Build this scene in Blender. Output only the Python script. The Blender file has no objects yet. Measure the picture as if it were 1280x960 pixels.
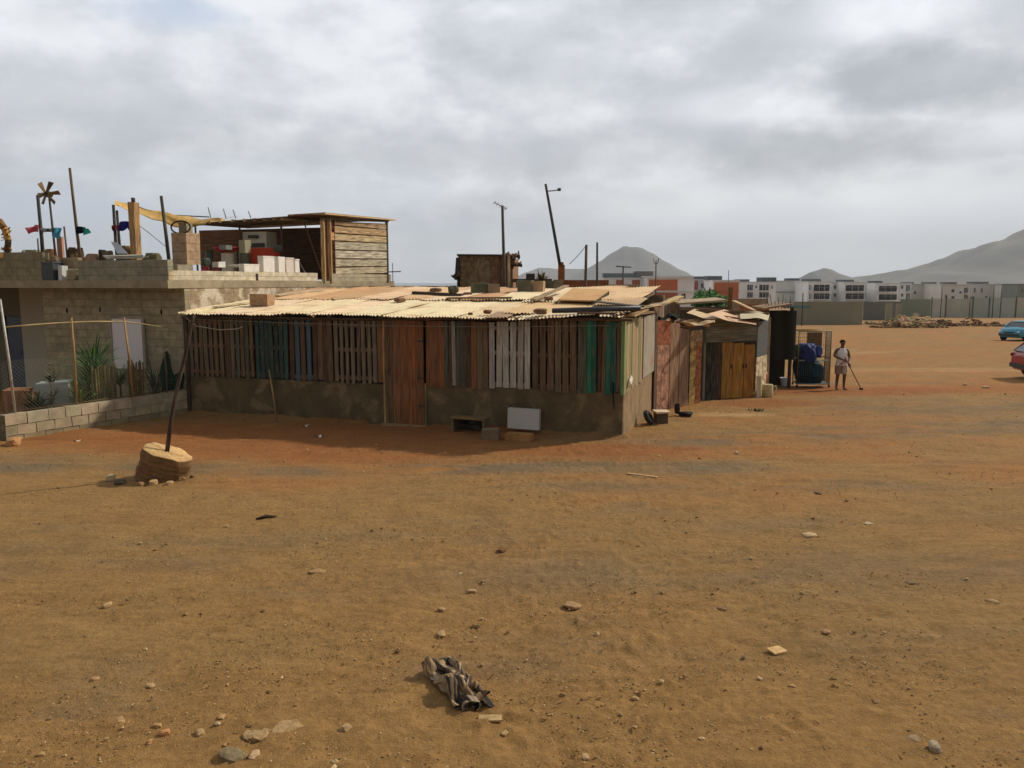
import bpy, bmesh, math, random
import numpy as np
from mathutils import Vector as V, Matrix, Euler, noise as mnoise
from math import radians, sin, cos, tan, atan, atan2, pi, sqrt

random.seed(7)
rng = np.random.default_rng(11)
sc = bpy.context.scene
col = sc.collection

# ------------------------------------------------------------------ camera
H = 3.3                       # eye height
FPX = 1000.0                  # focal length in photo pixels (1280 wide)
TH = radians(7.24)            # pitch down
cd = bpy.data.cameras.new('camera')
cam = bpy.data.objects.new('camera', cd); col.objects.link(cam)
cam.location = (0, 0, H); cam.rotation_euler = (pi / 2 - TH, 0, 0)
cd.sensor_width = 36; cd.lens = 36 * FPX / 1280
cd.clip_start = 0.1; cd.clip_end = 60000
sc.camera = cam
sc.view_settings.view_transform = 'Standard'; sc.view_settings.look = 'None'
sc.view_settings.gamma = 1; sc.view_settings.use_curve_mapping = False
sc.view_settings.exposure = 0.18
sc.cycles.max_bounces = 6; sc.cycles.diffuse_bounces = 3; sc.cycles.glossy_bounces = 2
sc.cycles.transmission_bounces = 4; sc.cycles.volume_bounces = 0
sc.cycles.use_denoising = True

# ------------------------------------------------------------------ sun
SUN = V((0.894, 0.447, 0.0)).normalized() * cos(radians(37)) + V((0, 0, sin(radians(37))))
sd = bpy.data.lights.new('sun', 'SUN'); sd.energy = 3.2; sd.angle = radians(2.2); sd.color = (1.0, 0.91, 0.78)
sun = bpy.data.objects.new('sun', sd); col.objects.link(sun)
sun.rotation_euler = (-SUN).to_track_quat('-Z', 'Y').to_euler(); sun.location = (30, 15, 40)

# ------------------------------------------------------------------ a crumpled sheet of fabric, draped by the cloth solver
def drape_fabric(nx=64, ny=56, frames=16):
    verts, faces = [], []
    for i in range(nx + 1):
        for j in range(ny + 1):
            u, v = i / nx, j / ny
            ph = v * 2 * pi * 2.6 + 1.4 * mnoise.noise((u * 2.2, v * 1.5, 4))
            verts.append(((u - .5) * .705 + .05 * mnoise.noise((v * 5, u * 4, 1)), (v - .5) * .288 + .045 * sin(ph + .8) + .05 * mnoise.noise((u * 3, v * 3, 9)),
                          .12 + .075 * cos(ph) + .05 * mnoise.noise((u * 6, v * 5, 2)) + .05 * sin(u * 9 + v * 3)))
    for i in range(nx):
        for j in range(ny): a = i * (ny + 1) + j; faces.append((a, a + ny + 1, a + ny + 2, a + 1))
    me = bpy.data.meshes.new('fabric'); me.from_pydata(verts, [], faces); o = bpy.data.objects.new('fabric', me); col.objects.link(o)
    fm = bpy.data.meshes.new('plane'); fm.from_pydata([(-3, -3, 0), (3, -3, 0), (3, 3, 0), (-3, 3, 0)], [], [(0, 1, 2, 3)]); fo = bpy.data.objects.new('plane', fm); col.objects.link(fo)
    result = np.array(verts)
    try:
        fo.modifiers.new('collision', 'COLLISION'); fo.collision.thickness_outer = .004; fo.collision.cloth_friction = 8
        cl = o.modifiers.new('cloth', 'CLOTH'); s = cl.settings
        s.quality = 12; s.mass = .25; s.tension_stiffness = 12; s.compression_stiffness = 12; s.shear_stiffness = 6; s.bending_stiffness = .25; s.air_damping = 3
        k = cl.collision_settings; k.use_self_collision = True; k.self_distance_min = .003; k.distance_min = .005; k.collision_quality = 4
        cl.point_cache.frame_start = 1; cl.point_cache.frame_end = 60
        for f in range(1, frames + 1): sc.frame_set(f)
        em = bpy.data.meshes.new_from_object(o.evaluated_get(bpy.context.evaluated_depsgraph_get()))
        r = np.array([list(p.co) for p in em.vertices]); bpy.data.meshes.remove(em)
        if r.shape == result.shape and np.isfinite(r).all() and np.abs(r).max() < .8: result = r
    except Exception as ex: print('drape not solved:', ex)
    bpy.data.objects.remove(o); bpy.data.objects.remove(fo); bpy.data.meshes.remove(me); bpy.data.meshes.remove(fm)
    sc.frame_set(1)
    return result.reshape(nx + 1, ny + 1, 3)
DRAPED = drape_fabric()

# ------------------------------------------------------------------ node helpers
class NT:
    def __init__(s, tree):
        s.t = tree; s.n = tree.nodes; s.l = tree.links
    def put(s, v, sock):
        if v is None: return
        if hasattr(v, 'is_output') or isinstance(v, bpy.types.NodeSocket): s.l.new(v, sock)
        else: sock.default_value = v
    def m(s, op, a, b=None, c=None, clamp=False):
        n = s.n.new('ShaderNodeMath'); n.operation = op; n.use_clamp = clamp
        s.put(a, n.inputs[0]); s.put(b, n.inputs[1]); s.put(c, n.inputs[2]); return n.outputs[0]
    def noise(s, vec, scale=5, detail=4, rough=.55, dist=0, color=False):
        n = s.n.new('ShaderNodeTexNoise'); s.put(vec, n.inputs['Vector'])
        n.inputs['Scale'].default_value = scale; n.inputs['Detail'].default_value = detail
        n.inputs['Roughness'].default_value = rough; n.inputs['Distortion'].default_value = dist
        return n.outputs['Color'] if color else n.outputs['Fac']
    def ramp(s, v, a, b, lo=0., hi=1., smooth=True):
        n = s.n.new('ShaderNodeMapRange'); n.interpolation_type = 'SMOOTHSTEP' if smooth else 'LINEAR'
        s.put(v, n.inputs[0]); n.inputs[1].default_value = a; n.inputs[2].default_value = b
        n.inputs[3].default_value = lo; n.inputs[4].default_value = hi; return n.outputs[0]
    def mix(s, f, a, b, mode='MIX'):
        n = s.n.new('ShaderNodeMix'); n.data_type = 'RGBA'; n.blend_type = mode
        s.put(f, n.inputs[0])
        for v, i in ((a, 6), (b, 7)):
            if isinstance(v, (tuple, list)) and len(v) == 3: v = (*v, 1)
            s.put(v, n.inputs[i])
        return n.outputs[2]
    def scale(s, vec, sc_):
        n = s.n.new('ShaderNodeMapping'); s.put(vec, n.inputs[0]); n.inputs['Scale'].default_value = sc_; return n.outputs[0]

def dir_of(px, py):
    """world direction (azimuth, elevation) of a point of the sky"""
    x, z = (px - 640) / FPX, (480 - py) / FPX
    d = V((x, cos(TH) + z * sin(TH), -sin(TH) + z * cos(TH))).normalized()
    return atan2(d.x, d.y), math.asin(d.z)

# ------------------------------------------------------------------ world: physical sky under a broken cloud deck
w = bpy.data.worlds.new('World'); sc.world = w; w.use_nodes = True
N = NT(w.node_tree); N.n.clear()
sky = N.n.new('ShaderNodeTexSky'); sky.sky_type = 'NISHITA'; sky.sun_disc = False
sky.sun_elevation = radians(37); sky.sun_rotation = atan2(SUN.x, SUN.y)
sky.altitude = 10; sky.dust_density = 3; sky.air_density = 1.2
tc = N.n.new('ShaderNodeTexCoord'); D = tc.outputs['Generated']
sep = N.n.new('ShaderNodeSeparateXYZ'); N.l.new(D, sep.inputs[0])
az = N.m('ARCTAN2', sep.outputs[0], sep.outputs[1]); el = N.m('ARCSINE', sep.outputs[2])
# cloud-deck coordinates: the direction pushed onto a flat layer overhead
zz = N.m('MAXIMUM', N.m('ADD', sep.outputs[2], 0.16), 0.05)
cmb = N.n.new('ShaderNodeCombineXYZ')
N.l.new(N.m('DIVIDE', sep.outputs[0], zz), cmb.inputs[0]); N.l.new(N.m('DIVIDE', sep.outputs[1], zz), cmb.inputs[1])
P2 = cmb.outputs[0]
n1 = N.noise(P2, 1.3, 7, .52, .25); n2 = N.noise(P2, 3.4, 6, .55, .2)
dirs = N.scale(D, (1, 1, 1.7))
n3 = N.noise(dirs, 6.0, 8, .58, .1); n4 = N.noise(dirs, 14, 5, .6)
nn = N.m('ADD', N.m('MULTIPLY', n1, .25), N.m('ADD', N.m('MULTIPLY', n3, .65), N.m('MULTIPLY', n2, .1)))
def blob(px, py, wx, wy, s, warp=1.5, soft=(1.25, .3)):
    a0, e0 = dir_of(px, py)
    da = N.m('DIVIDE', N.m('SUBTRACT', az, a0), wx / FPX); de = N.m('DIVIDE', N.m('SUBTRACT', el, e0), wy / FPX)
    d = N.m('SQRT', N.m('ADD', N.m('MULTIPLY', da, da), N.m('MULTIPLY', de, de)))
    d = N.m('ADD', d, N.m('MULTIPLY', N.m('SUBTRACT', N.m('ADD', N.m('MULTIPLY', n3, .7), N.m('MULTIPLY', n4, .3)), .5), warp * 1.6))
    return N.ramp(d, soft[0], soft[1], 0, s)
def union(lst):
    r = lst[0]
    for b in lst[1:]: r = N.m('MAXIMUM', r, b)
    return r
dark = union([blob(1190, 92, 190, 42, 1.0), blob(1030, 188, 140, 38, .95), blob(700, 85, 160, 60, .55), blob(1270, 40, 90, 60, .6),
              blob(80, 130, 260, 60, .55), blob(930, 50, 120, 50, .5), blob(420, 190, 300, 30, .35), blob(60, 20, 40, 30, .2),
              blob(760, 190, 130, 40, .4), blob(820, 20, 130, 40, .4)])
bright = union([blob(1120, 20, 120, 26, .9), blob(960, 130, 120, 22, .6), blob(1180, 160, 150, 26, .7), blob(60, 60, 200, 30, .5),
                blob(1020, 262, 280, 44, .85), blob(640, 30, 60, 26, .5), blob(200, 110, 240, 26, .3)])
blue = union([blob(215, 14, 90, 20, .7, 1.6), blob(40, 285, 330, 50, .75, .7), blob(330, 240, 260, 40, .35, .7), blob(1100, 290, 300, 34, .25), blob(600, 300, 300, 30, .35)])
base = N.mix(N.ramp(nn, .40, .60), (.45, .465, .49), (.70, .71, .72))
base = N.mix(N.m('MULTIPLY', bright, .8), base, (.80, .81, .82))
base = N.mix(dark, base, N.mix(N.ramp(n4, .35, .65), (.33, .35, .375), (.40, .415, .435)))
base = N.mix(blue, base, (.42, .49, .60))
base = N.mix(N.ramp(sep.outputs[2], .09, -.01, 0, .55), base, (.57, .64, .71))
cloud = N.mix(1.0, base, (12.3, 12.5, 12.9, 1), 'MULTIPLY')
# cloud light dimmed behind the camera and overhead, added to deepen the shade
dim_unseen = N.m('MULTIPLY', N.ramp(sep.outputs[1], .35, -.25, 1., .42), N.ramp(sep.outputs[2], .45, .9, 1., .7))
hv = N.n.new('ShaderNodeVectorMath'); hv.operation = 'SCALE'; N.l.new(cloud, hv.inputs[0]); N.l.new(dim_unseen, hv.inputs['Scale']); cloud = hv.outputs[0]
# the cloud deck covers nearly all of the physical sky
final = N.mix(0.96, sky.outputs[0], cloud)
bg = N.n.new('ShaderNodeBackground'); N.l.new(final, bg.inputs[0]); bg.inputs[1].default_value = 0.1
out = N.n.new('ShaderNodeOutputWorld'); N.l.new(bg.outputs[0], out.inputs[0])

# ------------------------------------------------------------------ geometry helpers
def c(r, g, b):
    f = lambda v: ((v / 255 + .055) / 1.055) ** 2.4 if v > 10 else v / 255 / 12.92
    return (f(r), f(g), f(b))

def gz(x, y):
    """height of the open ground: level by the shacks, then falling away gently"""
    if y < 17: return 0.0
    if y > 130: return -2.35 - .12 * min(1, (y - 130) / 60)
    t = y - 17
    return -0.0208 * t * (t / (t + 1.5))

def G(px, py):
    x, z = (px - 640) / FPX, (480 - py) / FPX
    dy, dz = cos(TH) + z * sin(TH), -sin(TH) + z * cos(TH)
    g = 0.
    for _ in range(12):
        t = (g - H) / dz; g = .5 * g + .5 * gz(0, dy * t)
    t = (g - H) / dz
    return V((x * t, dy * t, gz(0, dy * t)))

def zpx(py, y):
    k = (480 - py) / FPX
    return H + y * (k * cos(TH) - sin(TH)) / (cos(TH) + k * sin(TH))
def xpx(px, y, z):
    return (px - 640) / FPX * (y * cos(TH) + (H - z) * sin(TH))
def P(px, py, y):
    z = zpx(py, y); return V((xpx(px, y, z), y, z))

class MB:
    """collects faces with colours and uvs; build() links ONE mesh object"""
    def __init__(s): s.v = []; s.f = []; s.c = []; s.uv = []; s.sm = []
    def face(s, pts, colr, uvs=None, smooth=False):
        i = len(s.v); s.v += [tuple(p) for p in pts]; s.f.append(tuple(range(i, i + len(pts))))
        s.c.append(colr); s.uv.append(uvs or [(p[0] + p[1] * .6, p[2]) for p in pts]); s.sm.append(smooth)
    def hexa(s, p, colr, mode='grain'):
        """8 corners: bottom 0-3 counter-clockwise, top 4-7"""
        p = [V(q) for q in p]
        ou, ov = random.random() * 50, random.random() * 50
        for q in ((0, 3, 2, 1), (4, 5, 6, 7), (0, 1, 5, 4), (1, 2, 6, 5), (2, 3, 7, 6), (3, 0, 4, 7)):
            a, b, cc, d = [p[k] for k in q]
            e1, e2 = (b - a).length, (d - a).length
            if mode == 'grain':
                if e1 > e2: uv = [(ou, ov), (ou, ov + e1), (ou + e2, ov + e1), (ou + e2, ov)]
                else: uv = [(ou, ov), (ou + e1, ov), (ou + e1, ov + e2), (ou, ov + e2)]
            else:
                def wuv(t):
                    hh = t.x * .949 - t.y * .314 if abs((b - a).normalized().x) + abs((d - a).normalized().x) > 1.0 or abs((b - a).x) > abs((b - a).y) else t.y * .949 + t.x * .314
                    return (hh, t.z)
                uv = [wuv(t) for t in (a, b, cc, d)]
                if abs(a.z - cc.z) < .02: uv = [(t.x, t.y) for t in (a, b, cc, d)]
            s.face((a, b, cc, d), colr, uv)
    def box(s, o, ex, ey, ez, colr, mode='grain', jit=0.):
        o, ex, ey, ez = V(o), V(ex), V(ey), V(ez)
        p = [o, o + ex, o + ex + ey, o + ey]; p += [q + ez for q in p]
        if jit: p = [q + V([random.uniform(-jit, jit) for _ in range(3)]) for q in p]
        s.hexa(p, colr, mode)
    def cbox(s, ctr, size, colr, rot=0., mode='grain', jit=0., tilt=(0, 0)):
        R = Euler((tilt[0], tilt[1], rot)).to_matrix()
        ex, ey, ez = R @ V((size[0], 0, 0)), R @ V((0, size[1], 0)), R @ V((0, 0, size[2]))
        s.box(V(ctr) - ex / 2 - ey / 2, ex, ey, ez, colr, mode, jit)      # ctr = bottom centre
    def beam(s, a, b, wd, ht, colr, up=(0, 0, 1), jit=0.):
        a, b = V(a), V(b); d = (b - a); up = V(up)
        if abs(d.normalized().dot(up)) > .98: up = V((0, 1, 0))
        sx = d.cross(up).normalized(); uz = sx.cross(d).normalized()
        s.box(a - sx * wd / 2 - uz * ht / 2, sx * wd, d, uz * ht, colr, 'grain', jit)
    def tube(s, pts, rad, colr, n=8, cap=True, smooth=True):
        pts = [V(p) for p in pts]
        if not isinstance(rad, (list, tuple)): rad = [rad] * len(pts)
        rings = []; L = 0; Ls = []
        ref = None
        for i, p in enumerate(pts):
            t = (pts[min(i + 1, len(pts) - 1)] - pts[max(i - 1, 0)]).normalized()
            if ref is None: ref = V((0, 0, 1)) if abs(t.z) < .9 else V((1, 0, 0))
            sx = t.cross(ref).normalized(); sy = sx.cross(t).normalized(); ref = sy
            rings.append([p + (sx * cos(2 * pi * k / n) + sy * sin(2 * pi * k / n)) * rad[i] for k in range(n)])
            if i: L += (p - pts[i - 1]).length
            Ls.append(L)
        o = random.random() * 20
        for i in range(len(pts) - 1):
            cc = colr[i] if isinstance(colr, list) else colr
            for k in range(n):
                k2 = (k + 1) % n; r = rad[i]
                s.face((rings[i][k], rings[i][k2], rings[i + 1][k2], rings[i + 1][k]), cc,
                       [(o + k * r * .8, Ls[i]), (o + (k + 1) * r * .8, Ls[i]), (o + (k + 1) * r * .8, Ls[i + 1]), (o + k * r * .8, Ls[i + 1])], smooth)
        if cap:
            c0 = colr[0] if isinstance(colr, list) else colr; c1 = colr[-1] if isinstance(colr, list) else colr
            s.face(rings[0][::-1], c0); s.face(rings[-1], c1)
    def loft(s, rings, colr, cap=True, smooth=True):
        """rings: lists of points with equal counts"""
        n = len(rings[0])
        for i in range(len(rings) - 1):
            cc = colr[i] if isinstance(colr, list) else colr
            for k in range(n):
                k2 = (k + 1) % n
                s.face((rings[i][k], rings[i][k2], rings[i + 1][k2], rings[i + 1][k]), cc,
                       [(k * .1, i * .1), (k * .1 + .1, i * .1), (k * .1 + .1, i * .1 + .1), (k * .1, i * .1 + .1)], smooth)
        if cap:
            s.face(rings[0][::-1], colr[0] if isinstance(colr, list) else colr); s.face(rings[-1], colr[-1] if isinstance(colr, list) else colr)
    def grid(s, fn, nu, nv, colr, smooth=True, uvf=None):
        pts = [[V(fn(i / nu, j / nv)) for j in range(nv + 1)] for i in range(nu + 1)]
        for i in range(nu):
            for j in range(nv):
                cc = colr(i / nu, j / nv) if callable(colr) else colr
                uu = [(i / nu, j / nv), ((i + 1) / nu, j / nv), ((i + 1) / nu, (j + 1) / nv), (i / nu, (j + 1) / nv)]
                if uvf: uu = [uvf(*q) for q in uu]
                s.face((pts[i][j], pts[i + 1][j], pts[i + 1][j + 1], pts[i][j + 1]), cc, uu, smooth)
    def corr(s, o, eu, ev, colr, pitch=.076, amp=.012, nv=4, sag=0., up=(0, 0, 1), rag=0., jit=0.):
        """corrugated sheet: waves across eu, running along ev"""
        o, eu, ev, up = V(o), V(eu), V(ev), V(up)
        nu = max(8, int(eu.length / pitch * 8)); sd_ = random.random() * 99
        def f(a, b):
            e = rag * (mnoise.noise((a * eu.length * 4, sd_, 0))) * (1 if b < .01 or b > .99 else 0)
            return o + eu * a + ev * (b + e * (-1 if b < .5 else 1)) + up * (amp * sin(2 * pi * a * eu.length / pitch) + sag * sin(pi * b) * 1.0
                    + jit * mnoise.noise((a * eu.length * .8 + sd_, b * ev.length * .8, 3)))
        s.grid(f, nu, nv, colr, True, lambda a, b: (sd_ + a * eu.length, b * ev.length))
    def rock(s, ctr, size, colr, seed=0, sub=1, rough=.25, flat=1.):
        bm = bmesh.new(); bmesh.ops.create_icosphere(bm, subdivisions=sub, radius=.5)
        sv = V((seed * 3.1, seed * 1.7, seed * .9)); q = Euler((0, 0, seed * 2.4)).to_matrix()
        pos = []
        for vv in bm.verts:
            k = 1 + rough * 2 * mnoise.noise(vv.co * 2.1 + sv) + rough * mnoise.noise(vv.co * 5 + sv)
            p = vv.co * k
            p = V((max(-.42, min(.42, p.x)), max(-.4, min(.4, p.y)), max(-.38, min(.38, p.z))))
            p = q @ V((p.x * size[0], p.y * size[1], p.z * size[2])); pos.append(V(ctr) + p)
        for f in bm.faces: s.face([pos[vv.index] for vv in f.verts], colr)
        bm.free()
    def build(s, name, mat, parent=None, merge=True, sub=0):
        me = bpy.data.meshes.new(name)
        off = V(parent.location) if parent is not None else V((0, 0, 0))
        if parent is not None and parent.parent is not None and parent.type == 'MESH': off = V((0, 0, 0))
        o = bpy.data.objects.new(name, me); col.objects.link(o)
        # a top-level mesh gets its origin at its own base
        if parent is None and s.v:
            a = np.array(s.v); off = V((*((a[:, :2].max(0) + a[:, :2].min(0)) / 2), a[:, 2].min())); o.location = off
        else:
            r = parent; off = V((0, 0, 0))
            while r is not None: off += V(r.location); r = r.parent
            o.parent = parent
        vv = np.array(s.v) - np.array(off) if s.v else []
        me.from_pydata([tuple(p) for p in vv], [], s.f)
        ca = me.attributes.new('Col', 'FLOAT_COLOR', 'CORNER')
        flat = []; uvf = []
        for f, cc, uv in zip(s.f, s.c, s.uv):
            for k in range(len(f)): flat += [*cc, 1.]; uvf += uv[k]
        ca.data.foreach_set('color', flat)
        ul = me.uv_layers.new(name='UVMap'); ul.data.foreach_set('uv', uvf)
        me.polygons.foreach_set('use_smooth', s.sm)
        if any(s.sm) and merge:
            bm = bmesh.new(); bm.from_mesh(me); bmesh.ops.remove_doubles(bm, verts=bm.verts, dist=1e-4)
            bm.to_mesh(me); bm.free()
        me.materials.append(mat); me.update()
        return o

def tag(o, label=None, cat=None, group=None, kind='thing'):
    if label: o['label'] = label
    if cat: o['category'] = cat
    if group: o['group'] = group
    o['kind'] = kind
    return o
def empty(name, loc, label, cat, group=None):
    o = bpy.data.objects.new(name, None); col.objects.link(o); o.location = V(loc); o.empty_display_size = .2
    return tag(o, label, cat, group)
def plabel(o, label): o['label'] = label; return o
def copy_tree(o, parent=None):
    k = o.copy(); col.objects.link(k); k.parent = parent
    for ch in list(o.children): copy_tree(ch, k)
    return k

# ------------------------------------------------------------------ materials
def surf(name, rough=.85, coord='UV', sc_=(1, 1, 1), nscale=6, var=.5, stain=None, sscale=2., sthr=(.55, .7), samt=.8, bump=.3, bdist=.004,
         metallic=0., spec=.3, detail=5, fine=None, fine_scale=90, tint=None, two=False):
    m = bpy.data.materials.new(name); m.use_nodes = True
    N = NT(m.node_tree); bs = N.n['Principled BSDF']
    at = N.n.new('ShaderNodeAttribute'); at.attribute_name = 'Col'
    tcn = N.n.new('ShaderNodeTexCoord'); base = tcn.outputs[coord]
    vec = N.scale(base, sc_)
    nz = N.noise(vec, nscale, detail, .6)
    k = N.ramp(nz, .3, .7, 1 - var, 1 + var * .6, False)
    cc = N.n.new('ShaderNodeVectorMath'); cc.operation = 'SCALE'; N.l.new(at.outputs['Color'], cc.inputs[0]); N.l.new(k, cc.inputs['Scale'])
    colr = cc.outputs[0]
    if stain:
        sn = N.noise(tcn.outputs['Object'] if coord != 'UV' else N.scale(base, (sc_[0] * .3, sc_[1] * .5, 1)), sscale, 6, .65, .4)
        colr = N.mix(N.ramp(sn, sthr[0], sthr[1], 0, samt), colr, stain)
    N.l.new(colr, bs.inputs['Base Color'])
    bs.inputs['Roughness'].default_value = rough; bs.inputs['Metallic'].default_value = metallic
    bs.inputs['Specular IOR Level'].default_value = spec
    if bump:
        b = N.n.new('ShaderNodeBump'); b.inputs['Strength'].default_value = bump; b.inputs['Distance'].default_value = bdist * 5
        hh = nz
        if fine: hh = N.m('ADD', nz, N.m('MULTIPLY', N.noise(base, fine_scale, 3, .6), fine))
        N.l.new(hh, b.inputs['Height']); N.l.new(b.outputs[0], bs.inputs['Normal'])
    return m

M = {}
M['wood'] = surf('weathered_wood', .85, 'UV', (26, 1.6, 1), 1.0, .72, stain=c(108, 94, 76), sscale=3., sthr=(.46, .66), samt=.65, bump=.5)
M['pwood'] = surf('painted_wood', .75, 'UV', (22, 1.3, 1), 1.0, .45, stain=c(120, 96, 70), sscale=5., sthr=(.5, .64), samt=.5, bump=.4)
M['concrete'] = surf('rough_concrete', .93, 'Object', (1, 1, 1), 3.5, .3, stain=c(150, 134, 112), sscale=1.1, sthr=(.5, .75), samt=.5, bump=.55, fine=.5, fine_scale=45)
M['pane'] = surf('window_pane', .45, 'Object', (1, 1, 1), 3, .2, bump=0, spec=.15)
M['patchy'] = surf('patchy_masonry', .95, 'Object', (1, 1, 1), 4.5, .34, stain=c(222, 208, 184), sscale=2.2, sthr=(.47, .60), samt=.85, bump=.9, bdist=.012, fine=.6, fine_scale=30)
M['mud'] = surf('smeared_render', .93, 'Object', (1, 1, .8), 3.0, .34, stain=c(146, 124, 92), sscale=1.5, sthr=(.52, .62), samt=.6, bump=.9, bdist=.01, fine=.6, fine_scale=40)
M['rust'] = surf('rusty_sheet', .8, 'UV', (5, 3, 1), 2.4, .6, stain=c(104, 60, 36), sscale=3.2, sthr=(.45, .62), samt=.7, bump=.25)
M['tin'] = surf('old_roof_sheet', .7, 'UV', (1.2, 1, 1), 2.0, .16, stain=c(176, 118, 66), sscale=3.4, sthr=(.50, .72), samt=.6, bump=.12, spec=.3)
M['metal'] = surf('dull_metal', .55, 'Object', (1, 1, 1), 9, .3, stain=c(100, 70, 48), sscale=5, sthr=(.58, .72), samt=.6, bump=.1, metallic=.3, spec=.4)
M['cloth'] = surf('fabric', .95, 'Object', (1, 1, 1), 30, .18, bump=.3, spec=.1, fine=.4, fine_scale=220)
M['plastic'] = surf('plastic', .5, 'Object', (1, 1, 1), 6, .16, bump=.05, spec=.4)
M['leaf'] = surf('leaf', .65, 'Object', (1, 1, 1), 14, .45, bump=0, spec=.25)
M['bark'] = surf('bark', .95, 'Object', (1, 1, .4), 18, .5, bump=.5)
M['stone'] = surf('stone', .95, 'Object', (1, 1, 1), 22, .32, stain=c(150, 100, 58), sscale=9, sthr=(.5, .7), samt=.6, bump=.6, fine=.4)
M['plaster'] = surf('plaster', .9, 'Object', (1, 1, .5), .5, .12, bump=.1)
M['rubber'] = surf('rubber', .9, 'Object', (1, 1, 1), 12, .3, stain=c(120, 90, 62), sscale=6, samt=.5, bump=.2)
M['skin'] = surf('skin', .6, 'Object', (1, 1, 1), 12, .1, bump=.05)
M['paint'] = surf('car_paint', .28, 'Object', (1, 1, 1), 3, .1, stain=c(140, 105, 70), sscale=2, sthr=(.6, .85), samt=.35, bump=0, spec=.6)
M['glass'] = surf('dark_glass', .12, 'Object', (1, 1, 1), 3, .1, bump=0, spec=.8)
M['tarp'] = surf('tarp', .7, 'Object', (1, 1, 1), 4, .25, bump=.2, spec=.25)

def blockmat(name, bw=.42, bh=.205, mort=.014, mc=(.30, .26, .20), var=.3, dark=.75):
    m = bpy.data.materials.new(name); m.use_nodes = True
    N = NT(m.node_tree); bs = N.n['Principled BSDF']
    at = N.n.new('ShaderNodeAttribute'); at.attribute_name = 'Col'
    tcn = N.n.new('ShaderNodeTexCoord')
    wob = N.n.new('ShaderNodeVectorMath'); wob.operation = 'MULTIPLY_ADD'
    nzc = N.noise(tcn.outputs['UV'], 5, 3, .6, 0, True)
    N.l.new(nzc, wob.inputs[0]); wob.inputs[1].default_value = (.03, .03, 0); N.l.new(tcn.outputs['UV'], wob.inputs[2])
    br = N.n.new('ShaderNodeTexBrick'); N.l.new(wob.outputs[0], br.inputs['Vector'])
    br.inputs['Scale'].default_value = 1; br.inputs['Brick Width'].default_value = bw; br.inputs['Row Height'].default_value = bh
    br.inputs['Mortar Size'].default_value = mort; br.inputs['Mortar Smooth'].default_value = .3; br.inputs['Bias'].default_value = 0
    br.inputs['Color1'].default_value = (.88, .88, .87, 1); br.inputs['Color2'].default_value = (1.08, 1.06, 1.03, 1); br.inputs['Mortar'].default_value = (.80, .78, .74, 1)
    nz = N.noise(tcn.outputs['Object'], 5, 6, .65)
    fn = N.noise(tcn.outputs['Object'], 60, 3, .6)
    cc = N.mix(1., at.outputs['Color'], br.outputs['Color'], 'MULTIPLY')
    k = N.n.new('ShaderNodeVectorMath'); k.operation = 'SCALE'; N.l.new(cc, k.inputs[0])
    N.l.new(N.m('MULTIPLY', N.ramp(nz, .3, .7, 1 - var, 1 + var, False), N.ramp(fn, .3, .7, .88, 1.1, False)), k.inputs['Scale'])
    st = N.noise(tcn.outputs['Object'], 1.2, 6, .65, .5)
    fin = N.mix(N.ramp(st, .52, .75, 0, .55), k.outputs[0], mc)
    N.l.new(fin, bs.inputs['Base Color']); bs.inputs['Roughness'].default_value = .95; bs.inputs['Specular IOR Level'].default_value = .15
    b = N.n.new('ShaderNodeBump'); b.inputs['Strength'].default_value = .7; b.inputs['Distance'].default_value = .015
    N.l.new(N.m('ADD', N.m('SUBTRACT', 1, br.outputs['Fac']), N.m('ADD', N.m('MULTIPLY', nz, .5), N.m('MULTIPLY', fn, .4))), b.inputs['Height'])
    N.l.new(b.outputs[0], bs.inputs['Normal'])
    return m
M['block'] = blockmat('block_masonry')

# ------------------------------------------------------------------ ground
def vnoise(x, y, seed):
    xi = np.floor(x).astype(np.int64); yi = np.floor(y).astype(np.int64); xf = x - xi; yf = y - yi
    def h(a, b):
        n = (a * 374761393 + b * 668265263 + seed * 1442695041) & 0xffffffff
        n = ((n ^ (n >> 13)) * 1274126177) & 0xffffffff
        return ((n ^ (n >> 16)) & 0xffff) / 65535.
    u = xf * xf * (3 - 2 * xf); v_ = yf * yf * (3 - 2 * yf)
    return (h(xi, yi) * (1 - u) + h(xi + 1, yi) * u) * (1 - v_) + (h(xi, yi + 1) * (1 - u) + h(xi + 1, yi + 1) * u) * v_
def fbm(x, y, seed, o=5, g=.5):
    s = 0; a = 1; t = 0
    for k in range(o):
        s = s + a * vnoise(x * 2 ** k + k * 17.3, y * 2 ** k + k * 9.1, seed + k); t += a; a *= g
    return s / t
def sst(a, b, x):
    t = np.clip((x - a) / (b - a), 0, 1); return t * t * (3 - 2 * t)
rows = [-300., -80., -25., -8., -2., 1.0, 2.5]
y = 3.2
while y < 26: rows.append(y); y *= 1.0062
while y < 150: rows.append(y); y *= 1.02
while y < 5900: rows.append(y); y *= 1.12
rows = np.array(rows); nt = 520
t = np.linspace(-1, 1, nt)
hw = np.where(rows > 2, 30 + 1.5 * rows, 300.)
X = hw[:, None] * (0.16 * t + .84 * t ** 3)[None, :] + .8; Y = np.repeat(rows[:, None], nt, 1)
tt = Y - 17
Z = np.where(Y < 17, 0, np.where(Y > 130, -2.35 - .12 * np.minimum(1, (Y - 130) / 60), -0.0208 * tt * (tt / (tt + 1.5))))
near = (1 - sst(40, 90, Y)) * (Y > 2)
f1 = fbm(X * .5, Y * .9, 3, 4); f2 = fbm(X * 2.2, Y * 3.5, 5, 5, .55); f3 = fbm(X * 9, Y * 9, 8, 3, .6)
Z = Z + near * ((f1 - .5) * .05 + (f2 - .5) * .035 + (np.maximum(f3, .55) - .55) * .09 + (fbm(X * 5, Y * 7, 77, 3, .6) - .5) * .02)
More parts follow.
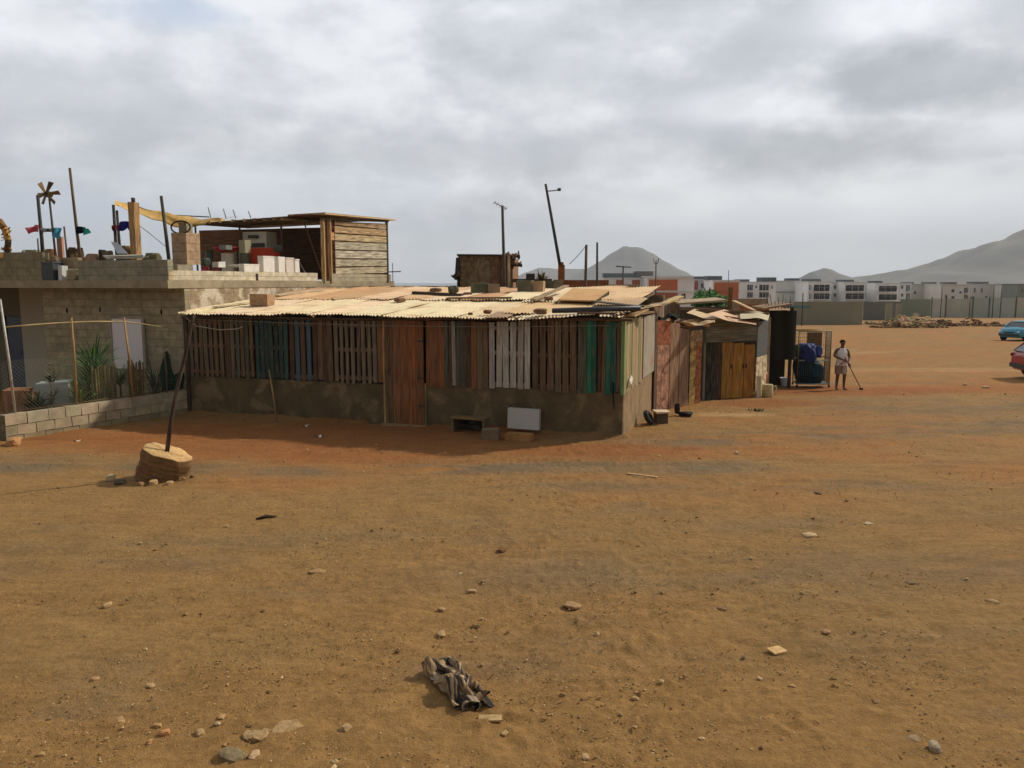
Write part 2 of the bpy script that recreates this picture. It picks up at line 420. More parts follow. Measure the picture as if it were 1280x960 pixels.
# wheel ruts running across the lot, and scuffed hollows of feet
def rut(yc, seed, dep, wd=.13):
    yy = Y - (yc + (fbm(X * .18, X * 0 + 1, seed, 3) - .5) * 1.6)
    tread = .7 + .3 * np.sin(X * 40 + seed)
    return -dep * np.exp(-(yy / wd) ** 2) * tread * sst(.35, .55, fbm(X * .4, Y * .4, seed + 9, 3)) + dep * .5 * np.exp(-((np.abs(yy) - wd * 1.7) / (wd * .6)) ** 2)
Z = Z + near * (rut(14.3, 41, .022) + rut(12.75, 41, .02) + rut(9.2, 47, .016) + rut(7.75, 47, .016) + rut(18.4 , 52, .02) + rut(16.9, 52, .02))
for k in range(260):
    fy = 4.6 * (17 / 4.6) ** rng.random(); fx = (rng.random() * 2 - 1) * (.72 * fy + .5); an = rng.random() * 3.14; rx_, ry_ = .15 + .05 * rng.random(), .06 + .03 * rng.random()
    i0, i1 = np.searchsorted(rows, fy - .35), np.searchsorted(rows, fy + .35)
    if i1 <= i0: continue
    sx_ = X[i0:i1] - fx; sy_ = Y[i0:i1] - fy; u_ = (sx_ * cos(an) + sy_ * sin(an)) / rx_; v_ = (-sx_ * sin(an) + sy_ * cos(an)) / ry_; d_ = u_ ** 2 + v_ ** 2
    Z[i0:i1] += -.013 * np.exp(-d_) + .006 * np.exp(-(np.sqrt(d_) - 1.5) ** 2 / .12)
# earth banked up against the foot of the shack wall
da_ = (X - 2.35) * -.949 + (Y - 16.8) * .314; db_ = (X - 2.35) * .314 + (Y - 16.8) * .949
Z = Z + (db_ < .1) * (da_ > -.15) * (da_ < 11.3) * (.05 + .09 * fbm(X * 3, Y * 3, 66, 3)) * np.exp(-np.maximum(0, -db_) / .13) * ~((da_ > 5.0) & (da_ < 6.1))
# soil tones: orange earth, tan dust, grey gravel tracks
orange = np.array(c(154, 109, 63)); tan_ = np.array(c(147, 113, 69)); grey = np.array(c(118, 101, 77)); red = np.array(c(144, 88, 48)); pale = np.array(c(184, 148, 102))
m1 = sst(.38, .64, fbm(X * .28, Y * .5, 21, 5, .6))
C = orange[None, None] * (1 - m1[..., None]) + tan_[None, None] * m1[..., None]
dnear = sst(14.5, 8.5, Y + (fbm(X * .6, Y * .6, 31, 3) - .5) * 3)[..., None] * .75
C = C * (1 - dnear) + np.array(c(142, 111, 67)) * dnear
def band(yc, wd, seed, xa, xb, amt, brk=.45):
    yy = Y - yc
    g = np.exp(-(yy / wd) ** 2) * sst(xa - 2, xa + 2, X) * sst(xb + 2, xb - 2, X)
    return g * sst(brk - .2, brk + .15, fbm(X * .55, Y * 1.6, seed, 5, .6)) * amt
wv = (fbm(X * .25, X * 0 + 3, 41, 3) - .5) * 1.2
gm = np.maximum.reduce([band(14.1 + wv, .55, 42, -16, 5, 1.), band(12.6 + wv, .35, 43, -3, 9, .6), band(16.4 + .22 * (X - 3) + wv * .5, .9, 44, 2.5, 16, 1.),
                        band(21.5 + wv, 1.8, 45, 8, 30, .75), band(8.8 + wv * .6, .7, 46, -1, 9, .55), band(7. + wv * .5, .4, 47, 0, 8, .4), band(10.3 + .1 * X, .4, 48, -7, 8, .4),
                        .4 * sst(.56, .76, fbm(X * .5, Y * 1.2, 61, 5, .6))])[..., None]
C = C * (1 - gm) + grey * gm
# trodden red earth by the huts and where the person hoes
def patch(cx, cy, rx, ry, seed, amt):
    d = np.sqrt(((X - cx) / rx) ** 2 + ((Y - cy) / ry) ** 2) + (fbm(X * .9, Y * .9, seed, 4) - .5) * .9
    return sst(1.15, .5, d)[..., None] * amt
for a in ((-4.5, 16.8, 6.5, 2.2, 71, .75), (1.8, 15.6, 3.5, .8, 72, .7), (10.5, 25.5, 4.0, 1.6, 73, .8), (7.5, 22.3, 2.2, 1.0, 74, .6), (16, 26, 5, 1.2, 75, .5), (-1.5, 14.9, 5, .5, 76, .4)):
    pm = patch(*a); C = C * (1 - pm) + red * pm
for a in ((5.6, 20.1, 1.3, .45, 81, .8), (13, 45, 9, 3, 82, .4), (20, 33, 10, 1.2, 83, .3)):
    pm = patch(*a); C = C * (1 - pm) + pale * pm
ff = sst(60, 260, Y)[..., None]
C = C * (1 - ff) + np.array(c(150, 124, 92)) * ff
C = C * (0.9 + .2 * fbm(X * 3, Y * 6, 91, 4, .6))[..., None]
nr = len(rows)
me = bpy.data.meshes.new('ground')
vv = np.stack([X, Y, Z], -1).reshape(-1, 3).astype(np.float32)
me.vertices.add(len(vv)); me.vertices.foreach_set('co', vv.ravel())
idx = np.arange(nr * nt).reshape(nr, nt)
q = np.stack([idx[:-1, :-1], idx[:-1, 1:], idx[1:, 1:], idx[1:, :-1]], -1).reshape(-1, 4)
me.loops.add(q.size); me.loops.foreach_set('vertex_index', q.ravel().astype(np.int32))
me.polygons.add(len(q)); me.polygons.foreach_set('loop_start', (np.arange(len(q)) * 4).astype(np.int32))
me.polygons.foreach_set('use_smooth', np.ones(len(q), bool)); me.update(calc_edges=True)
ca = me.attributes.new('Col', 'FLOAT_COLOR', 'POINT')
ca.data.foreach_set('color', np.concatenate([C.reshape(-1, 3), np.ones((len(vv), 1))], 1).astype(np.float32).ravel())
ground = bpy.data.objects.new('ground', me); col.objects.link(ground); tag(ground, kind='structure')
ZG = Z; 
m = bpy.data.materials.new('dirt'); m.use_nodes = True
N = NT(m.node_tree); bs = N.n['Principled BSDF']
at = N.n.new('ShaderNodeAttribute'); at.attribute_name = 'Col'
tcn = N.n.new('ShaderNodeTexCoord'); Ob = tcn.outputs['Object']
a1 = N.noise(Ob, 1.7, 8, .62); a2 = N.noise(Ob, 14, 6, .68); a3 = N.noise(Ob, 75, 4, .7)
streak = N.noise(N.scale(Ob, (1.2, 7, 1)), 1.5, 6, .65, .3)
k = N.m('MULTIPLY', N.m('MULTIPLY', N.ramp(a2, .3, .7, .80, 1.2, False), N.ramp(a3, .3, .7, .84, 1.16, False)), N.m('MULTIPLY', N.ramp(streak, .3, .7, .88, 1.12, False), N.ramp(a1, .3, .7, .9, 1.1, False)))
s_ = N.n.new('ShaderNodeVectorMath'); s_.operation = 'SCALE'; N.l.new(at.outputs['Color'], s_.inputs[0]); N.l.new(k, s_.inputs['Scale'])
vo = N.n.new('ShaderNodeTexVoronoi'); vo.inputs['Scale'].default_value = 26; N.l.new(Ob, vo.inputs['Vector'])
vo.inputs['Randomness'].default_value = 1
peb = N.m('MULTIPLY', N.ramp(vo.outputs['Distance'], .34, .2), N.ramp(N.noise(Ob, 2.6, 4, .6), .48, .62))
vsel = N.n.new('ShaderNodeSeparateColor'); N.l.new(vo.outputs['Color'], vsel.inputs[0])
peb = N.m('MULTIPLY', peb, N.ramp(vsel.outputs[0], .55, .6))
cc = N.mix(N.m('MULTIPLY', peb, .8), s_.outputs[0], N.mix(vsel.outputs[1], c(176, 148, 108), c(104, 84, 60)))
N.l.new(cc, bs.inputs['Base Color']); bs.inputs['Roughness'].default_value = .97; bs.inputs['Specular IOR Level'].default_value = .12
b = N.n.new('ShaderNodeBump'); b.inputs['Strength'].default_value = .8; b.inputs['Distance'].default_value = .045
N.l.new(N.m('ADD', N.m('ADD', N.m('MULTIPLY', a2, .8), N.m('MULTIPLY', a3, .35)), N.m('MULTIPLY', peb, .35)), b.inputs['Height'])
N.l.new(b.outputs[0], bs.inputs['Normal'])
me.materials.append(m)

# ------------------------------------------------------------------ sea beyond the plain on the left
mw = bpy.data.materials.new('sea_water'); mw.use_nodes = True
N = NT(mw.node_tree); bs = N.n['Principled BSDF']; bs.inputs['Base Color'].default_value = (.03, .07, .10, 1); bs.inputs['Roughness'].default_value = .25
tcn = N.n.new('ShaderNodeTexCoord'); b = N.n.new('ShaderNodeBump'); b.inputs['Strength'].default_value = .6; b.inputs['Distance'].default_value = 1
N.l.new(N.noise(tcn.outputs['Object'], .2, 5, .6), b.inputs['Height']); N.l.new(b.outputs[0], bs.inputs['Normal'])
mb = MB(); mb.face([(-8900, 700, -2.2), (-60, 1050, -2.2), (-130, 6200, -2.2), (-8900, 6200, -2.2)], (0, 0, 0))
o = mb.build('sea', mw); tag(o, kind='structure')

# ------------------------------------------------------------------ hills (bare volcanic slopes)
mh = surf('hill_slope', .95, 'Object', (1, 1, 1), .012, .35, stain=c(128, 112, 90), sscale=.006, samt=.6, bump=.0)
def hill(name, x0, x1, y0, y1, nx, ny, fn, seed):
    mb = MB(); k0 = c(88, 84, 76)
    def f(a, b):
        x, yy = x0 + (x1 - x0) * a, y0 + (y1 - y0) * b
        h = fn(x, yy)
        if h > 0: h *= 1 + .12 * mnoise.fractal((x * .006 + seed, yy * .006, 0), 1, 2, 5) - .10 * abs(mnoise.noise((x * .022 + seed, yy * .008, 2)))
        return (x, yy, h - 3.)
    mb.grid(f, nx, ny, k0)
    o = mb.build(name, mh, merge=True); tag(o, kind='structure'); return o
def interp(pts, x):
    if x <= pts[0][0]: return pts[0][1]
    for (a, fa), (b_, fb) in zip(pts, pts[1:]):
        if x <= b_: t = (x - a) / (b_ - a); t = t * t * (3 - 2 * t) * .4 + t * .6; return fa + (fb - fa) * t
    return pts[-1][1]
# cone with a small crater rim, and the low ridge at its foot
Dc = 3000; cx = (790 - 640) / 1000 * Dc * .99
prof = [(0, 132), (28, 135), (70, 116), (125, 82), (185, 48), (240, 20), (300, 3), (360, -4)]
hill('hill', cx - 380, cx + 380, Dc - 380, Dc + 380, 60, 60, lambda x, y: interp(prof, sqrt((x - cx) ** 2 + (y - Dc) ** 2)), 3)
def ridge(pts, D_, wd):
    P_ = [((px - 640) / 1000 * D_ * .99, (353 - py) / 1000 * D_ + 6) for px, py in pts]
    def f(x, y):
        h = interp(P_, x); t = abs(y - D_) / wd
        return h * max(0, 1 - t) ** .8 * (1 + .12 * mnoise.noise((x * .004, y * .01, 1))) - .5
    return f, P_[0][0], P_[-1][0]
f, a, b_ = ridge([(610, 358), (640, 349), (655, 341), (675, 334), (700, 337), (730, 335), (770, 338), (830, 344), (900, 351), (960, 359)], 3500, 500)
hill('hill', a, b_, 3000, 4000, 60, 24, f, 5)
f, a, b_ = ridge([(995, 358), (1003, 349), (1015, 340), (1030, 336), (1040, 338), (1055, 345), (1068, 351), (1080, 358)], 2200, 200)
hill('hill', a, b_, 2000, 2400, 40, 24, f, 7)
f, a, b_ = ridge([(1070, 359), (1090, 352), (1110, 345), (1127, 338), (1148, 336), (1165, 336), (1180, 331), (1210, 316), (1240, 302), (1248, 301), (1280, 287), (1340, 262), (1420, 240), (1520, 232), (1700, 262), (1900, 359)], 2000, 560)
hill('mountain', a, b_, 1440, 2560, 110, 60, f, 9)

# ------------------------------------------------------------------ haze: one even body of air
mhz = bpy.data.materials.new('haze_air'); mhz.use_nodes = True
N = NT(mhz.node_tree); N.n.clear()
pv = N.n.new('ShaderNodeVolumePrincipled'); pv.inputs['Color'].default_value = (.90, .95, 1, 1); pv.inputs['Density'].default_value = .00021; pv.inputs['Anisotropy'].default_value = .1
ou = N.n.new('ShaderNodeOutputMaterial'); N.l.new(pv.outputs[0], ou.inputs['Volume'])
mb = MB(); mb.box((-18000, -400, -5), (36000, 0, 0), (0, 6700, 0), (0, 0, 340), (1, 1, 1))
hz = mb.build('haze', mhz); tag(hz, kind='stuff')

# =================================================================== frames of the shanty row
A0 = V((2.35, 16.8, 0)); U = V((-.949, .314, 0)).normalized(); W = V((.314, .949, 0)).normalized(); Zu = V((0, 0, 1))
def S(a, b, z=0): return A0 + U * a + W * b + Zu * z
def apx(px, b=0., z=1.5):
    """distance along the front wall at which a photo column meets it"""
    k = (px - 640) / FPX
    # X = k*(Y*cosTH + (H-z)*sinTH)
    o = S(0, b)
    return (o.x - k * (o.y * cos(TH) + (H - z) * sin(TH))) / (-U.x + k * U.y * cos(TH))
def bpx(px, a=0., z=1.5):
    k = (px - 640) / FPX; o = S(a, 0)
    return (k * (o.y * cos(TH) + (H - z) * sin(TH)) - o.x) / (W.x - k * W.y * cos(TH))
def sbox(mb, a0, a1, b0, b1, z0, z1, colr, mode='grain', jit=0.):
    mb.box(S(a1, b0, z0), -U * (a1 - a0), W * (b1 - b0), (0, 0, z1 - z0), colr, mode, jit)
def vary(cc, v=.18):
    k = 1 + random.uniform(-v, v); return tuple(min(1, x * k * (1 + random.uniform(-.04, .04))) for x in cc)

# ------------------------------------------------------------------ main pallet shack
sh = empty('pallet_shack', S(5.6, 3), 'long low shack of upright pallet boards under a pale corrugated roof', 'shack')
LEN = 11.25; DEP = 6.2
MUDC = c(108, 92, 64)
zb = lambda a: .99 - .03 * (a / LEN)            # top of the low wall
aD0, aD1 = apx(532), apx(481)
mb = MB(); sbox(mb, 0, aD0, 0, .16, -.2, zb(2), MUDC, 'wall', .01)
mb.build('base_wall', M['mud'], sh)
mb = MB(); sbox(mb, aD1 + .02, LEN, 0, .16, -.2, zb(8) - .03, vary(MUDC, .05), 'wall', .01)
mb.build('base_wall', M['mud'], sh)
mb = MB(); sbox(mb, 0, .16, .163, 4.12, -.2, .98, c(150, 124, 90), 'wall', .008)
mb.build('side_base_wall', M['mud'], sh)
mb = MB(); sbox(mb, 0, LEN, DEP - .15, DEP, -.3, 2.95, c(150, 132, 105), 'wall'); mb.build('rear_wall', M['block'], sh)
mb = MB(); sbox(mb, 0, .12, 4.15, DEP - .16, -.3, 2.75, c(120, 90, 62), 'grain'); mb.build('side_wall', M['wood'], sh)
eave = lambda a: 2.47 + .10 * math.exp(-(a / 1.2) ** 2) + .025 * sin(a * 1.3)
BR = c(114, 90, 62); BR2 = c(92, 66, 46); GB = c(124, 108, 84); OR = c(134, 92, 54); TE = c(44, 88, 70); DT = c(48, 62, 52); BL = c(72, 96, 108); WH = c(176, 168, 152); PK = c(146, 120, 106); GG = c(94, 96, 76)
def boards(px0, px1, n, cols, gap=.25, z1=None, rails=(), lab=None, mat='wood', depth=0., name='board_panel', zb0=None, railcol=None):
    """upright boards nailed on rails between two photo columns"""
    a1, a0 = apx(px0), apx(px1); mb = MB(); wdt = (a1 - a0) / n
    for i in range(n):
        cc = tuple(x * .9 for x in vary(cols[i % len(cols)], .2)); aL = a1 - wdt * i; g = gap * wdt * random.uniform(.8, 1.2)
        b = -.028 - depth + random.uniform(-.006, .006)
        zt = (z1 or eave(aL)) + random.uniform(-.03, .0); z0 = (zb0 if zb0 is not None else zb(aL) - .02) + random.uniform(-.05, .03)
        sk = random.uniform(-.02, .02)
        p = [S(aL - g / 2, b, z0), S(aL - wdt + g / 2, b, z0), S(aL - wdt + g / 2, b + .022, z0), S(aL - g / 2, b + .022, z0)]
        q = [x - U * sk + Zu * (zt - z0) for x in p]
        mb.hexa(p + q, cc)
    for r in rails:
        cr = railcol or BR
        for i in range(1): sbox(mb, a0 + .02, a1 - .02, -.012, .05, r - .045, r + .045, cr, 'grain', .002)
    o = mb.build(name, M[mat], sh)
    if lab: o['label'] = lab
    return o
mid = 1.72
boards(237, 281, 7, [GB, GB, BR], .34, rails=(1.06, mid, 2.3), name='pallet_panel', railcol=c(150, 84, 40), lab='brown slatted pallet with an orange middle rail')
boards(282, 289, 1, [BR2], .02)
boards(289, 319, 5, [GB, GG, BR, GG, BR], .3, rails=(1.06, mid, 2.3), name='pallet_panel')
boards(320, 361, 7, [c(44, 72, 66), c(56, 80, 72), c(44, 68, 62), c(60, 78, 64), DT], .18, rails=(1.05, mid, 2.3), name='pallet_panel', mat='pwood', lab='dark green slatted pallet')
boards(362, 398, 5, [BR2, BL, BR, BL, BR2], .3, rails=(1.03, 2.3), name='pallet_panel', mat='pwood', lab='slatted pallet with two faded blue slats')
boards(398, 417, 3, [BR, BR2], .03)
boards(418, 473, 8, [GB, c(132, 114, 88), GB, c(126, 112, 92)], .36, rails=(1.06, mid, 2.3), name='pallet_panel', lab='grey brown slatted pallet left of the door')
boards(473, 481, 1, [OR], .05)
boards(533, 556, 3, [c(150, 98, 54), c(134, 88, 52), c(152, 100, 56)], .02, lab='orange brown board panel right of the door')
boards(556, 566, 2, [GG, BR2], .04)
boards(566, 575, 2, [c(160, 152, 138), GG], .04, mat='pwood', lab='grey board with a white paint smear')
boards(575, 611, 5, [c(74, 72, 56), BR2, OR, GB, BR], .06, mat='pwood')
boards(611, 664, 6, [c(196, 190, 176), c(178, 170, 152), c(186, 178, 162), c(200, 192, 176), c(170, 154, 140)], .22, rails=(1.05, 1.75, 2.3), name='pallet_panel', mat='pwood', railcol=PK, lab='whitewashed slatted pallet with a pinkish rail')
boards(665, 722, 6, [BR, c(108, 84, 60), BR, GB, BR], .2, rails=(1.05, 1.72, 2.3), name='pallet_panel', railcol=BR2)
boards(722, 734, 2, [GG, GG], .06)
boards(734, 746, 2, [c(40, 116, 88), c(46, 104, 82)], .06, mat='pwood', lab='bright green board')
boards(747, 757, 2, [BR2, BR], .1)
boards(757, 771, 2, [c(38, 106, 84), c(44, 92, 84)], .1, mat='pwood', lab='blue green board near the corner')
boards(771, 780, 2, [BR, GG], .05)
# near-black sheet behind the boards, stands in for the shade of the interior
mb = MB(); sbox(mb, .2, LEN - .1, .30, .32, .9, 2.35, c(34, 26, 20)); mb.build('shade_backing', M['cloth'], sh)
# corner strip, right-hand side boards and the grey corrugated sheet
mb = MB(); sbox(mb, -.03, .045, -.05, .03, .93, 2.5, c(120, 148, 92)); plabel(mb.build('corner_post', M['pwood'], sh), 'pale green corner post')
def side_boards(b0, b1, n, cols, z0, z1):
    mb = MB(); wd = (b1 - b0) / n
    for i in range(n):
        bb = b0 + wd * i
        mb.box(S(-.012 - random.uniform(0, .012), bb + .008, z0 + random.uniform(-.03, .02)), U * .022, W * (wd - .014), (0, 0, z1 - z0), vary(cols[i % len(cols)], .1))
    return mb.build('side_board_panel', M['pwood'], sh)
bC = bpx(802)
side_boards(.05, bC, 8, [c(150, 140, 92), c(168, 146, 104), c(132, 128, 88), c(160, 134, 98)], .96, 2.52)
mb = MB(); mb.corr(S(-.04, bC, 1.02), W * (4.1 - bC), V((0, 0, 1.47)), c(186, 176, 156), .12, .016, up=-U); plabel(mb.build('side_sheet', M['tin'], sh), 'weathered grey corrugated sheet')
# door
door = MB(); aL, n = aD1, 5
for i in range(n):
    wd = (aD1 - aD0 - .06) / n; a1 = aD1 - .03 - wd * i
    cc = vary([c(112, 84, 54), OR, c(138, 86, 46), c(150, 92, 48), c(132, 84, 46)][i], .06)
    p = [S(a1 - .003, -.055, .03), S(a1 - wd + .003, -.055, .03 + (.0)), S(a1 - wd + .003, -.03, .03), S(a1 - .003, -.03, .03)]
    door.hexa(p + [x + Zu * 2.40 for x in p], cc)
door = plabel(door.build('door', M['wood'], sh), 'plain orange brown plank door')
mb = MB(); mb.tube([S(aD1 - .14, -.06, 1.32), S(aD1 - .14, -.10, 1.30), S(aD1 - .14, -.10, 1.20), S(aD1 - .14, -.06, 1.18)], .01, c(60, 50, 44)); mb.build('handle', M['metal'], door)
mb = MB()
for zz_ in (.45, 1.1, 1.95): mb.box(S(aD0 + .02, -.062, zz_), U * .16, W * .01, (0, 0, .04), c(70, 56, 46))
mb.build('hinge', M['metal'], door)
mb = MB(); sbox(mb, aD1 - .03, aD1 + .02, -.06, .0, -.05, 2.46, c(178, 142, 92)); plabel(mb.build('door_post', M['wood'], sh), 'pale yellowish door post')
mb = MB(); sbox(mb, aD0 - .03, aD0 + .02, -.05, .0, -.05, 1.0, c(120, 108, 84)); mb.build('door_post', M['wood'], sh)
mb = MB(); sbox(mb, aD0 - .05, aD1 + .05, -.16, .05, -.1, .035, c(150, 122, 88), 'wall', .008); mb.build('threshold', M['concrete'], sh)
# posts and the dark recess at the left end
mb = MB(); sbox(mb, LEN - .13, LEN - .02, -.05, .03, -.1, 2.45, c(70, 58, 44)); mb.build('end_post', M['wood'], sh)
# eave beam and cross rafters
mb = MB(); mb.tube([S(-.2, -.1, 2.53), S(1.5, -.08, 2.52), S(3.6, -.1, 2.50), S(6, -.07, 2.45), S(9, -.08, 2.44), S(LEN, -.06, 2.42)], .035, c(96, 72, 48)); mb.build('eave_beam', M['wood'], sh)
for a in (.3, 1.2, 2.3, 3.3, 4.4, 5.6, 6.9, 8.2, 9.5, 10.8):
    mb = MB(); mb.tube([S(a, -.22 - random.random() * .06, 2.505), S(a + .05, 3, 2.76), S(a, DEP, 2.98)], .03, vary(c(104, 78, 52))); mb.build('rafter', M['wood'], sh)
# thin wire strung under the eave
mb = MB(); mb.tube([S(LEN - .5, -.12, 2.38), S(8, -.14, 2.335), S(5.6, -.13, 2.31), S(3, -.13, 2.33), S(.3, -.12, 2.4)], .006, c(150, 150, 130), 4); mb.build('wire', M['plastic'], sh)
mb = MB(); mb.tube([S(LEN - .2, -.14, 2.42), S(10.7, -.2, 2.22), S(10.0, -.2, 2.14), S(9.5, -.2, 2.17), S(9.35, -.18, 2.22)], .010, c(190, 182, 150), 5); plabel(mb.build('cable', M['plastic'], sh), 'slack pale cable')

# corrugated roof sheets, laid loose one by one
def rz(a, b): return 2.56 + .083 * b + .018 * sin(a * 1.1) + (.05 * math.exp(-((a) / 1.) ** 2))
def nails(mb, p, q, e, n_=12, rows_=(.06, .5, .93)):
    for r_ in rows_:
        for i in range(n_):
            o_ = V(p) + (V(q) - V(p)) * ((i + .5) / n_) + (V(e) - V(p)) * (r_ + random.uniform(-.01, .01)) + V((0, 0, .018))
            mb.cbox(o_, (.022, .022, .006), c(110, 70, 46))
a = 2.75; i = 0
while a < LEN - .1:
    wd = min(.98, LEN + .02 - a)
    b0 = -.30 + random.uniform(-.04, .06); b1 = 3.05 + random.uniform(-.1, .15)
    up = .008 * (i % 2) + .004
    p = S(a + wd, b0, rz(a + wd, b0) + up); q = S(a - .05, b0, rz(a, b0) + up); e = S(a + wd, b1, rz(a + wd, b1) + up + .012)
    mb = MB(); mb.corr(p, q - p, e - p, vary(c(226, 206, 166) if a > 3.6 else c(206, 184, 148), .06), .078, .016, nv=6, jit=.03, rag=.04); nails(mb, p, q, e); mb.build('roof_sheet', M['tin'], sh)
    a += .93; i += 1
a = 0.2; i = 0
while a < LEN - .1:
    wd = min(1.0, LEN + .02 - a)
    b0 = 2.85 + random.uniform(-.25, .12); b1 = DEP + .2 + random.uniform(-.2, .2); up = .045 + .010 * (i % 2)
    p = S(a + wd, b0, rz(a + wd, b0) + up); q = S(a - .05, b0, rz(a, b0) + up); e = S(a + wd, b1, rz(a + wd, b1) + up)
    mb = MB(); mb.corr(p, q - p, e - p, vary(random.choice([c(214, 184, 146), c(204, 168, 126), c(220, 198, 158), c(186, 146, 104)]), .08), .078, .016, nv=6, jit=.05, rag=.06); nails(mb, p, q, e)
    mb.build('roof_sheet', M['tin'], sh)
    a += .95; i += 1
# ragged bits over the right-hand end
for (a0_, a1_, b0, b1, dz, cc) in ((.9, 2.8, .25, 2.7, .03, c(200, 168, 120)), (-.12, 1.0, .0, 2.8, .06, c(170, 140, 100)), (1.3, 2.5, -.33, .5, .0, c(216, 196, 160)), (.55, 1.35, -.3, .45, .03, c(196, 178, 150)), (0.0, .5, -.28, .35, .02, c(206, 184, 150)), (2.45, 3.0, -.32, .6, .02, c(150, 124, 96))):
    p = S(a1_, b0, rz(a1_, b0) + dz - .01); q = S(a0_, b0, rz(a0_, b0) + dz + random.uniform(-.02, .02)); e = S(a1_, b1, rz(a1_, b1) + dz)
    mb = MB(); mb.corr(p, q - p, e - p, cc, .078, .013, nv=8, jit=.06, rag=.12); mb.build('roof_sheet', M['tin'], sh)

# ---- loose things lying on that roof
def loose_plank(px0, py0, b0, px1, py1, b1, wd, ht, cc, label, mat='wood', name='plank', group=None, zoff=0):
    a0_, a1_ = apx(px0, b0, 2.7), apx(px1, b1, 2.7)
    p, q = S(a0_, b0, rz(a0_, b0) + zoff), S(a1_, b1, rz(a1_, b1) + zoff)
    if py0 is not None: p.z = max(p.z, zpx(py0, p.y)); q.z = max(q.z, zpx(py1, q.y))
    mb = MB(); mb.beam(p, q, wd, ht, cc, jit=.006)
    return tag(mb.build(name, M[mat]), label, 'plank' if name == 'plank' else name.replace('_', ' '), group)
o = MB(); o.tube([S(apx(692, .1, 2.75), .0, rz(1.5, 0) + .11), S(1.0, .05, rz(1, 0) + .12), S(apx(800, .1, 2.8), .2, rz(0, 0) + .15)], [.055, .06, .055], c(60, 60, 62), 10)
tag(o.build('pipe', M['plastic']), 'long dark grey pipe lying along the front edge of the shack roof', 'pipe')
loose_plank(745, None, 1.6, 800, None, .6, .24, .03, c(74, 66, 58), 'dark weathered plank on the shack roof beside the pipe', zoff=.13)
loose_plank(666, 375, 2.2, 708, 357, 4.6, .14, .04, c(176, 150, 112), 'pale plank slanting up the shack roof left of the raised sheet', zoff=.1)
loose_plank(560, None, 2.9, 640, None, 3.1, .10, .04, c(148, 118, 84), 'brown batten lying across the middle of the shack roof', zoff=.1)
loose_plank(517, None, 4.2, 578, None, 3.8, .16, .07, c(66, 58, 50), 'dark thick timber lying flat toward the back of the shack roof', zoff=.09)
loose_plank(268, 387, .7, 314, 381, 1.9, .2, .03, c(226, 206, 166), 'cream board lying beside the stone on the left end of the shack roof', zoff=.06)
loose_plank(345, 377, 3.3, 402, 372, 5.2, .26, .03, c(224, 206, 170), 'cream board on the shack roof under the house side wall', zoff=.1)
loose_plank(722, None, -.2, 770, None, -.28, .09, .04, c(110, 84, 58), 'short brown batten at the broken front edge of the shack roof', zoff=.08)
# tilted tan sheet on its frame
rs = empty('raised_sheet', S(1.0, 2.6, 2.75), 'tan board propped up on edge over the right end of the shack roof', 'roof sheet')
p0, p1 = S(apx(700, 2.4, 2.9), 2.2), S(apx(745, 2.2, 2.8), 2.0); p2, p3 = S(apx(762, 3.9, 3.1), 3.9), S(apx(716, 4.1, 3.1), 4.1)
for p, py in ((p0, 376), (p1, 377), (p2, 363.5), (p3, 361.5)): p.z = zpx(py, p.y)
mb = MB(); mb.hexa([p0, p1, p2, p3] + [p + Zu * .03 for p in (p0, p1, p2, p3)], c(206, 160, 102)); mb.build('board', M['tin'], rs)
for p in (p1, p2, p0, p3):
    mb = MB(); mb.beam(V((p.x, p.y, rz(1, 3) - .06)) + U * .04, p + U * .04 - Zu * .01, .05, .05, c(104, 84, 60)); mb.build('prop', M['wood'], rs)
mb = MB(); mb.hexa([V((p1.x, p1.y + .08, 2.72)), V((p2.x - .03, p2.y, 2.86)), V((p2.x - .05, p2.y, 2.86)), V((p1.x - .02, p1.y + .08, 2.72)), p1 + V((0, .08, -.02)), p2 + V((-.03, 0, -.02)), p2 + V((-.05, 0, -.02)), p1 + V((-.02, .08, -.02))], c(58, 60, 46)); mb.build('end_board', M['wood'], rs)
def roof_stone(px, py, b, size, cc, label, mat='stone', kind='rock', seed=1, name='stone', group=None):
    a_ = apx(px, b, 2.8); z = rz(a_, b) + .04
    mb = MB()
    if kind == 'rock': mb.rock(S(a_, b, z + size[2] * .38), size, cc, seed, 2)
    else: mb.cbox(S(a_, b, z), size, cc, rot=kind, mode='wall', jit=.012)
    return tag(mb.build(name, M[mat]), label, 'stone' if name == 'stone' else name.replace('_', ' '), group)
roof_stone(328, 381, 1.4, (.52, .36, .30), c(186, 150, 112), 'big pinkish block weighing down the left end of the shack roof', kind=-.25, name='stone_block', mat='stone')
roof_stone(500, 371, 2.2, (.36, .3, .15), c(134, 100, 72), 'brown stone in the middle of the shack roof edge of the smooth sheets', seed=3)
roof_stone(609, 386, 0.1, (.22, .2, .12), c(120, 84, 54), 'small brown stone near the front eave of the shack roof', seed=5)
roof_stone(676, 388, -.05, (.4, .34, .17), c(128, 100, 74), 'flat grey brown rubble piece at the eave left of the pipe', seed=6)
roof_stone(567, 365, 4.6, (.34, .4, .3), c(92, 92, 76), 'dark rounded rubble lump behind the middle of the shack roof', seed=8)
roof_stone(601, 362, 4.9, (.5, .3, .28), c(104, 104, 80), 'dark grey concrete block on the shack roof below the rusty hut', kind=.35, name='concrete_block', mat='concrete')
roof_stone(617, 361, 5.0, (.34, .3, .26), c(164, 140, 112), 'pale concrete block beside the dark one on the shack roof', kind=.1, name='concrete_block', mat='concrete')
roof_stone(657, 360, 5.2, (.42, .25, .34), c(112, 108, 88), 'upright grey concrete block at the back of the shack roof', kind=-.3, name='concrete_block', mat='concrete')
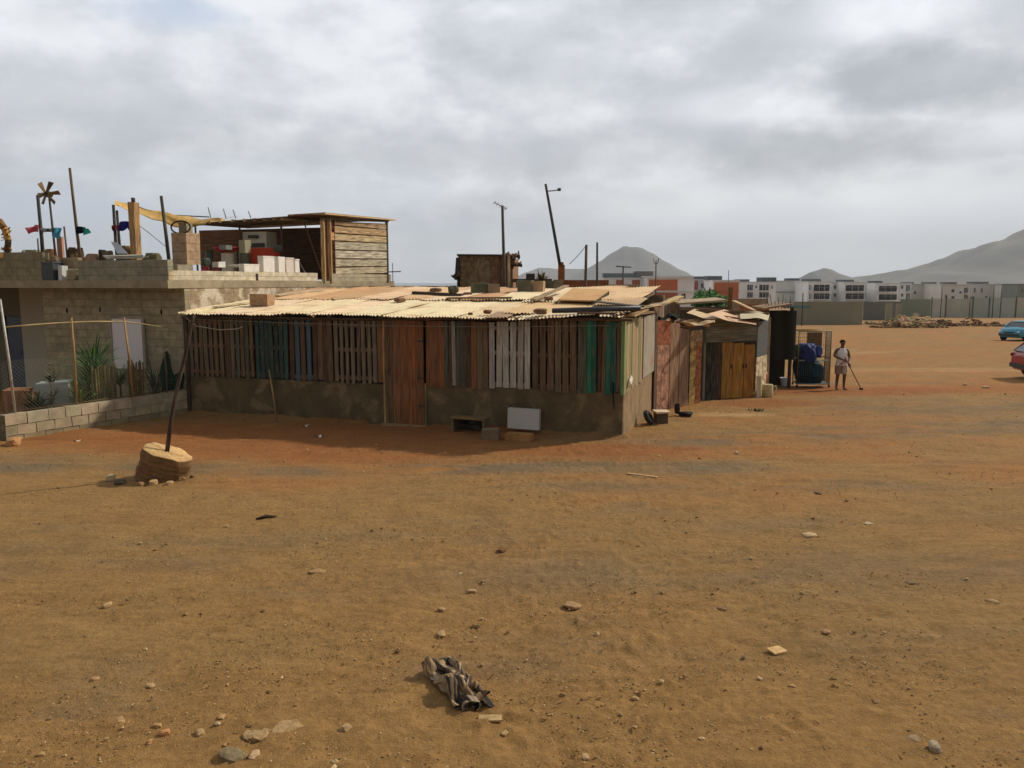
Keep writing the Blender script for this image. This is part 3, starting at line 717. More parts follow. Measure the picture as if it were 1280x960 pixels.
roof_stone(672, 361, 5.3, (.4, .25, .3), c(184, 152, 118), 'pinkish concrete block right of the upright grey one', kind=-.3, name='concrete_block', mat='concrete')
roof_stone(686, 372, 2.8, (.26, .2, .14), c(140, 104, 72), 'brown rubble stone lying near the slanting pale plank', seed=12)
roof_stone(585, 368, 4.2, (.3, .24, .12), c(150, 120, 88), 'flat tan stone in the rubble behind the shack roof', seed=13)
roof_stone(545, 364, 4.9, (.45, .3, .16), c(120, 96, 72), 'low brown rubble lump left of the dark timber end', seed=14)
roof_stone(560, 371, 3.0, (.14, .12, .08), c(116, 84, 58), 'tiny brown stone on the smooth roof sheets', seed=15)
roof_stone(588, 389, -.12, (.13, .1, .08), c(110, 80, 54), 'tiny dark stone on the ragged eave above the whitewashed pallet', seed=16)

# ---- in front of the main shack
def gb(px, py): p = G(px, py); return p
# stick leaning on the wall
p = gb(346, 527); mb = MB(); t_ = S(apx(337, -.03, 1.1), -.05, zpx(461, 19.6)); mb.tube([p, (p + t_) / 2 + V((.01, 0, 0)), t_], [.022, .02, .016], c(176, 140, 90), 7)
tag(mb.build('stick', M['wood']), 'thin pale stick leaning against the low wall left of the door', 'stick')
# low bench / table and block
bn = empty('low_bench', S(apx(593, -.3, .3), -.33), 'low wooden bench by the wall right of the door', 'bench')
a1_, a0_ = apx(567, -.3, .3), apx(610, -.3, .3); zt = .30
mb = MB(); sbox(mb, a0_, a1_, -.52, -.2, zt, zt + .045, c(140, 112, 66), 'grain', .008); mb.build('seat', M['wood'], bn)
mb = MB(); sbox(mb, a1_ - .07, a1_ - .02, -.50, -.22, -.02, zt, c(122, 104, 68), 'grain', .005); mb.build('leg', M['wood'], bn)
mb = MB(); sbox(mb, a0_ + .02, a0_ + .07, -.50, -.22, -.02, zt, c(122, 104, 68), 'grain', .005); mb.build('leg', M['wood'], bn)
mb = MB(); sbox(mb, a0_ + .08, a1_ - .08, -.24, -.21, .02, zt - .02, c(40, 34, 26), 'grain', .003); mb.build('back_board', M['wood'], bn)
mb = MB(); q = G(613, 550); mb.cbox(q + V((0, .1, -.02)), (.36, .26, .24), c(126, 108, 80), rot=-.2, mode='wall', jit=.018); tag(mb.build('concrete_block', M['concrete']), 'worn concrete block standing on the ground at the right end of the bench', 'concrete block')
# whitish panel on a tan block
q = G(655, 551); mb = MB(); mb.cbox(q + V((-.1, .12, -.02)), (.55, .28, .16), c(168, 122, 72), rot=-.30, mode='wall', jit=.012); tag(mb.build('brick_block', M['concrete']), 'tan block on the ground holding up the whitish panel', 'block')
mb = MB(); a_ = apx(656, -.2, .35); wq = [S(a_ + .355, -.34, .135), S(a_ - .355, -.34, .125), S(a_ - .355, -.20, .125), S(a_ + .355, -.20, .135)]
mb.hexa(wq + [x + W * .03 + Zu * .44 for x in wq], c(190, 184, 174)); tag(mb.build('leaning_board', M['plaster']), 'scuffed whitish panel leaning on the wall above a tan block', 'panel')
# hanging dark strap
mb = MB(); a_ = apx(766, -.05, 1); mb.tube([S(a_, -.05, 1.2), S(a_ - .01, -.07, .9), S(a_ - .04, -.05, .62)], [.025, .018, .012], c(20, 44, 48), 6); tag(mb.build('strap', M['cloth']), 'dark strap hanging down the low wall near the shack corner', 'strap')
# white scrap stuck to the corner
mb = MB(); b_ = .75; mb.grid(lambda u, v: S(-.05 - .05 * sin(v * 3), .35 + .25 * u + .1 * v, 1.0 + .20 * v + .08 * u), 3, 3, c(214, 208, 196)); tag(mb.build('paper_scrap', M['cloth']), 'white scrap caught on the side wall of the shack', 'scrap')

# =================================================================== grey block house on the left
hs = empty('block_house', S(15, 3), 'flat roofed unpainted block house with a rooftop terrace', 'house')
aH = LEN + .1; bH = .2; aHL = 26.0
def hz_(px, py, a, b): return zpx(py, S(a, b).y)
GC = c(160, 148, 120)
# front wall (with a recessed porch on the left) and side wall
aP = apx(56, bH, 2)          # porch edge
mb = MB(); sbox(mb, aH, aP, bH, bH + .2, -.3, 3.14, GC, 'wall'); mb.build('front_wall', M['block'], hs)
mb = MB(); sbox(mb, aH - .0, aH + .2, bH + .203, 12., -.3, 3.34, c(166, 144, 114), 'wall'); plabel(mb.build('side_wall', M['patchy'], hs), 'pale patchy rendered side wall')
mb = MB(); sbox(mb, aP - .2, aP, bH + .203, bH + 2.2, -.3, 3.14, c(170, 158, 132), 'wall'); mb.build('porch_side_wall', M['plaster'], hs)
aDr1, aDr0 = apx(6, bH + 2.2, 1.6), apx(28, bH + 2.2, 1.6)
mb = MB(); sbox(mb, aP, aDr0, bH + 2.2, bH + 2.4, -.3, 3.14, c(184, 176, 154), 'wall'); sbox(mb, aDr1, aHL, bH + 2.2, bH + 2.4, -.3, 3.14, c(120, 112, 92), 'wall'); sbox(mb, aDr0, aDr1, bH + 2.2, bH + 2.4, 2.25, 3.14, c(120, 112, 92), 'wall')
mb.build('porch_wall', M['plaster'], hs)
mb = MB(); sbox(mb, aDr0 + .02, aDr1 - .02, bH + 2.26, bH + 2.31, -.05, 2.23, c(34, 66, 92)); dr = plabel(mb.build('door', M['paint'], hs), 'blue door in the porch')
mb = MB(); mb.tube([S(aDr0 + .16, bH + 2.25, 1.15), S(aDr0 + .16, bH + 2.2, 1.12), S(aDr0 + .16, bH + 2.2, 1.0)], .012, c(120, 120, 110)); mb.build('handle', M['metal'], dr)
mb = MB(); sbox(mb, aHL, aHL + .2, bH, 12., -.3, 3.34, GC, 'wall'); sbox(mb, aH + .2, aHL, 11.8, 12., -.3, 3.34, GC, 'wall'); mb.build('rear_wall', M['block'], hs)
# roof slab overhanging the front
mb = MB(); sbox(mb, aH - .015, aHL, -.38, 12.02, 3.15, 3.35, c(156, 142, 114), 'wall', .008); plabel(mb.build('roof_slab', M['concrete'], hs), 'concrete roof slab with a stained front edge')
# parapets
bP = -.34
def par(px0, px1, pyt, cc=GC, a0=None, a1=None):
    a1_ = apx(px0, bP, 3.6) if a1 is None else a1; a0_ = apx(px1, bP, 3.6) if a0 is None else a0
    zt = zpx(pyt, S((a0_ + a1_) / 2, bP).y)
    mb = MB(); sbox(mb, a0_, a1_, bP, bP + .19, 3.352, zt, cc, 'wall', .006); mb.build('parapet', M['block'], hs)
par(0, 55, 317, c(140, 132, 106), a1=23)
par(98, 210, 325, c(146, 142, 122))
mb = MB(); zt = zpx(337.5, S(aH, 1).y); sbox(mb, aH + .01, aH + .2, bP + .0, 6.5, 3.352, 3.352 + .25, c(206, 194, 168), 'wall', .006); plabel(mb.build('side_parapet', M['block'], hs), 'pale single course of blocks along the side')
sbx = MB(); sbox(sbx, aH - .005, aH + .01, 3.2, 3.3, 3.35, 3.55, c(60, 50, 42)); sbx.build('drain_hole', M['rubber'], hs)
# holes in the front wall: near-black lumps, inner shade put in by colour
for px, py in ((84, 388), (125, 387), (202, 390)):
    a_ = apx(px, bH, 2.6); z = zpx(py, S(a_, bH).y); mb = MB(); mb.rock(S(a_, bH - .0, z), (.09, .04, .2), c(22, 18, 14), px, 1); mb.build('hole_shade_lump', M['rubber'], hs)

# ---- roof shack on the terrace
rk = empty('rooftop_shack', S(aH + 2.5, 8.5, 3.35), 'open fronted timber shed on the roof of the block house', 'shed')
bR = bpx(404, aH, 4.2); aR = aH + .0
bR2 = bpx(484, aH, 4.2); aRL = apx(246, bR, 4.3)
zt0 = zpx(274, S(aR, bR).y); zt1 = zpx(277, S(aR, bR2).y)
bw = bR + .35
# side of wide grey boards
n = 7; z0 = 3.62
pl = MB()
zf = lambda b: zt0 + (zt1 - zt0) * (b - bR) / (bR2 - bR)
cols = [c(200, 184, 156), c(190, 174, 148), c(202, 190, 164), c(194, 182, 154), c(206, 178, 136), c(200, 160, 116), c(172, 142, 104)]
bs0 = bR + .75
hh = [3.58, 3.84, 4.12, 4.42, 4.72, 4.98, 5.24]
for i in range(7):
    top0 = hh[i + 1] - .045 if i < 6 else zf(bs0) - .06; top1 = top0 + (.10 if i < 6 else zf(bR2) - zf(bs0) - .02)
    p = [S(aR - .02, bs0, hh[i]), S(aR + .005, bs0, hh[i]), S(aR + .005, bR2, hh[i] + .09), S(aR - .02, bR2, hh[i] + .09)]
    q = [S(aR - .02 + .0, bs0, top0), S(aR + .005, bs0, top0), S(aR + .005, bR2, top1), S(aR - .02, bR2, top1)]
    pl.hexa([p[0], p[3], p[2], p[1], q[0], q[3], q[2], q[1]], vary(cols[i], .05))
pl.build('board_wall', M['wood'], rk)
mb = MB(); sbox(mb, aR - .01, aR + .19, bR + .45, bR2 + .3, 3.15, 3.60, c(176, 164, 138), 'wall'); mb.build('base_wall', M['block'], rk)
for b_, cc, w_ in ((bR, c(200, 166, 112), .12), (bR + .42, c(190, 160, 112), .12), (bR2, c(120, 116, 100), .1)):
    mb = MB(); mb.beam(S(aR - .0, b_, 3.3), S(aR, b_, zf(b_)), w_, .1, cc); mb.build('corner_post', M['wood'], rk)
mb = MB(); sbox(mb, aR, aR + .05, bR + .45, bs0, 4.72, 4.98, c(210, 160, 104)); mb.build('short_board', M['wood'], rk)
# inner brown sheet walls
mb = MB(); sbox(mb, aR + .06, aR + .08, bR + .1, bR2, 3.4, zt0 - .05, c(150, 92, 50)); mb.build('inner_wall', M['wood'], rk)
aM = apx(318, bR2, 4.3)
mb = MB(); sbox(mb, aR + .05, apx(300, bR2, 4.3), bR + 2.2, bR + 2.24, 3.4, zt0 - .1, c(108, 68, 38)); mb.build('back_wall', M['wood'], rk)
mb = MB(); sbox(mb, apx(300, bR + 2.3, 4.3), apx(258, bR + 2.3, 4.3), bR + 2.3, bR + 2.33, 3.7, 5.25, c(24, 24, 22)); mb.build('shade_sheet', M['cloth'], rk)  # near-black sheet, paints the shade inside the shed
# posts of the front, roof sheet with rafter ends
for px in (245, 300, 352):
    a_ = apx(px, bR, 4.3); mb = MB(); mb.tube([S(a_, bR + .05, 3.34), S(a_, bR + .03, zpx(281, S(a_, bR).y))], .035, c(92, 76, 52)); mb.build('front_post', M['wood'], rk)
mb = MB(); mb.tube([S(aR, bR, 3.4), S(aR + .75, bR + .1, zt0 - .1)], .02, c(120, 84, 50)); mb.build('brace', M['wood'], rk)
def rr(px, py, b): a_ = apx(px, b, 5.3); return S(a_, b, zpx(py, S(a_, b).y))
# roof in two panels, each a thick weathered board sheet
Lf, Mf, Rf = rr(243, 281, bR - .25), rr(360, 272, bR - .3), rr(406, 268.5, bR - .3)
Lb, Mb_, Rb = Lf + W * 3.0 + Zu * .06, Mf + W * 4.2 + Zu * .1, S(aR - .05, bR2 + .5, zpx(276.5, S(aR, bR2 + .5).y))
R2 = S(aR - .3, bR - .3, Rf.z - .01)
for k, (p, q, r_, s_, cc) in enumerate(((Lf, Mf, Mb_, Lb, c(96, 78, 54)), (Mf + Zu * .05, Rf + Zu * .03, Rb + Zu * .03, Mb_ + Zu * .05, c(150, 108, 70)))):
    mb = MB(); mb.hexa([p, q, r_, s_] + [x + Zu * .05 for x in (p, q, r_, s_)], cc, ); mb.build('roof_sheet', M['rust'], rk)
mb = MB(); p, q = R2 + V((0, 0, .03)), V(Rb) + V((.12, 0, .02)); mb.hexa([p - W * .0, q, q + U * .5, p + U * .5, p + Zu * .04, q + Zu * .04, q + U * .5 + Zu * .04, p + U * .5 + Zu * .04], c(206, 176, 128)); mb.build('roof_sheet', M['tin'], rk)
mb = MB(); mb.beam(S(aR - .02, bR - .1, zt0 + .0), S(aR - .02, bR2 + .1, zt1 + .03), .06, .09, c(96, 80, 58)); mb.build('roof_rail', M['wood'], rk)
for px in (262, 275, 290, 305, 318, 330, 342, 352):
    p = rr(px, 277.5 - (px - 262) * .055, bR - .28); mb = MB(); mb.beam(p, p + W * 2.5 + Zu * .05, .09, .09, c(220, 196, 146)); mb.build('rafter', M['wood'], rk)
for px, py in ((261, 259), (280, 261), (292, 262), (311, 264)):
    p = rr(px + 3, 273, bR + .4); q = rr(px, py, bR + .4); mb = MB(); mb.tube([p, q], .016, c(70, 66, 60), 5); mb.build('rod', M['metal'], rk)
# rebar stub at the right corner
mb = MB(); p = S(aR - .1, bR2 + .25, 3.3); mb.tube([p, p + Zu * .75], .015, c(74, 68, 62), 5); mb.tube([p + Zu * .42 - U * .35, p + Zu * .40 + U * .35], .02, c(74, 78, 66), 5); tag(mb.build('rebar', M['metal']), 'bent rebar stub beside the right corner of the rooftop shed', 'rebar')

# ---- clutter under and before the roof shack
def tp(px, py, b): a_ = apx(px, b, 3.9); return S(a_, b, zpx(py, S(a_, b).y))
def item_box(name, px0, px1, py0, py1, b, dp, cc, label, mat='plaster', cat=None, group=None, mode='wall', jit=.01):
    p, q = tp(px0, py1, b), tp(px1, py1, b); z1 = tp((px0 + px1) / 2, py0, b).z
    mb = MB(); mb.box(p, q - p, W * dp, (0, 0, z1 - p.z), cc, mode, jit)
    o = mb.build(name, M[mat]); return tag(o, label, cat or name.replace('_', ' '), group)
zs = 3.602
def stand(px0, px1, pyt, b, dp, cc, name, label, mat='plaster', cat=None, z0=None, group=None, jit=.012, rot=0):
    p, q = tp(px0, 330, b), tp(px1, 330, b); z0_ = z0 if z0 is not None else zs; p.z = q.z = z0_; z1 = zpx(pyt, p.y)
    mb = MB(); mb.box(p, q - p, W * dp, (0, 0, z1 - z0_), cc, 'wall', jit); return tag(mb.build(name, M[mat]), label, cat or name.replace('_', ' '), group)
bS = .25
bb = lambda px: bpx(px, aH, 3.7)
def on_side(px0, px1, pyt, cc, label, name='white_crate', cat='crate', mat='plastic', z0=3.604, dp=.18):
    """things standing on the side parapet, which runs back from the corner"""
    b0, b1 = bb(px0), bb(px1); z1 = zpx(pyt, S(aH, b0).y)
    e = empty(name, S(aH + .1, (b0 + b1) / 2, z0), label, cat)
    k = MB(); k.box(S(aH + .02 + dp, b0, z0), -U * dp, W * (b1 - b0), (0, 0, z1 - z0), cc, 'wall', .01); k.build('body', M[mat], e)
    k = MB(); k.box(S(aH + .03 + dp, b0 - .015, z1 - .03), -U * (dp + .02), W * (b1 - b0 + .03), (0, 0, .035), vary(cc, .05), 'wall', .004); k.build('rim', M[mat], e)
    return e
WHT = c(228, 222, 210)
on_side(306, 325, 330, WHT, 'low white crate lying on the side parapet, leftmost of the white row')
on_side(330, 344, 320, WHT, 'tall white crate on the side parapet, second of the white row')
on_side(349, 357, 321, WHT, 'narrow white crate on the side parapet, third of the white row')
on_side(359, 368, 322, c(216, 204, 190), 'pinkish white crate on the side parapet, fourth of the white row')
on_side(370, 375, 324, WHT, 'slim white crate on the side parapet at the right end of the row')
# pillar of blocks at the corner with its dark ring
pc = empty('block_pillar', S(aH + .3, .35, 3.35), 'square pillar of rough blocks at the corner of the terrace', 'pillar')
zA, zB, zC = 3.35, zpx(331, 20.9), zpx(291, 20.9)
mb = MB(); sbox(mb, aH + .02, aH + .62, .05, .6, zA, zB, c(150, 140, 120), 'wall', .02); mb.build('block_course', M['concrete'], pc)
mb = MB(); sbox(mb, aH + .04, aH + .50, .42, .92, zB + .0, zC, c(172, 146, 118), 'wall', .012); mb.build('shaft', M['block'], pc)
mb = MB(); sbox(mb, aH + .14, aH + .38, .55, .8, zC, zC + .26, c(140, 128, 104), 'wall', .01); mb.build('cap_block', M['concrete'], pc)
mb = MB(); cc_ = S(aH + .27, .5, zC + .14); mb.tube([cc_ + U * (.30 * cos(t_)) + Zu * (.16 * sin(t_)) for t_ in [2 * pi * k / 18 for k in range(19)]], .022, c(40, 42, 40), 6); tag(mb.build('ring', M['rubber']), 'dark hoop hung around the cap of the terrace pillar', 'hoop')
# tanks, drums and sacks under the roof
def drum(px, pyt, pyb, wpx, b, cc, label, name='drum', mat='plastic', bands=True, z0=3.352):
    p = tp(px, 330, b); r = wpx / 2 / FPX * p.y; p.z = z0; z1 = zpx(pyt, p.y)
    e = empty(name, p, label, name.replace('_', ' '))
    k = MB(); n = 5; k.tube([p + Zu * (z1 - z0) * t for t in (0, .05, .3, .34, .38, .64, .68, .72, .95, 1)], [r * x for x in (.94, 1, 1, 1.04, 1, 1, 1.04, 1, 1, .95)], cc, 18); k.build('body', M[mat], e)
    k = MB(); k.tube([p + Zu * (z1 - z0 - .02), p + Zu * (z1 - z0 + .025)], r * 1.03, vary(cc, .3), 18, smooth=False); k.build('rim', M[mat], e); return e
drum(308, 308, 331, 17, bR - .8, c(104, 108, 92), 'grey green drum under the edge of the rooftop shed')
drum(285, 318, 331, 15, bR - 1.2, c(206, 196, 172), 'cream tub beside the red basin on the terrace', 'tub')
drum(262, 314, 331, 9, bR - 1.6, c(60, 62, 48), 'small dark green drum right of the terrace pillar')
p = tp(284, 314, bR - 1.2); mb = MB()
mb.tube([p + V((0, 0, -.02)), p + V((0, 0, .02)), p + V((0, 0, .1)), p + V((0, 0, .13))], [.22, .34, .40, .42], c(176, 30, 22), 18); tag(mb.build('basin', M['plastic']), 'bright red basin set on top of the cream tub', 'basin')
p = tp(331, 318, bR - .5); mb = MB()
mb.tube([V((p.x, p.y, 3.75)), V((p.x, p.y, 3.95)), V((p.x, p.y, 4.1)), V((p.x, p.y, 4.38)), V((p.x, p.y, 4.42))], [.40, .46, .50, .54, .55], c(182, 60, 26), 20); tag(mb.build('tank', M['plastic']), 'round orange red tub beneath the rooftop shed', 'tub')
p.z = 3.35; mb = MB(); mb.cbox(p, (.8, .6, .4), c(150, 132, 104), rot=-.3, mode='wall'); tag(mb.build('crate', M['plaster']), 'tan box under the orange red tub', 'box')
e = empty('washing_machine', tp(326, 300, bR + .5), 'old white appliance stacked high under the shed roof', 'appliance')
e.location.z = 4.45
k = MB(); k.cbox(e.location, (.95, .6, .58), c(196, 192, 170), rot=-.32, mode='wall', jit=.008); k.build('body', M['plaster'], e)
k = MB(); k.cbox(V(e.location) + V((-.12, -.34, .36)), (.4, .04, .10), c(54, 52, 44), rot=-.32); k.build('control_panel', M['plastic'], e)
k = MB(); k.cbox(V(e.location) + V((.05, -.36, .05)), (.5, .04, .14), c(60, 56, 46), rot=-.32); k.build('vent', M['plastic'], e)
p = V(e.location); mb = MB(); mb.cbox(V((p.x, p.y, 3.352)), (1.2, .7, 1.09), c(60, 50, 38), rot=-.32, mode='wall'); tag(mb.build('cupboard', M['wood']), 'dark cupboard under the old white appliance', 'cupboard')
p = tp(294, 322, bR + .2); p.z = 3.352; mb = MB(); mb.cbox(p, (.5, .5, 1.0), c(150, 124, 92), rot=-.3, mode='wall'); tag(mb.build('crate', M['wood']), 'upright tan crate in the dark of the rooftop shed', 'crate')
p = tp(270, 330, bR - 1.9); 
for i, (px, cc, l) in enumerate(((256, c(150, 44, 40), 'dark red canister right of the terrace pillar'), (270, c(120, 34, 34), 'maroon canister between the red basin and the pillar'))):
    p = tp(px, 330, bR - 2.2); p.z = 3.352; r = .12; k = MB(); k.tube([p, p + Zu * .45, p + Zu * .55, p + Zu * .6], [r, r, r * .5, r * .4], cc, 12); tag(k.build('canister', M['plastic']), l, 'canister')
for i, (px0, px1, py, pyb_, b_, cc, nm, l) in enumerate(((252, 261, 322, 333, 1.6, c(40, 52, 36), 'jerrycan', 'dark green can right of the pillar foot'), (300, 307, 300, 316, 5.2, c(150, 140, 112), 'carton', 'small cream carton left of the old appliance'),
    (275, 283, 306, 312, 4.9, c(120, 122, 116), 'box', 'grey box behind the red basin'), (265, 273, 327, 334, 2.0, c(212, 208, 196), 'white_scrap', 'pale flat scrap on the side parapet by the pillar'), (284, 301, 331, 334, 3.1, c(206, 196, 172), 'batten', 'pale batten lying on the side parapet'),
    (297, 304, 333.0, 336.4, 3.2, c(70, 56, 40), 'dark_board', 'dark board on the side parapet left of the white row'), (344, 352, 306, 316, 5.9, c(60, 64, 50), 'sack', 'dark sack right of the orange red tub'))):
    p_, q_ = tp(px0, pyb_, b_), tp(px1, pyb_, b_); z0_ = p_.z if b_ > 4 else max(3.36, p_.z); z1_ = tp(px0, py, b_).z; mb = MB()
    if nm in ('sack', 'jerrycan'): mb.rock((p_ + q_) / 2 + Zu * (z1_ - z0_) * .5, ((q_ - p_).length * 1.2, .3, (z1_ - z0_) * 1.2), cc, i + 3, 3, .1)
    else: mb.box(p_, q_ - p_, W * .3, (0, 0, z1_ - z0_), cc, 'wall', .012)
    tag(mb.build(nm, M['plastic']), l, nm.replace('_', ' '))
# metal chair frame leaning near the shed post
e = empty('folding_chair', S(aH + .5, bR - .9, 3.352), 'pale folding chair frame leaning beside the shed post', 'chair'); q = V(e.location); 
k = MB(); k.tube([q + U * .3, q + U * .15 + Zu * .7, q - U * .25 + Zu * .02], .014, c(190, 186, 170), 6); k.build('frame', M['metal'], e)
k = MB(); k.tube([q + U * .3 + W * .4, q + U * .15 + Zu * .7 + W * .4, q - U * .25 + Zu * .02 + W * .4], .014, c(190, 186, 170), 6); k.build('rear_frame', M['metal'], e)
k = MB(); k.tube([q + U * .15 + Zu * .7, q + U * .15 + Zu * .7 + W * .4], .014, c(190, 186, 170), 6); k.build('cross_bar', M['metal'], e)

# ---- left part of the terrace: poles, whirligig, plastic pennants, tarp
def terr(px, py, b): a_ = apx(px, b, 4.2); return S(a_, b, zpx(py, S(a_, b).y))
def pole(px0, pyb, px1, pyt, b, r, cc, label, zb_=3.352, name='pole', mat='wood'):
    p, q = terr(px0, pyb, b), terr(px1, pyt, b); p.z = zb_; mb = MB(); m_ = (p + q) / 2 + V((random.uniform(-.02, .02), 0, 0)); mb.tube([p, m_, q], [r, r * .9, r * .75], cc, 8)
    return tag(mb.build(name, M[mat]), label, 'pole')
pole(53, 316, 52, 244, .3, .055, c(62, 66, 62), 'dark upright pole just left of the whirligig')
pole(83, 316, 82, 283, .3, .03, c(96, 84, 76), 'short thin stick right of the whirligig mast')
pole(101, 316, 94, 210, .3, .045, c(112, 92, 66), 'tall slender wooden pole with the teal rag tied on')
pole(48, 316, 48, 298, .6, .025, c(70, 76, 66), 'stubby stick at the foot of the dark pole')
pole(147, 316, 145, 256, .5, .05, c(56, 58, 54), 'dark pole carrying the end of the yellow tarp')
pole(151, 316, 149, 263, .9, .045, c(66, 64, 58), 'shorter dark pole beside the tarp pole')
pole(212, 316, 205, 245, .9, .055, c(76, 76, 66), 'dark pole leaning left of the terrace pillar')
tc_ = empty('timber_column', terr(170, 320, .6), 'thick yellow brown column standing behind the yellow tarp', 'column'); tc_.location.z = 3.352
p, q = terr(170, 312, .6), terr(170, 253, .6); p.z = 3.352
mb = MB(); mb.cbox(p, (.19, .19, q.z - p.z), c(190, 150, 98), rot=-.32, mode='grain', jit=.01); mb.build('shaft', M['wood'], tc_)
mb = MB(); mb.tube([q, q + Zu * .12], .05, c(90, 76, 58), 6); mb.build('top_peg', M['wood'], tc_)
mb = MB(); mb.cbox(p, (.4, .34, .16), c(190, 130, 92), rot=-.32, mode='wall'); mb.build('foot', M['concrete'], tc_)
# whirligig
wg = empty('whirligig', terr(70, 316, .3), 'homemade wind wheel with flat wooden blades on a thin mast', 'wind wheel'); wg.location.z = 3.352
p, q = V(wg.location), terr(66, 243, .3); mb = MB(); mb.tube([p, (p + q) / 2, q], [.035, .03, .028], c(84, 78, 64), 7); mb.build('mast', M['wood'], wg)
mb = MB(); mb.tube([q + V((0, -.12, 0)), q + V((0, .06, 0))], .085, c(50, 38, 28), 12); mb.build('hub', M['wood'], wg)
mb = MB(); mb.beam(q + V((-.3, .0, 0)), q + V((0, 0, .02)), .04, .07, c(196, 176, 128)); mb.build('tail', M['wood'], wg)
for ang, cc, L_ in ((5, c(150, 122, 74), .38), (62, c(96, 82, 58), .36), (118, c(190, 158, 100), .33), (-48, c(120, 100, 64), .34), (-112, c(130, 116, 84), .3), (-160, c(120, 100, 70), .2)):
    d = V((cos(radians(ang)), 0, sin(radians(ang)))); nrm = V((-d.z, 0, d.x)); c0 = q + V((0, -.13, 0))
    k = MB(); w0, w1 = .03, .055
    pts = [c0 + d * .05 - nrm * w0, c0 + d * L_ - nrm * w1 + V((0, .03, 0)), c0 + d * L_ * .95 + nrm * w1 - V((0, .03, 0)), c0 + d * .05 + nrm * w0]
    k.hexa(pts + [x + V((0, -.012, 0)) for x in pts], cc); k.build('blade', M['wood'], wg)
# wind-blown rags
def rag(px0, px1, py0, py1, b, cols, label, seed, cat='rag'):
    tl, br_ = terr(px0, py0, b), terr(px1, py1, b); dx = br_ - tl; dx.z = 0; hgt = tl.z - br_.z
    mb = MB(); n = 14
    def f(u, v):
        edge = 1 - .45 * u * abs(sin(u * 5 + seed))
        return tl + dx * u + V((0, .09 * sin(u * 9 + seed + v * 2), 0)) - Zu * (hgt * (v * edge + .18 * sin(u * 6 + seed) * u + .25 * u * (1 if seed % 2 else -.2)))
    mb.grid(f, n, 6, lambda u, v: cols[min(len(cols) - 1, int(u * len(cols)))])
    return tag(mb.build('rag', M['cloth'], merge=True), label, cat)
rag(52, 34, 281, 291, .28, [c(196, 90, 88), c(190, 80, 84), c(200, 110, 106)], 'pinkish red rag blown left from the dark pole', 3)
rag(54, 68, 285, 290, .3, [c(200, 204, 206), c(90, 92, 96), c(196, 198, 200)], 'white and grey strip fluttering between the two masts', 5)
rag(67, 79, 284, 297, .24, [c(70, 160, 196), c(80, 170, 200), c(214, 224, 228)], 'light blue and white rag tied to the whirligig mast', 7)
rag(98, 113, 283, 292, .28, [c(24, 30, 32), c(34, 130, 122), c(60, 180, 170)], 'black and teal rag tied to the tall slender pole', 3)
rag(143, 149, 282, 289, .46, [c(120, 40, 56)], 'maroon rag knotted on the tarp pole', 4)
rag(149, 167, 278, 289, .6, [c(40, 44, 130), c(44, 50, 150), c(30, 34, 110)], 'dark blue rag stretched from the tarp pole to the thick column', 8)
# yellow tarp from the pole to the shed roof
t0, t1, t2, t3 = terr(146, 254, .5), terr(197, 273, bR * .45), terr(230, 281, bR * .75), terr(262, 273, bR + .3)
mb = MB()
def tf(u, v):
    pts = [terr(147, 254, .5), terr(172, 262, 1.6), terr(197, 269, 2.8), terr(222, 277, 4.2), terr(248, 276, bR + .1), terr(262, 272, bR + .5)]
    x = u * 5; i = min(4, int(x)); t_ = x - i; p = pts[i].lerp(pts[i + 1], t_)
    wd = .06 + .9 * u ** .8
    return p + W * (v * 1.8 * u) + Zu * (.22 * (v - .5) * (1 - u * .3) * 1.6 * (0.4 + u) - .1 * sin(v * pi) * sin(u * pi) + .035 * sin(v * 9 + u * 7) + .02 * sin(u * 31 + v * 4))
mb.grid(tf, 40, 12, lambda u, v: c(214, 178, 110) if int(v * 5 + u * 3) % 2 else c(226, 192, 126)); tag(mb.build('tarp', M['tarp']), 'yellow tarpaulin strung from the dark pole to the rooftop shed', 'tarp')
mb = MB(); p, q = terr(200, 268, bR - .4), rr(262, 272, bR - .2); mb.tube([p, q + Zu * .02], .02, c(84, 76, 66), 5)
tag(mb.build('batten', M['wood']), 'thin batten lying along the edge of the yellow tarp', 'batten')
mb = MB(); mb.tube([terr(163, 272, .7), terr(186, 290, .8), terr(207, 308, .9)], .008, c(90, 90, 88), 4); tag(mb.build('rope', M['cloth']), 'slack thin rope running down from the thick column', 'rope')
# heaps along the parapet
def heap(px, py, wpx, b, cc, label, name, seed, hgt=.35, mat='cloth'):
    p = terr(px, py, b); wdt = wpx / FPX * p.y; p.z = 3.352; zt_ = zpx(py, p.y); mb = MB(); mb.rock(V((p.x, p.y, (3.34 + zt_) / 2)), (wdt * 1.25, .4, (zt_ - 3.34) * 1.3), cc, seed, 3, .3)
    return tag(mb.build(name, M[mat]), label, name.replace('_', ' '))
heap(94, 309, 17, .5, c(84, 70, 48), 'dark brown bundle behind the parapet by the tall pole', 'bundle', 3)
heap(113, 317, 18, .5, c(176, 142, 120), 'pinkish rubble heap right of the tall pole', 'rubble_heap', 4, mat='stone')
heap(131, 312, 12, .6, c(70, 60, 48), 'small dark bundle left of the tilted sheet', 'bundle', 5)
heap(160, 307, 20, .7, c(126, 104, 60), 'olive brown bundle at the foot of the thick column', 'bundle', 6)
heap(188, 316, 22, .4, c(120, 112, 84), 'grey brown junk heap between column and pillar', 'junk_heap', 7)
heap(63, 311, 14, .6, c(160, 118, 82), 'tan lump at the foot of the whirligig mast', 'rubble_lump', 8, mat='stone')
heap(38, 312, 24, .6, c(150, 150, 120), 'pale weedy heap on the terrace left of the masts', 'rubble_heap', 9, mat='stone')
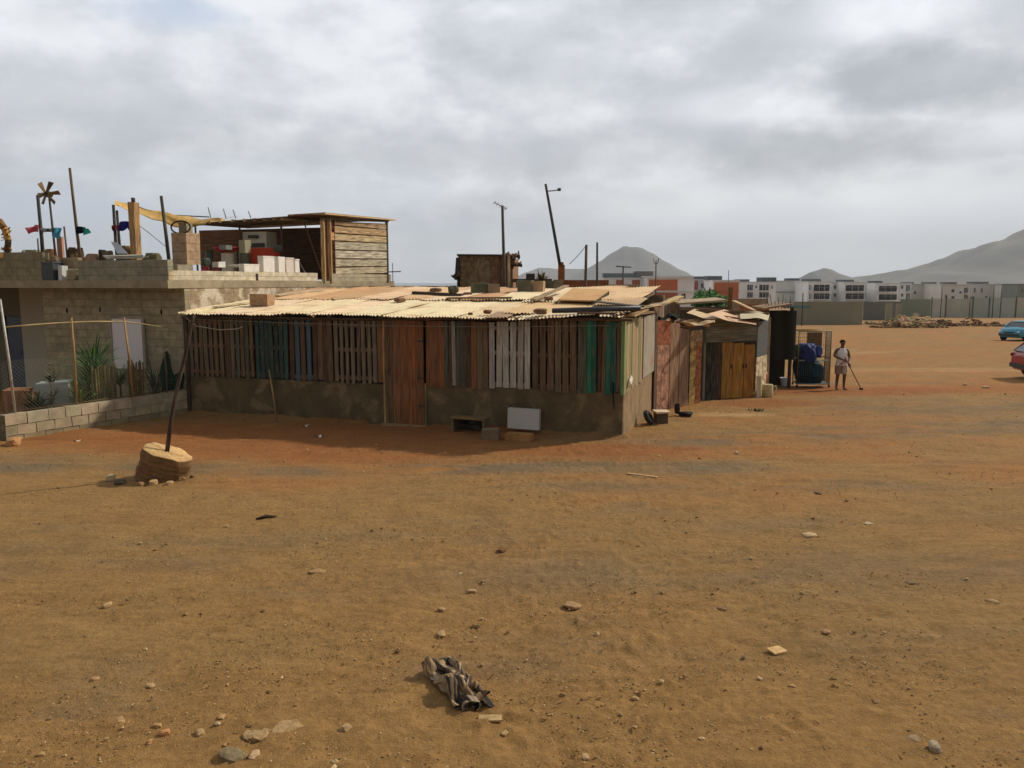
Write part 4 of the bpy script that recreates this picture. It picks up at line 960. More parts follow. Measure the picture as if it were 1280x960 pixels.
mb = MB(); p = terr(76, 320, .45); p.z = 3.352; mb.cbox(p, (.13, .13, zpx(296, p.y) - 3.352), c(178, 130, 110), rot=.1, mode='wall'); tag(mb.build('brick_pier', M['concrete']), 'slim pinkish pier beside the whirligig mast', 'pier')
mb = MB(); p, q = terr(140, 301, .35), terr(157, 318, .35); p2 = terr(147, 319, .35)
mb.hexa([terr(146, 317, .30), terr(160, 317, .30), terr(160, 317, .33), terr(146, 317, .33), terr(139, 302, .45), terr(147, 303, .45), terr(147, 303, .48), terr(139, 302, .48)], c(196, 200, 204)); tag(mb.build('sheet', M['plaster']), 'pale grey sheet tilted on the parapet left of the thick column', 'sheet')
mb = MB(); mb.hexa([terr(133, 324, -.2), terr(180, 323, -.2), terr(180, 323, .2), terr(133, 324, .2), terr(128, 320, -.2), terr(178, 319, -.2), terr(178, 318, .2), terr(128, 319, .2)], c(196, 190, 174)); tag(mb.build('board', M['wood']), 'whitish board lying flat on the parapet under the tilted sheet', 'board')
# tank, white jug and rubble in the gap of the parapet
tk = empty('water_tank', terr(64, 349, -.2), 'dark grey square tank standing in the gap of the parapet', 'tank'); tk.location.z = 3.352
p = V(tk.location); k = MB(); k.cbox(p, (.38, .34, zpx(329, p.y) - 3.352), c(62, 68, 72), rot=-.32, mode='wall', jit=.01); k.build('body', M['plastic'], tk)
k = MB(); k.cbox(p + Zu * (zpx(329, p.y) - 3.352), (.42, .38, .03), c(80, 84, 86), rot=-.32); k.build('lid', M['plastic'], tk)
p = terr(77, 349, -.2); p.z = 3.352; k = MB(); k.cbox(p, (.12, .2, .38), c(206, 206, 200), rot=-.32, mode='wall', jit=.008); tag(k.build('jug', M['plastic']), 'narrow whitish container beside the dark tank', 'container')
for i, (px, py, s_, cc, l) in enumerate(((84, 347, .2, c(196, 186, 160), 'pale rubble stone right of the whitish container'), (91, 340, .42, c(170, 158, 128), 'large pale broken block in the parapet gap'), (68, 322, .3, c(150, 130, 104), 'broken block perched above the dark tank'), (95, 348, .16, c(120, 106, 84), 'small grey rubble stone at the broken end of the parapet'))):
    p = terr(px, py, -.15); p.z = 3.352 + s_ * .35 if i != 2 else zpx(325, p.y); mb = MB(); mb.rock(p, (s_, s_ * .8, s_ * 1.0), cc, i + 20, 2); tag(mb.build('stone', M['stone']), l, 'stone')
mb = MB(); sbox(mb, apx(80, bP, 3.9), apx(56, bP, 3.9), .1, .3, 3.352, 3.95, c(170, 150, 120), 'wall', .02); tag(mb.build('low_wall', M['block']), 'short broken block wall behind the dark tank', 'wall')
mb = MB(); sbox(mb, aH + .03, apx(210, bP, 3.6), bP + .01, bP + .2, 3.352, 3.57, c(196, 176, 140), 'wall', .01); mb.build('parapet', M['block'], hs)
# straw garland at the left edge
gl = MB(); pts = [terr(-10, 318, -.1)]; 
for (px, py) in ((-16, 300), (-14, 285), (-6, 276), (2, 277), (8, 286), (11, 300), (9, 315), (4, 320)): pts.append(terr(px, py, -.1))
gl.tube(pts[1:], [.07, .09, .10, .10, .09, .08, .08, .06], [c(176, 130, 60), c(150, 104, 52), c(196, 150, 76), c(120, 84, 44), c(190, 144, 72), c(96, 68, 40), c(176, 134, 66), c(150, 110, 56)], 9)
for k in range(60):
    i = random.randrange(1, len(pts) - 1); p = pts[i].lerp(pts[i + 1], random.random()) if i < len(pts) - 1 else pts[i]; d = V((random.uniform(-1, 1), random.uniform(-1, .2), random.uniform(-1, 1))).normalized()
    gl.beam(p + d * .05, p + d * .17, .05, .015, vary(random.choice([c(200, 156, 84), c(130, 90, 48), c(96, 66, 40)]), .2))
tag(gl.build('straw_garland', M['leaf']), 'arched brown straw garland on the parapet at the left edge', 'garland')
mb = MB(); p = terr(1, 319, -.3); mb.rock(p, (.32, .25, .2), c(222, 174, 96), 4, 3, .1); tag(mb.build('gourd', M['plastic']), 'rounded yellow lump hanging over the parapet under the garland', 'gourd')

# =================================================================== yard fence and yard in front of the block house
F0 = V((G(8, 552).x, G(8, 552).y, 0)); F1 = V((G(236, 517).x, G(236, 517).y, 0)); FD = (F1 - F0); FL = FD.length; FD.normalize(); FN = V((FD.y, -FD.x, 0))
def fw(s, t=0, z=0): return F0 + FD * s - FN * t + Zu * z
def sfx(px):     # distance along fence at column px
    k = (px - 640) / FPX * .992
    return (F0.x - k * F0.y) / (k * FD.y - FD.x)
yf = empty('yard_fence', fw(FL / 2), 'yard fence of wire mesh and sticks on a low wall of rough blocks', 'fence')
# each course laid of separate rough blocks inside one wall part
wl = MB(); zc = [-.12, .10, .32, .56]
for r_ in range(3):
    s = -.0 - (r_ % 2) * .2
    while s < FL:
        L_ = random.uniform(.36, .46); s0, s1 = max(0, s), min(FL, s + L_)
        if s1 - s0 > .06:
            o_ = fw(s0 + .006, 0, zc[r_] + .006); cc = vary([c(150, 132, 102), c(166, 150, 120), c(176, 162, 134)][r_], .14)
            wl.box(o_, FD * (s1 - s0 - .016), -FN * .18, (0, 0, zc[r_ + 1] - zc[r_] - .012), cc, 'wall', .008)
        s += L_
wl.box(fw(0, .02, -.12), FD * FL, -FN * .14, (0, 0, .66), c(120, 104, 80), 'wall')
wl.build('block_wall', M['concrete'], yf)
# return of the wall toward the left, in shade
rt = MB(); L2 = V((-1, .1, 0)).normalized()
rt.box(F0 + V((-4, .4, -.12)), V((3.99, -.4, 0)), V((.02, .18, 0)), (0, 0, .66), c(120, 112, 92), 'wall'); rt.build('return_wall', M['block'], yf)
def fpost(px, pyt, cc, r=.02, z0=.5, lean=0, name='post', mat='wood'):
    s = sfx(px); p = fw(s, .09, z0); q = fw(s + lean, .09); q.z = zpx(pyt, q.y); mb = MB(); mb.tube([p, (p + q) / 2 + FD * .015, q], [r, r * .95, r * .8], cc, 7); o = mb.build(name, M[mat], yf); return q
fpost(9, 374, c(186, 182, 168), .028, lean=-.12, mat='metal'); fpost(88, 397, c(170, 136, 88), .028, lean=.02); fpost(161, 397, c(176, 136, 86), .028, lean=-.12); fpost(204, 440, c(120, 100, 70), .022)
mb = MB(); rp = []
for px, py in ((5, 409), (40, 406), (87, 403), (120, 402), (155, 402), (185, 406), (212, 410)): q = fw(sfx(px), .09); q.z = zpx(py, q.y); rp.append(q)
mb.tube(rp, [.02, .019, .02, .018, .018, .014, .008], c(182, 156, 104), 7); mb.build('top_rail', M['wood'], yf)
mb = MB(); mb.tube([fw(0, .09, .60), fw(FL * .5, .09, .60), fw(FL - .1, .09, .60)], .014, c(120, 96, 62), 6); mb.build('bottom_rail', M['wood'], yf)
mb = MB(); s = 0.05; htop = lambda s: 1.62 if s < sfx(165) else 1.5
# diamond wire mesh
st = .085; s_end = FL - .2
k = -1.2
while k < s_end:
    for sg in (1, -1):
        sA = k if sg > 0 else k + 1.1; sB = k + 1.1 if sg > 0 else k; zA_, zB_ = .58, 1.68
        if sA < 0.05: t_ = (0.05 - sA) / (sB - sA); sA, zA_ = .05, zA_ + (zB_ - zA_) * t_
        if sB < 0.05: t_ = (0.05 - sA) / (sB - sA); sB, zB_ = .05, zA_ + (zB_ - zA_) * t_
        if sA > s_end: t_ = (s_end - sA) / (sB - sA); sA, zA_ = s_end, zA_ + (zB_ - zA_) * t_
        if sB > s_end: t_ = (s_end - sA) / (sB - sA); sB, zB_ = s_end, zA_ + (zB_ - zA_) * t_
        if abs(sA - sB) > .02 and abs(zA_ - zB_) > .01: mb.tube([fw(sA, .09, zA_), fw(sB, .09, zB_)], .0016, c(150, 146, 126), 3, cap=False)
    k += st
mb.build('wire_mesh', M['metal'], yf)

# ---- plants in the yard
def blades(ctr, n, L_, wd, cols, spread=1., up=.8, droop=.6, name='foliage', parent=None, mat='leaf', seg=5, zj=.0):
    mb = MB()
    for i in range(n):
        az_ = random.uniform(0, 2 * pi); e = random.uniform(.15, 1.) * spread; l = L_ * random.uniform(.6, 1.1)
        d = V((cos(az_) * e, sin(az_) * e, up * random.uniform(.7, 1.2))).normalized(); side = d.cross(Zu).normalized(); p = V(ctr) + V((random.uniform(-.06, .06), random.uniform(-.06, .06), random.uniform(0, zj))); pts = []
        for k_ in range(seg + 1):
            w_ = wd * (.5 + 1.2 * k_ / seg) * (1 - (k_ / seg) ** 2) + .002
            pts.append((p - side * w_, p + side * w_)); d = (d - Zu * droop * (k_ + .5) / seg * .45).normalized(); p = p + d * l / seg
        cc = vary(random.choice(cols), .25)
        for k_ in range(seg): mb.face((pts[k_][0], pts[k_][1], pts[k_ + 1][1], pts[k_ + 1][0]), cc)
    return mb.build(name, M[mat], parent)
GR = [c(70, 124, 50), c(56, 104, 44), c(100, 150, 66), c(44, 84, 36)]
def yp(px, py, t): # yard point: behind the fence by t metres along -FN
    s = sfx(px); p = fw(s, t); 
    # re-solve the column at that offset
    for _ in range(4):
        cur = 640 + FPX * p.x / (p.y * .992 + .3); s += (px - cur) / FPX * p.y / max(.15, abs(FD.x - FD.y * (px - 640) / FPX)); p = fw(s, t)
    p.z = 0; return p
def yz(py, p): return zpx(py, p.y)
p = yp(118, 500, .9); pt = empty('tall_plant', p, 'tall spiky green plant in the middle of the yard', 'plant')
mb = MB(); mb.tube([p, p + Zu * .5 + V((.03, 0, 0)), p + Zu * .9], [.05, .04, .03], c(110, 90, 60), 7); mb.build('stem', M['bark'], pt)
blades(p + Zu * .95, 120, 1.0, .022, GR, 1., .8, .9, parent=pt, zj=.25)
blades(p + Zu * .35, 110, .95, .02, GR, .9, .9, .9, parent=pt, zj=.3)
blades(p + V((-.25, .1, .2)), 50, .9, .02, GR, .6, 1.1, .6, parent=pt, zj=.3)
p = yp(150, 500, .8); pt = empty('small_palm', p, 'smaller spiky plant against the white sheet', 'plant')
mb = MB(); mb.tube([p, p + Zu * .8], [.035, .02], c(120, 100, 66), 6); mb.build('stem', M['bark'], pt); blades(p + Zu * .75, 40, .55, .016, [c(120, 130, 70), c(86, 104, 52), c(140, 140, 80)], 1., .7, .8, parent=pt, zj=.2)
p = yp(45, 505, .55); pt = empty('dark_shrub', p, 'dark low shrub behind the left part of the fence', 'shrub')
blades(p + Zu * .2, 120, .55, .022, [c(34, 52, 26), c(46, 66, 32), c(28, 40, 22)], 1., .8, .7, parent=pt, zj=.35); mb = MB(); mb.tube([p, p + Zu * .4], .02, c(80, 66, 46), 6); mb.build('stem', M['bark'], pt)
p = yp(64, 500, .6); pt = empty('thin_plant', p, 'thin leafy plant in front of the white cabinet', 'plant')
mb = MB(); mb.tube([p, p + V((.04, 0, .6)), p + V((.0, 0, 1.1))], [.02, .015, .01], c(110, 92, 60), 6); mb.build('stem', M['bark'], pt)
blades(p + Zu * 1.05, 26, .35, .03, [c(60, 62, 30), c(48, 56, 30)], 1.2, .5, .8, parent=pt, zj=.1); blades(p + Zu * .5, 26, .4, .022, [c(70, 78, 40), c(48, 60, 30)], 1.2, .6, .8, parent=pt, zj=.3)
p = yp(98, 500, .4); pt = empty('yellow_green_plant', p, 'yellow green plant at the foot of the tall spiky one', 'plant'); blades(p + Zu * .45, 60, .5, .018, [c(128, 134, 52), c(100, 116, 48)], 1., .9, .7, name='foliage', parent=pt, zj=.3); mb = MB(); mb.tube([p, p + Zu * .5], .015, c(100, 90, 56), 5); mb.build('stem', M['bark'], pt)
# olive reed screens
def reed(px0, px1, pyt, t, cc, label, name='reed_screen'):
    p, q = yp(px0, 500, t), yp(px1, 500, t); zt_ = zpx(pyt, p.y); mb = MB(); n = int((q - p).length / .025)
    for i in range(n):
        x = p.lerp(q, i / n) + FN * random.uniform(-.03, .03); mb.beam(x, x + V((random.uniform(-.03, .03), 0, zt_ + random.uniform(-.12, .05))), .024, .02, vary(cc, .25))
    return tag(mb.build(name, M['wood']), label, 'screen')
reed(115, 146, 459, .45, c(130, 114, 62), 'olive reed screen behind the fence left of the pale stick')
reed(161, 179, 452, .35, c(140, 112, 64), 'brownish reed screen behind the fence right of the pale stick')
p = yp(170, 500, .7); pt = empty('dry_bush', p, 'dry olive bush under the white sheet', 'bush'); blades(p + Zu * .4, 90, .55, .016, [c(120, 112, 56), c(96, 96, 48), c(140, 124, 70)], 1., .8, .6, parent=pt, zj=.5); mb = MB(); mb.tube([p, p + Zu * .5], .02, c(100, 84, 56), 5); mb.build('stem', M['bark'], pt)
p = yp(193, 495, .5); pt = empty('twiggy_plant', p, 'thin twiggy plant at the shaded end of the fence', 'plant'); blades(p + Zu * .3, 34, .85, .012, [c(60, 70, 44), c(72, 74, 48)], .8, 1., .4, parent=pt, zj=.5); mb = MB(); mb.tube([p, p + Zu * .9], .014, c(70, 60, 42), 5); mb.build('stem', M['bark'], pt)
# dark shade net at the right end
mb = MB(); p0_, p1_ = yp(200, 490, .15), fw(FL - .02, .1)
mb.grid(lambda u, v: p0_.lerp(p1_, u) + Zu * (.58 + v * (.35 + .65 * math.exp(-((u - .35) / .22) ** 2) + .12 * sin(u * 9))) + FN * .04 * sin(u * 11 + v * 4), 24, 12, lambda u, v: vary(c(26, 56, 44), .1)); tag(mb.build('shade_net', M['cloth']), 'dark green net bunched on the fence beside the shack', 'net')
# cabinet, box, door leaf
p = yp(72, 505, 1.1); cb = empty('white_cabinet', p, 'old white cabinet in the yard behind a thin plant', 'cabinet'); k = MB(); k.cbox(p, (.62, .5, .98), c(176, 184, 176), rot=.3, mode='wall', jit=.01, tilt=(0, -.06)); k.build('body', M['plaster'], cb); k = MB(); k.cbox(p + Zu * .97 + V((-.05, 0, 0)), (.7, .56, .04), c(190, 194, 186), rot=.3, tilt=(0, -.06)); k.build('top', M['plaster'], cb)
p = yp(22, 505, 1.0); k = MB(); k.cbox(p, (.5, .45, .95), c(150, 96, 56), rot=.2, mode='grain', jit=.015); tag(k.build('wooden_box', M['wood']), 'orange brown wooden box in the yard by the porch', 'box')
a0_, a1_ = apx(179, bH - .12, 1.5), apx(139, bH - .12, 1.5); zt_ = zpx(397, S(a0_, bH).y); ws = empty('white_shutter', S((a0_ + a1_) / 2, bH - .1, .9), 'tall white framed panel standing against the house wall', 'panel')
zl = zpx(452, S(a0_, bH).y)
k = MB(); sbox(k, a0_, a1_, bH - .08, bH - .03, zl - .2, zt_, c(226, 220, 218), 'wall', .004); k.build('panel', M['plaster'], ws)
k = MB(); 
for q_ in ((a0_ - .03, a0_ + .03, zl - .2, zt_ + .03), (a1_ - .03, a1_ + .03, zl - .2, zt_ + .03), (a0_ + .032, a1_ - .032, zt_ - .03, zt_ + .03)): sbox(k, q_[0], q_[1], bH - .1, bH - .083, q_[2], q_[3], c(176, 160, 140), 'grain')
k.build('frame', M['wood'], ws)
# a stone at the foot of the fence wall
def gstone(px, py, wpx, hpx, cc, label, seed=1, mat='stone', name='stone', flat=1., rough=.25, sink=.3, sub=2, cat='stone', group=None):
    p = G(px, py); sc_ = p.y / FPX * 1.02; w_, h_ = wpx * sc_, hpx * sc_
    mb = MB(); mb.rock(p + Zu * (h_ * (.5 - sink * .5)), (w_ * 1.15, w_ * .85, h_ * 1.2), cc, seed, sub, rough)
    return tag(mb.build(name, M[mat]), label, cat, group)
gstone(18, 556, 22, 11, c(186, 140, 90), 'tan stone at the foot of the left end of the fence wall', 2)
gstone(76, 506, 8, 5, c(206, 180, 150), 'little pale stone in the yard on the wall top', 3) if False else None

# =================================================================== pole stuck in a concrete lump
bp = empty('leaning_pole', G(200, 603), 'dark pole leaning from a tilted lump of cast concrete', 'pole')
p = V(bp.location) + V((-.14, .30, 0)); ax = V((.34, -.04, 1)).normalized(); sx = V((1, 0, -.34)).normalized(); sy = ax.cross(sx)
rings = []; nr_ = 40
prof = [(-.14, .40), (.0, .40), (.06, .41), (.10, .395), (.14, .405), (.18, .395), (.22, .41), (.26, .398), (.30, .405), (.34, .395), (.38, .405), (.42, .398), (.475, .405), (.49, .39), (.485, .0)]
for h_, r_ in prof:
    rings.append([p + ax * (h_ + (.035 * mnoise.noise((cos(t_) * 2, sin(t_) * 2, h_ * 6)))) + (sx * cos(t_) + sy * sin(t_) * .85) * r_ * (1 + .16 * mnoise.noise((cos(t_) * 1.6, sin(t_) * 1.6, 4)) + .11 * mnoise.noise((cos(t_) * 5, sin(t_) * 5, h_ * 7))) for t_ in [2 * pi * k / nr_ for k in range(nr_)]])
mb = MB(); cols_ = [c(128, 98, 64), c(118, 88, 56), c(126, 96, 62), c(112, 84, 54), c(128, 98, 62), c(114, 86, 56), c(124, 94, 60), c(112, 84, 54), c(130, 100, 64), c(116, 88, 58), c(126, 98, 64), c(120, 92, 60)] + [c(206, 168, 114)] * 3; mb.loft(rings, cols_, cap=False); mb.build('concrete_foot', M['stone'], bp)  # last bands, the top, painted paler to carry the sunlight on it
top = p + ax * .46
t1_ = P(221, 487, top.y + .15); t2_ = P(240, 403, top.y + .25); t3_ = P(243, 393, top.y + .27)
mb = MB(); mb.tube([top + V((.0, 0, -.05)), top.lerp(t1_, .5) + V((-.01, 0, 0)), t1_, t1_.lerp(t2_, .5) + V((.01, 0, 0)), t2_, t3_], [.038, .034, .031, .03, .028, .025], c(66, 50, 38), 9); mb.build('pole', M['wood'], bp)
for px, py, w_, h_, cc, l, sd_ in ((138, 600, 12, 9, c(204, 180, 134), 'pale stone left of the concrete lump', 4), (176, 607, 9, 6, c(170, 130, 86), 'small tan stone under the left edge of the concrete lump', 5), (192, 606, 14, 8, c(186, 150, 104), 'stone wedged under the front of the concrete lump', 6), (212, 606, 10, 6, c(196, 162, 116), 'flat stone under the right front of the concrete lump', 7), (228, 601, 9, 6, c(160, 124, 84), 'stone at the right foot of the concrete lump', 8), (240, 598, 6, 5, c(120, 92, 66), 'tiny dark stone right of the concrete lump', 9), (150, 604, 20, 5, c(86, 76, 56), 'flat dark lump standing in for the shadow left of the concrete lump', 10)):  # the last one is a dark lump painted as the cast shadow
    gstone(px, py, w_, h_, cc, l, sd_)

# =================================================================== loose stones, sticks and scraps on the open ground
LS = [(596, 899, 0)]
for px, py, w_, h_, cc, l, sd_ in (
    (628, 688, 17, 8, c(110, 78, 48), 'dark brown clod in the middle of the open ground', 11),
    (206, 917, 14, 10, c(190, 138, 86), 'rounded tan stone with a smaller one to its left, lower left', 12), (197, 908, 12, 8, c(196, 146, 96), 'tan stone behind the rounded one at the lower left', 13),
    (250, 918, 17, 12, c(176, 142, 98), 'single rounded greyish stone, lower left', 14), (187, 928, 10, 7, c(186, 134, 86), 'small tan stone left of the rounded pair', 15),
    (119, 850, 12, 7, c(184, 144, 96), 'brownish stone with a dark underside at the left', 16), (187, 858, 14, 7, c(190, 156, 108), 'flat stone right of the brownish one at the left', 17),
    (150, 901, 18, 8, c(176, 142, 96), 'long low stone at the lower left', 18), (277, 897, 13, 6, c(190, 152, 104), 'flat pale stone behind the rounded greyish one', 19),
    (134, 757, 14, 7, c(196, 166, 120), 'pale stone cluster lump, left middle ground', 20), (397, 715, 22, 6, c(166, 136, 92), 'low rubbly lump left of the middle', 21),
    (290, 948, 40, 22, c(124, 112, 84), 'big dark grey stone half buried at the bottom edge', 22), (318, 947, 22, 12, c(196, 164, 122), 'tan stone touching the big grey one at the bottom edge', 23), (432, 912, 18, 12, c(176, 146, 104), 'chunky stone right of the flat layered rock', 24),
    (1012, 670, 20, 7, c(206, 176, 132), 'flat pale stone right of the middle', 25), (715, 758, 26, 8, c(170, 140, 96), 'low broken lump in the centre right foreground', 26), (1240, 753, 16, 7, c(180, 148, 104), 'flat tan stone near the right edge', 27),
    (1168, 938, 22, 24, c(176, 166, 136), 'upright pale grey stone at the lower right', 28), (1142, 925, 20, 8, c(150, 132, 100), 'flat stone behind the upright pale grey one', 29), (990, 858, 10, 5, c(176, 140, 92), 'small tan stone right of the dark patch', 30),
    (950, 849, 7, 5, c(214, 196, 158), 'tiny whitish stone on the dark patch, right of centre', 31), (1095, 877, 14, 5, c(130, 100, 66), 'dark flat stone in the right foreground', 32), (1033, 790, 15, 5, c(166, 132, 90), 'flat stone right of the tan tile', 33),
    (794, 874, 10, 7, c(190, 158, 112), 'small pale stone right of the crumpled shirt', 34), (704, 869, 9, 6, c(150, 112, 70), 'small brown stone behind and right of the shirt', 35), (732, 947, 14, 6, c(190, 160, 116), 'pale flat stone at the bottom centre', 36), (631, 917, 12, 5, c(186, 154, 110), 'small pale stone below the tan tile by the shirt', 37),
    (1138, 729, 16, 5, c(110, 92, 66), 'greenish dark stone in the right middle ground', 38), (903, 762, 14, 6, c(130, 100, 66), 'dark clod left of the tan tile', 39), (1023, 617, 10, 4, c(90, 70, 48), 'small black clod in the right distance', 40), (576, 718, 7, 4, c(214, 196, 160), 'tiny white stone left of the low broken lump', 41),
    (590, 739, 12, 5, c(186, 158, 116), 'pale flat pebble above the crumpled shirt', 42), (552, 762, 11, 5, c(180, 148, 104), 'pale pebble left of and above the shirt', 43), (552, 793, 16, 5, c(176, 146, 104), 'flat pebble just above the shirt', 44), (226, 748, 7, 4, c(84, 70, 50), 'small dark pebble left of the middle', 45), (1085, 655, 14, 4, c(190, 170, 130), 'flat whitish pebble in the right distance', 46), (1160, 497, 0, 0, None, '', 0)):
    if cc: gstone(px, py, w_ * .95, h_ * .72, tuple(.72 * a + .28 * b_ for a, b_ in zip(vary(cc, .06), c(146, 112, 72))), l, sd_, sink=.6)
# flat layered rock at lower left
for i, (px, py, w_, d_, rot) in enumerate(((352, 912, .27, .13, .35), (320, 921, .17, .09, .1))):
    p = G(px, py); mb = MB(); mb.rock(p + Zu * .005, (w_ * 1.3, d_ * 1.5, .06), c(168, 138, 94), 50 + i, 3, .2); tag(mb.build('flat_rock', M['stone']), ['larger flat layered rock flush with the ground, lower left', 'smaller flat rock left of the larger layered one'][i], 'rock')
# tiles and sticks
p = G(971, 815); mb = MB(); mb.cbox(p + Zu * .005, (.15, .11, .018), c(206, 168, 112), rot=.5, jit=.004, tilt=(.05, .05)); tag(mb.build('tile_shard', M['stone']), 'square tan tile piece lying flat, right foreground', 'tile')
p = G(613, 900); mb = MB(); mb.cbox(p + Zu * .004, (.175, .085, .016), c(176, 146, 100), rot=.05, jit=.003); tag(mb.build('tile_shard', M['stone']), 'thin tan tile piece beside the cuff of the shirt', 'tile')
a_, b_ = G(784, 593), G(822, 598); mb = MB(); mb.beam(a_ + Zu * .02, b_ + Zu * .02, .05, .02, c(206, 170, 118), jit=.004); tag(mb.build('stick', M['wood']), 'pale flat stick lying on the gravel right of centre', 'stick')
a_, b_ = G(320, 650), G(346, 647); mb = MB(); mb.tube([a_ + Zu * .015, a_.lerp(b_, .5) + Zu * .03, b_ + Zu * .02], [.012, .03, .01], c(58, 42, 30), 6); tag(mb.build('stick', M['bark']), 'short dark stick lying left of the middle', 'stick')
for px, py, cc, l in ((398, 546, c(226, 224, 218), 'white scrap on the shaded ground left of the door'), (381, 533, c(210, 206, 198), 'smaller white scrap nearer the wall'), (97, 552, c(206, 190, 160), 'pale scrap by the fence wall')):
    p = G(px, py); mb = MB(); mb.grid(lambda u, v: p + V((.13 * (u - .5), .12 * (v - .5), .02 + .025 * sin(u * 5) * cos(v * 4))), 4, 4, cc); tag(mb.build('paper_scrap', M['cloth']), l, 'scrap')
for px, py, w_, h_, cc, l, sd_ in ((237, 514, 9, 6, c(166, 140, 100), 'pale stone at the left end of the shack wall', 61), (247, 517, 9, 6, c(130, 110, 86), 'grey stone beside it at the foot of the left end post', 62)): gstone(px, py, w_, h_, cc, l, sd_)
# gravel: countless small stones
def gravel():
    base = []
    for s in range(6):
        bm = bmesh.new(); bmesh.ops.create_icosphere(bm, subdivisions=1, radius=.5)
        for vv_ in bm.verts: vv_.co *= 1 + .5 * mnoise.noise(vv_.co * 2.3 + V((s * 7, 0, 0)))
        base.append((np.array([list(x.co) for x in bm.verts]), [[x.index for x in f.verts] for f in bm.faces])); bm.free()
    n = 40000; ys = 4.2 * (26 / 4.2) ** rng.random(n); xs = (rng.random(n) * 2 - 1) * (.75 * ys + 1.0)
    den = fbm(xs * .9, ys * 1.4, 101, 4, .6); keep = den > .40 + .22 * rng.random(n); xs, ys = xs[keep], ys[keep]
    sz = .007 + .013 * rng.random(len(xs)) ** 2 + .035 * (rng.random(len(xs)) > .975) * rng.random(len(xs)); sz *= (1 + ys * .018)
    V_, F_, C_ = [], [], []
    pal = [c(164, 132, 86), c(146, 114, 70), c(184, 154, 108), c(112, 88, 56), c(132, 112, 80), c(194, 168, 124)]
    k0 = 0
    for x, y_, s in zip(xs, ys, sz):
        rel = S(0, 0); da = (V((x, y_, 0)) - A0)
        if 0 < da.dot(U) < LEN and da.dot(W) > -.05: continue
        bv, bf = base[rng.integers(6)]; a_ = rng.random() * 6.28; ca_, sa_ = cos(a_), sin(a_)
        q_ = bv * np.array([s * 1.2, s * .9, s * .65]); q_ = np.stack([q_[:, 0] * ca_ - q_[:, 1] * sa_ + x, q_[:, 0] * sa_ + q_[:, 1] * ca_ + y_, q_[:, 2] + gz(x, y_) + s * .16 + .008], 1)
        V_.append(q_); F_ += [[i + k0 for i in f] for f in bf]; k0 += len(bv); C_.append(np.tile(np.array([*pal[rng.integers(6)], 1.]), (len(bf) * 3, 1)))
    me = bpy.data.meshes.new('gravel'); me.from_pydata(np.concatenate(V_).tolist(), [], F_); ca = me.attributes.new('Col', 'FLOAT_COLOR', 'CORNER'); ca.data.foreach_set('color', np.concatenate(C_).ravel()); me.materials.append(M['stone'])
    o = bpy.data.objects.new('gravel', me); col.objects.link(o); tag(o, kind='stuff')
gravel()

# =================================================================== crumpled shirt
st_ = empty('crumpled_shirt', G(578, 875), 'crumpled striped shirt lying on the dirt in the foreground', 'shirt')
ctr = G(572, 862); dirA = (G(612, 888) - G(545, 822)); dirA.z = 0; dirA.normalize(); dirB = V((dirA.y, -dirA.x, 0))     # along the bundle, toward the cuff; dirB points to the left-near side
STR = [c(112, 96, 80), c(84, 70, 66), c(150, 128, 96), c(66, 54, 52), c(134, 116, 92), c(170, 150, 118), c(94, 76, 72)]
def stripes(x): k = int(abs(x) * 60) % 7; return STR[k]
nxd, nyd = 64, 56; dq = DRAPED.copy()
dq = dq - np.array([dq[..., 0].mean(), dq[..., 1].mean(), 0])
def dpt_(i, j): q_ = dq[i, j]; return ctr + dirA * (q_[0] * 1.16 - .05) + dirB * q_[1] * .95 + Zu * (q_[2] * 1.45 + .002)
body = MB(); dpts = [[dpt_(i, j) for j in range(nyd + 1)] for i in range(nxd + 1)]
def plaid(i, j):
    a_ = STR[(j * 2 // 3) % 7]; 
    if i % 9 in (0, 1): a_ = tuple(x * .7 for x in a_)
    if j % 14 == 3: a_ = c(176, 150, 108)
    if mnoise.noise((i * .08, j * .08, 5)) > .18: a_ = tuple(.5 * x + .5 * y_ for x, y_ in zip(a_, c(140, 110, 74)))
    return a_
for i in range(nxd):
    for j in range(nyd): body.face((dpts[i][j], dpts[i + 1][j], dpts[i + 1][j + 1], dpts[i][j + 1]), plaid(i, j), None, True)
body = body.build('body', M['cloth'], st_)
sm_ = body.modifiers.new('thickness', 'SOLIDIFY'); sm_.thickness = .005; ss_ = body.modifiers.new('smooth', 'SUBSURF'); ss_.levels = 1; ss_.render_levels = 1
def froll(pts, rad, seed, name, flat=.55, n=14, cols=None, wr=.25):
    P0 = [ctr + dirA * a_ + dirB * b__ + Zu * z_ for a_, b__, z_ in pts]; fine = []; rr_ = []
    for i in range(len(P0) - 1):
        for k in range(8): t_ = k / 8; fine.append(P0[i].lerp(P0[i + 1], t_)); rr_.append(rad[i] * (1 - t_) + rad[i + 1] * t_)
    fine.append(P0[-1]); rr_.append(rad[-1]); rings = []
    for i, p in enumerate(fine):
        tg = (fine[min(i + 1, len(fine) - 1)] - fine[max(i - 1, 0)]).normalized(); sx = tg.cross(Zu).normalized(); sy = sx.cross(tg)
        rings.append([p + (sx * cos(a_) + sy * sin(a_) * flat) * rr_[i] * (1 + wr * mnoise.noise((cos(a_) * 1.8 + seed, sin(a_) * 1.8, i * .16)) + wr * .5 * mnoise.noise((cos(a_) * 4 + seed, sin(a_) * 4, i * .4))) for a_ in [2 * pi * k / (n * 2) for k in range(n * 2)]])
    mb2 = MB()
    for i in range(len(rings) - 1):
        for k in range(n * 2):
            k2 = (k + 1) % (n * 2); mb2.face((rings[i][k], rings[i][k2], rings[i + 1][k2], rings[i + 1][k]), cols[k % len(cols)], None, True)
    return mb2, rings
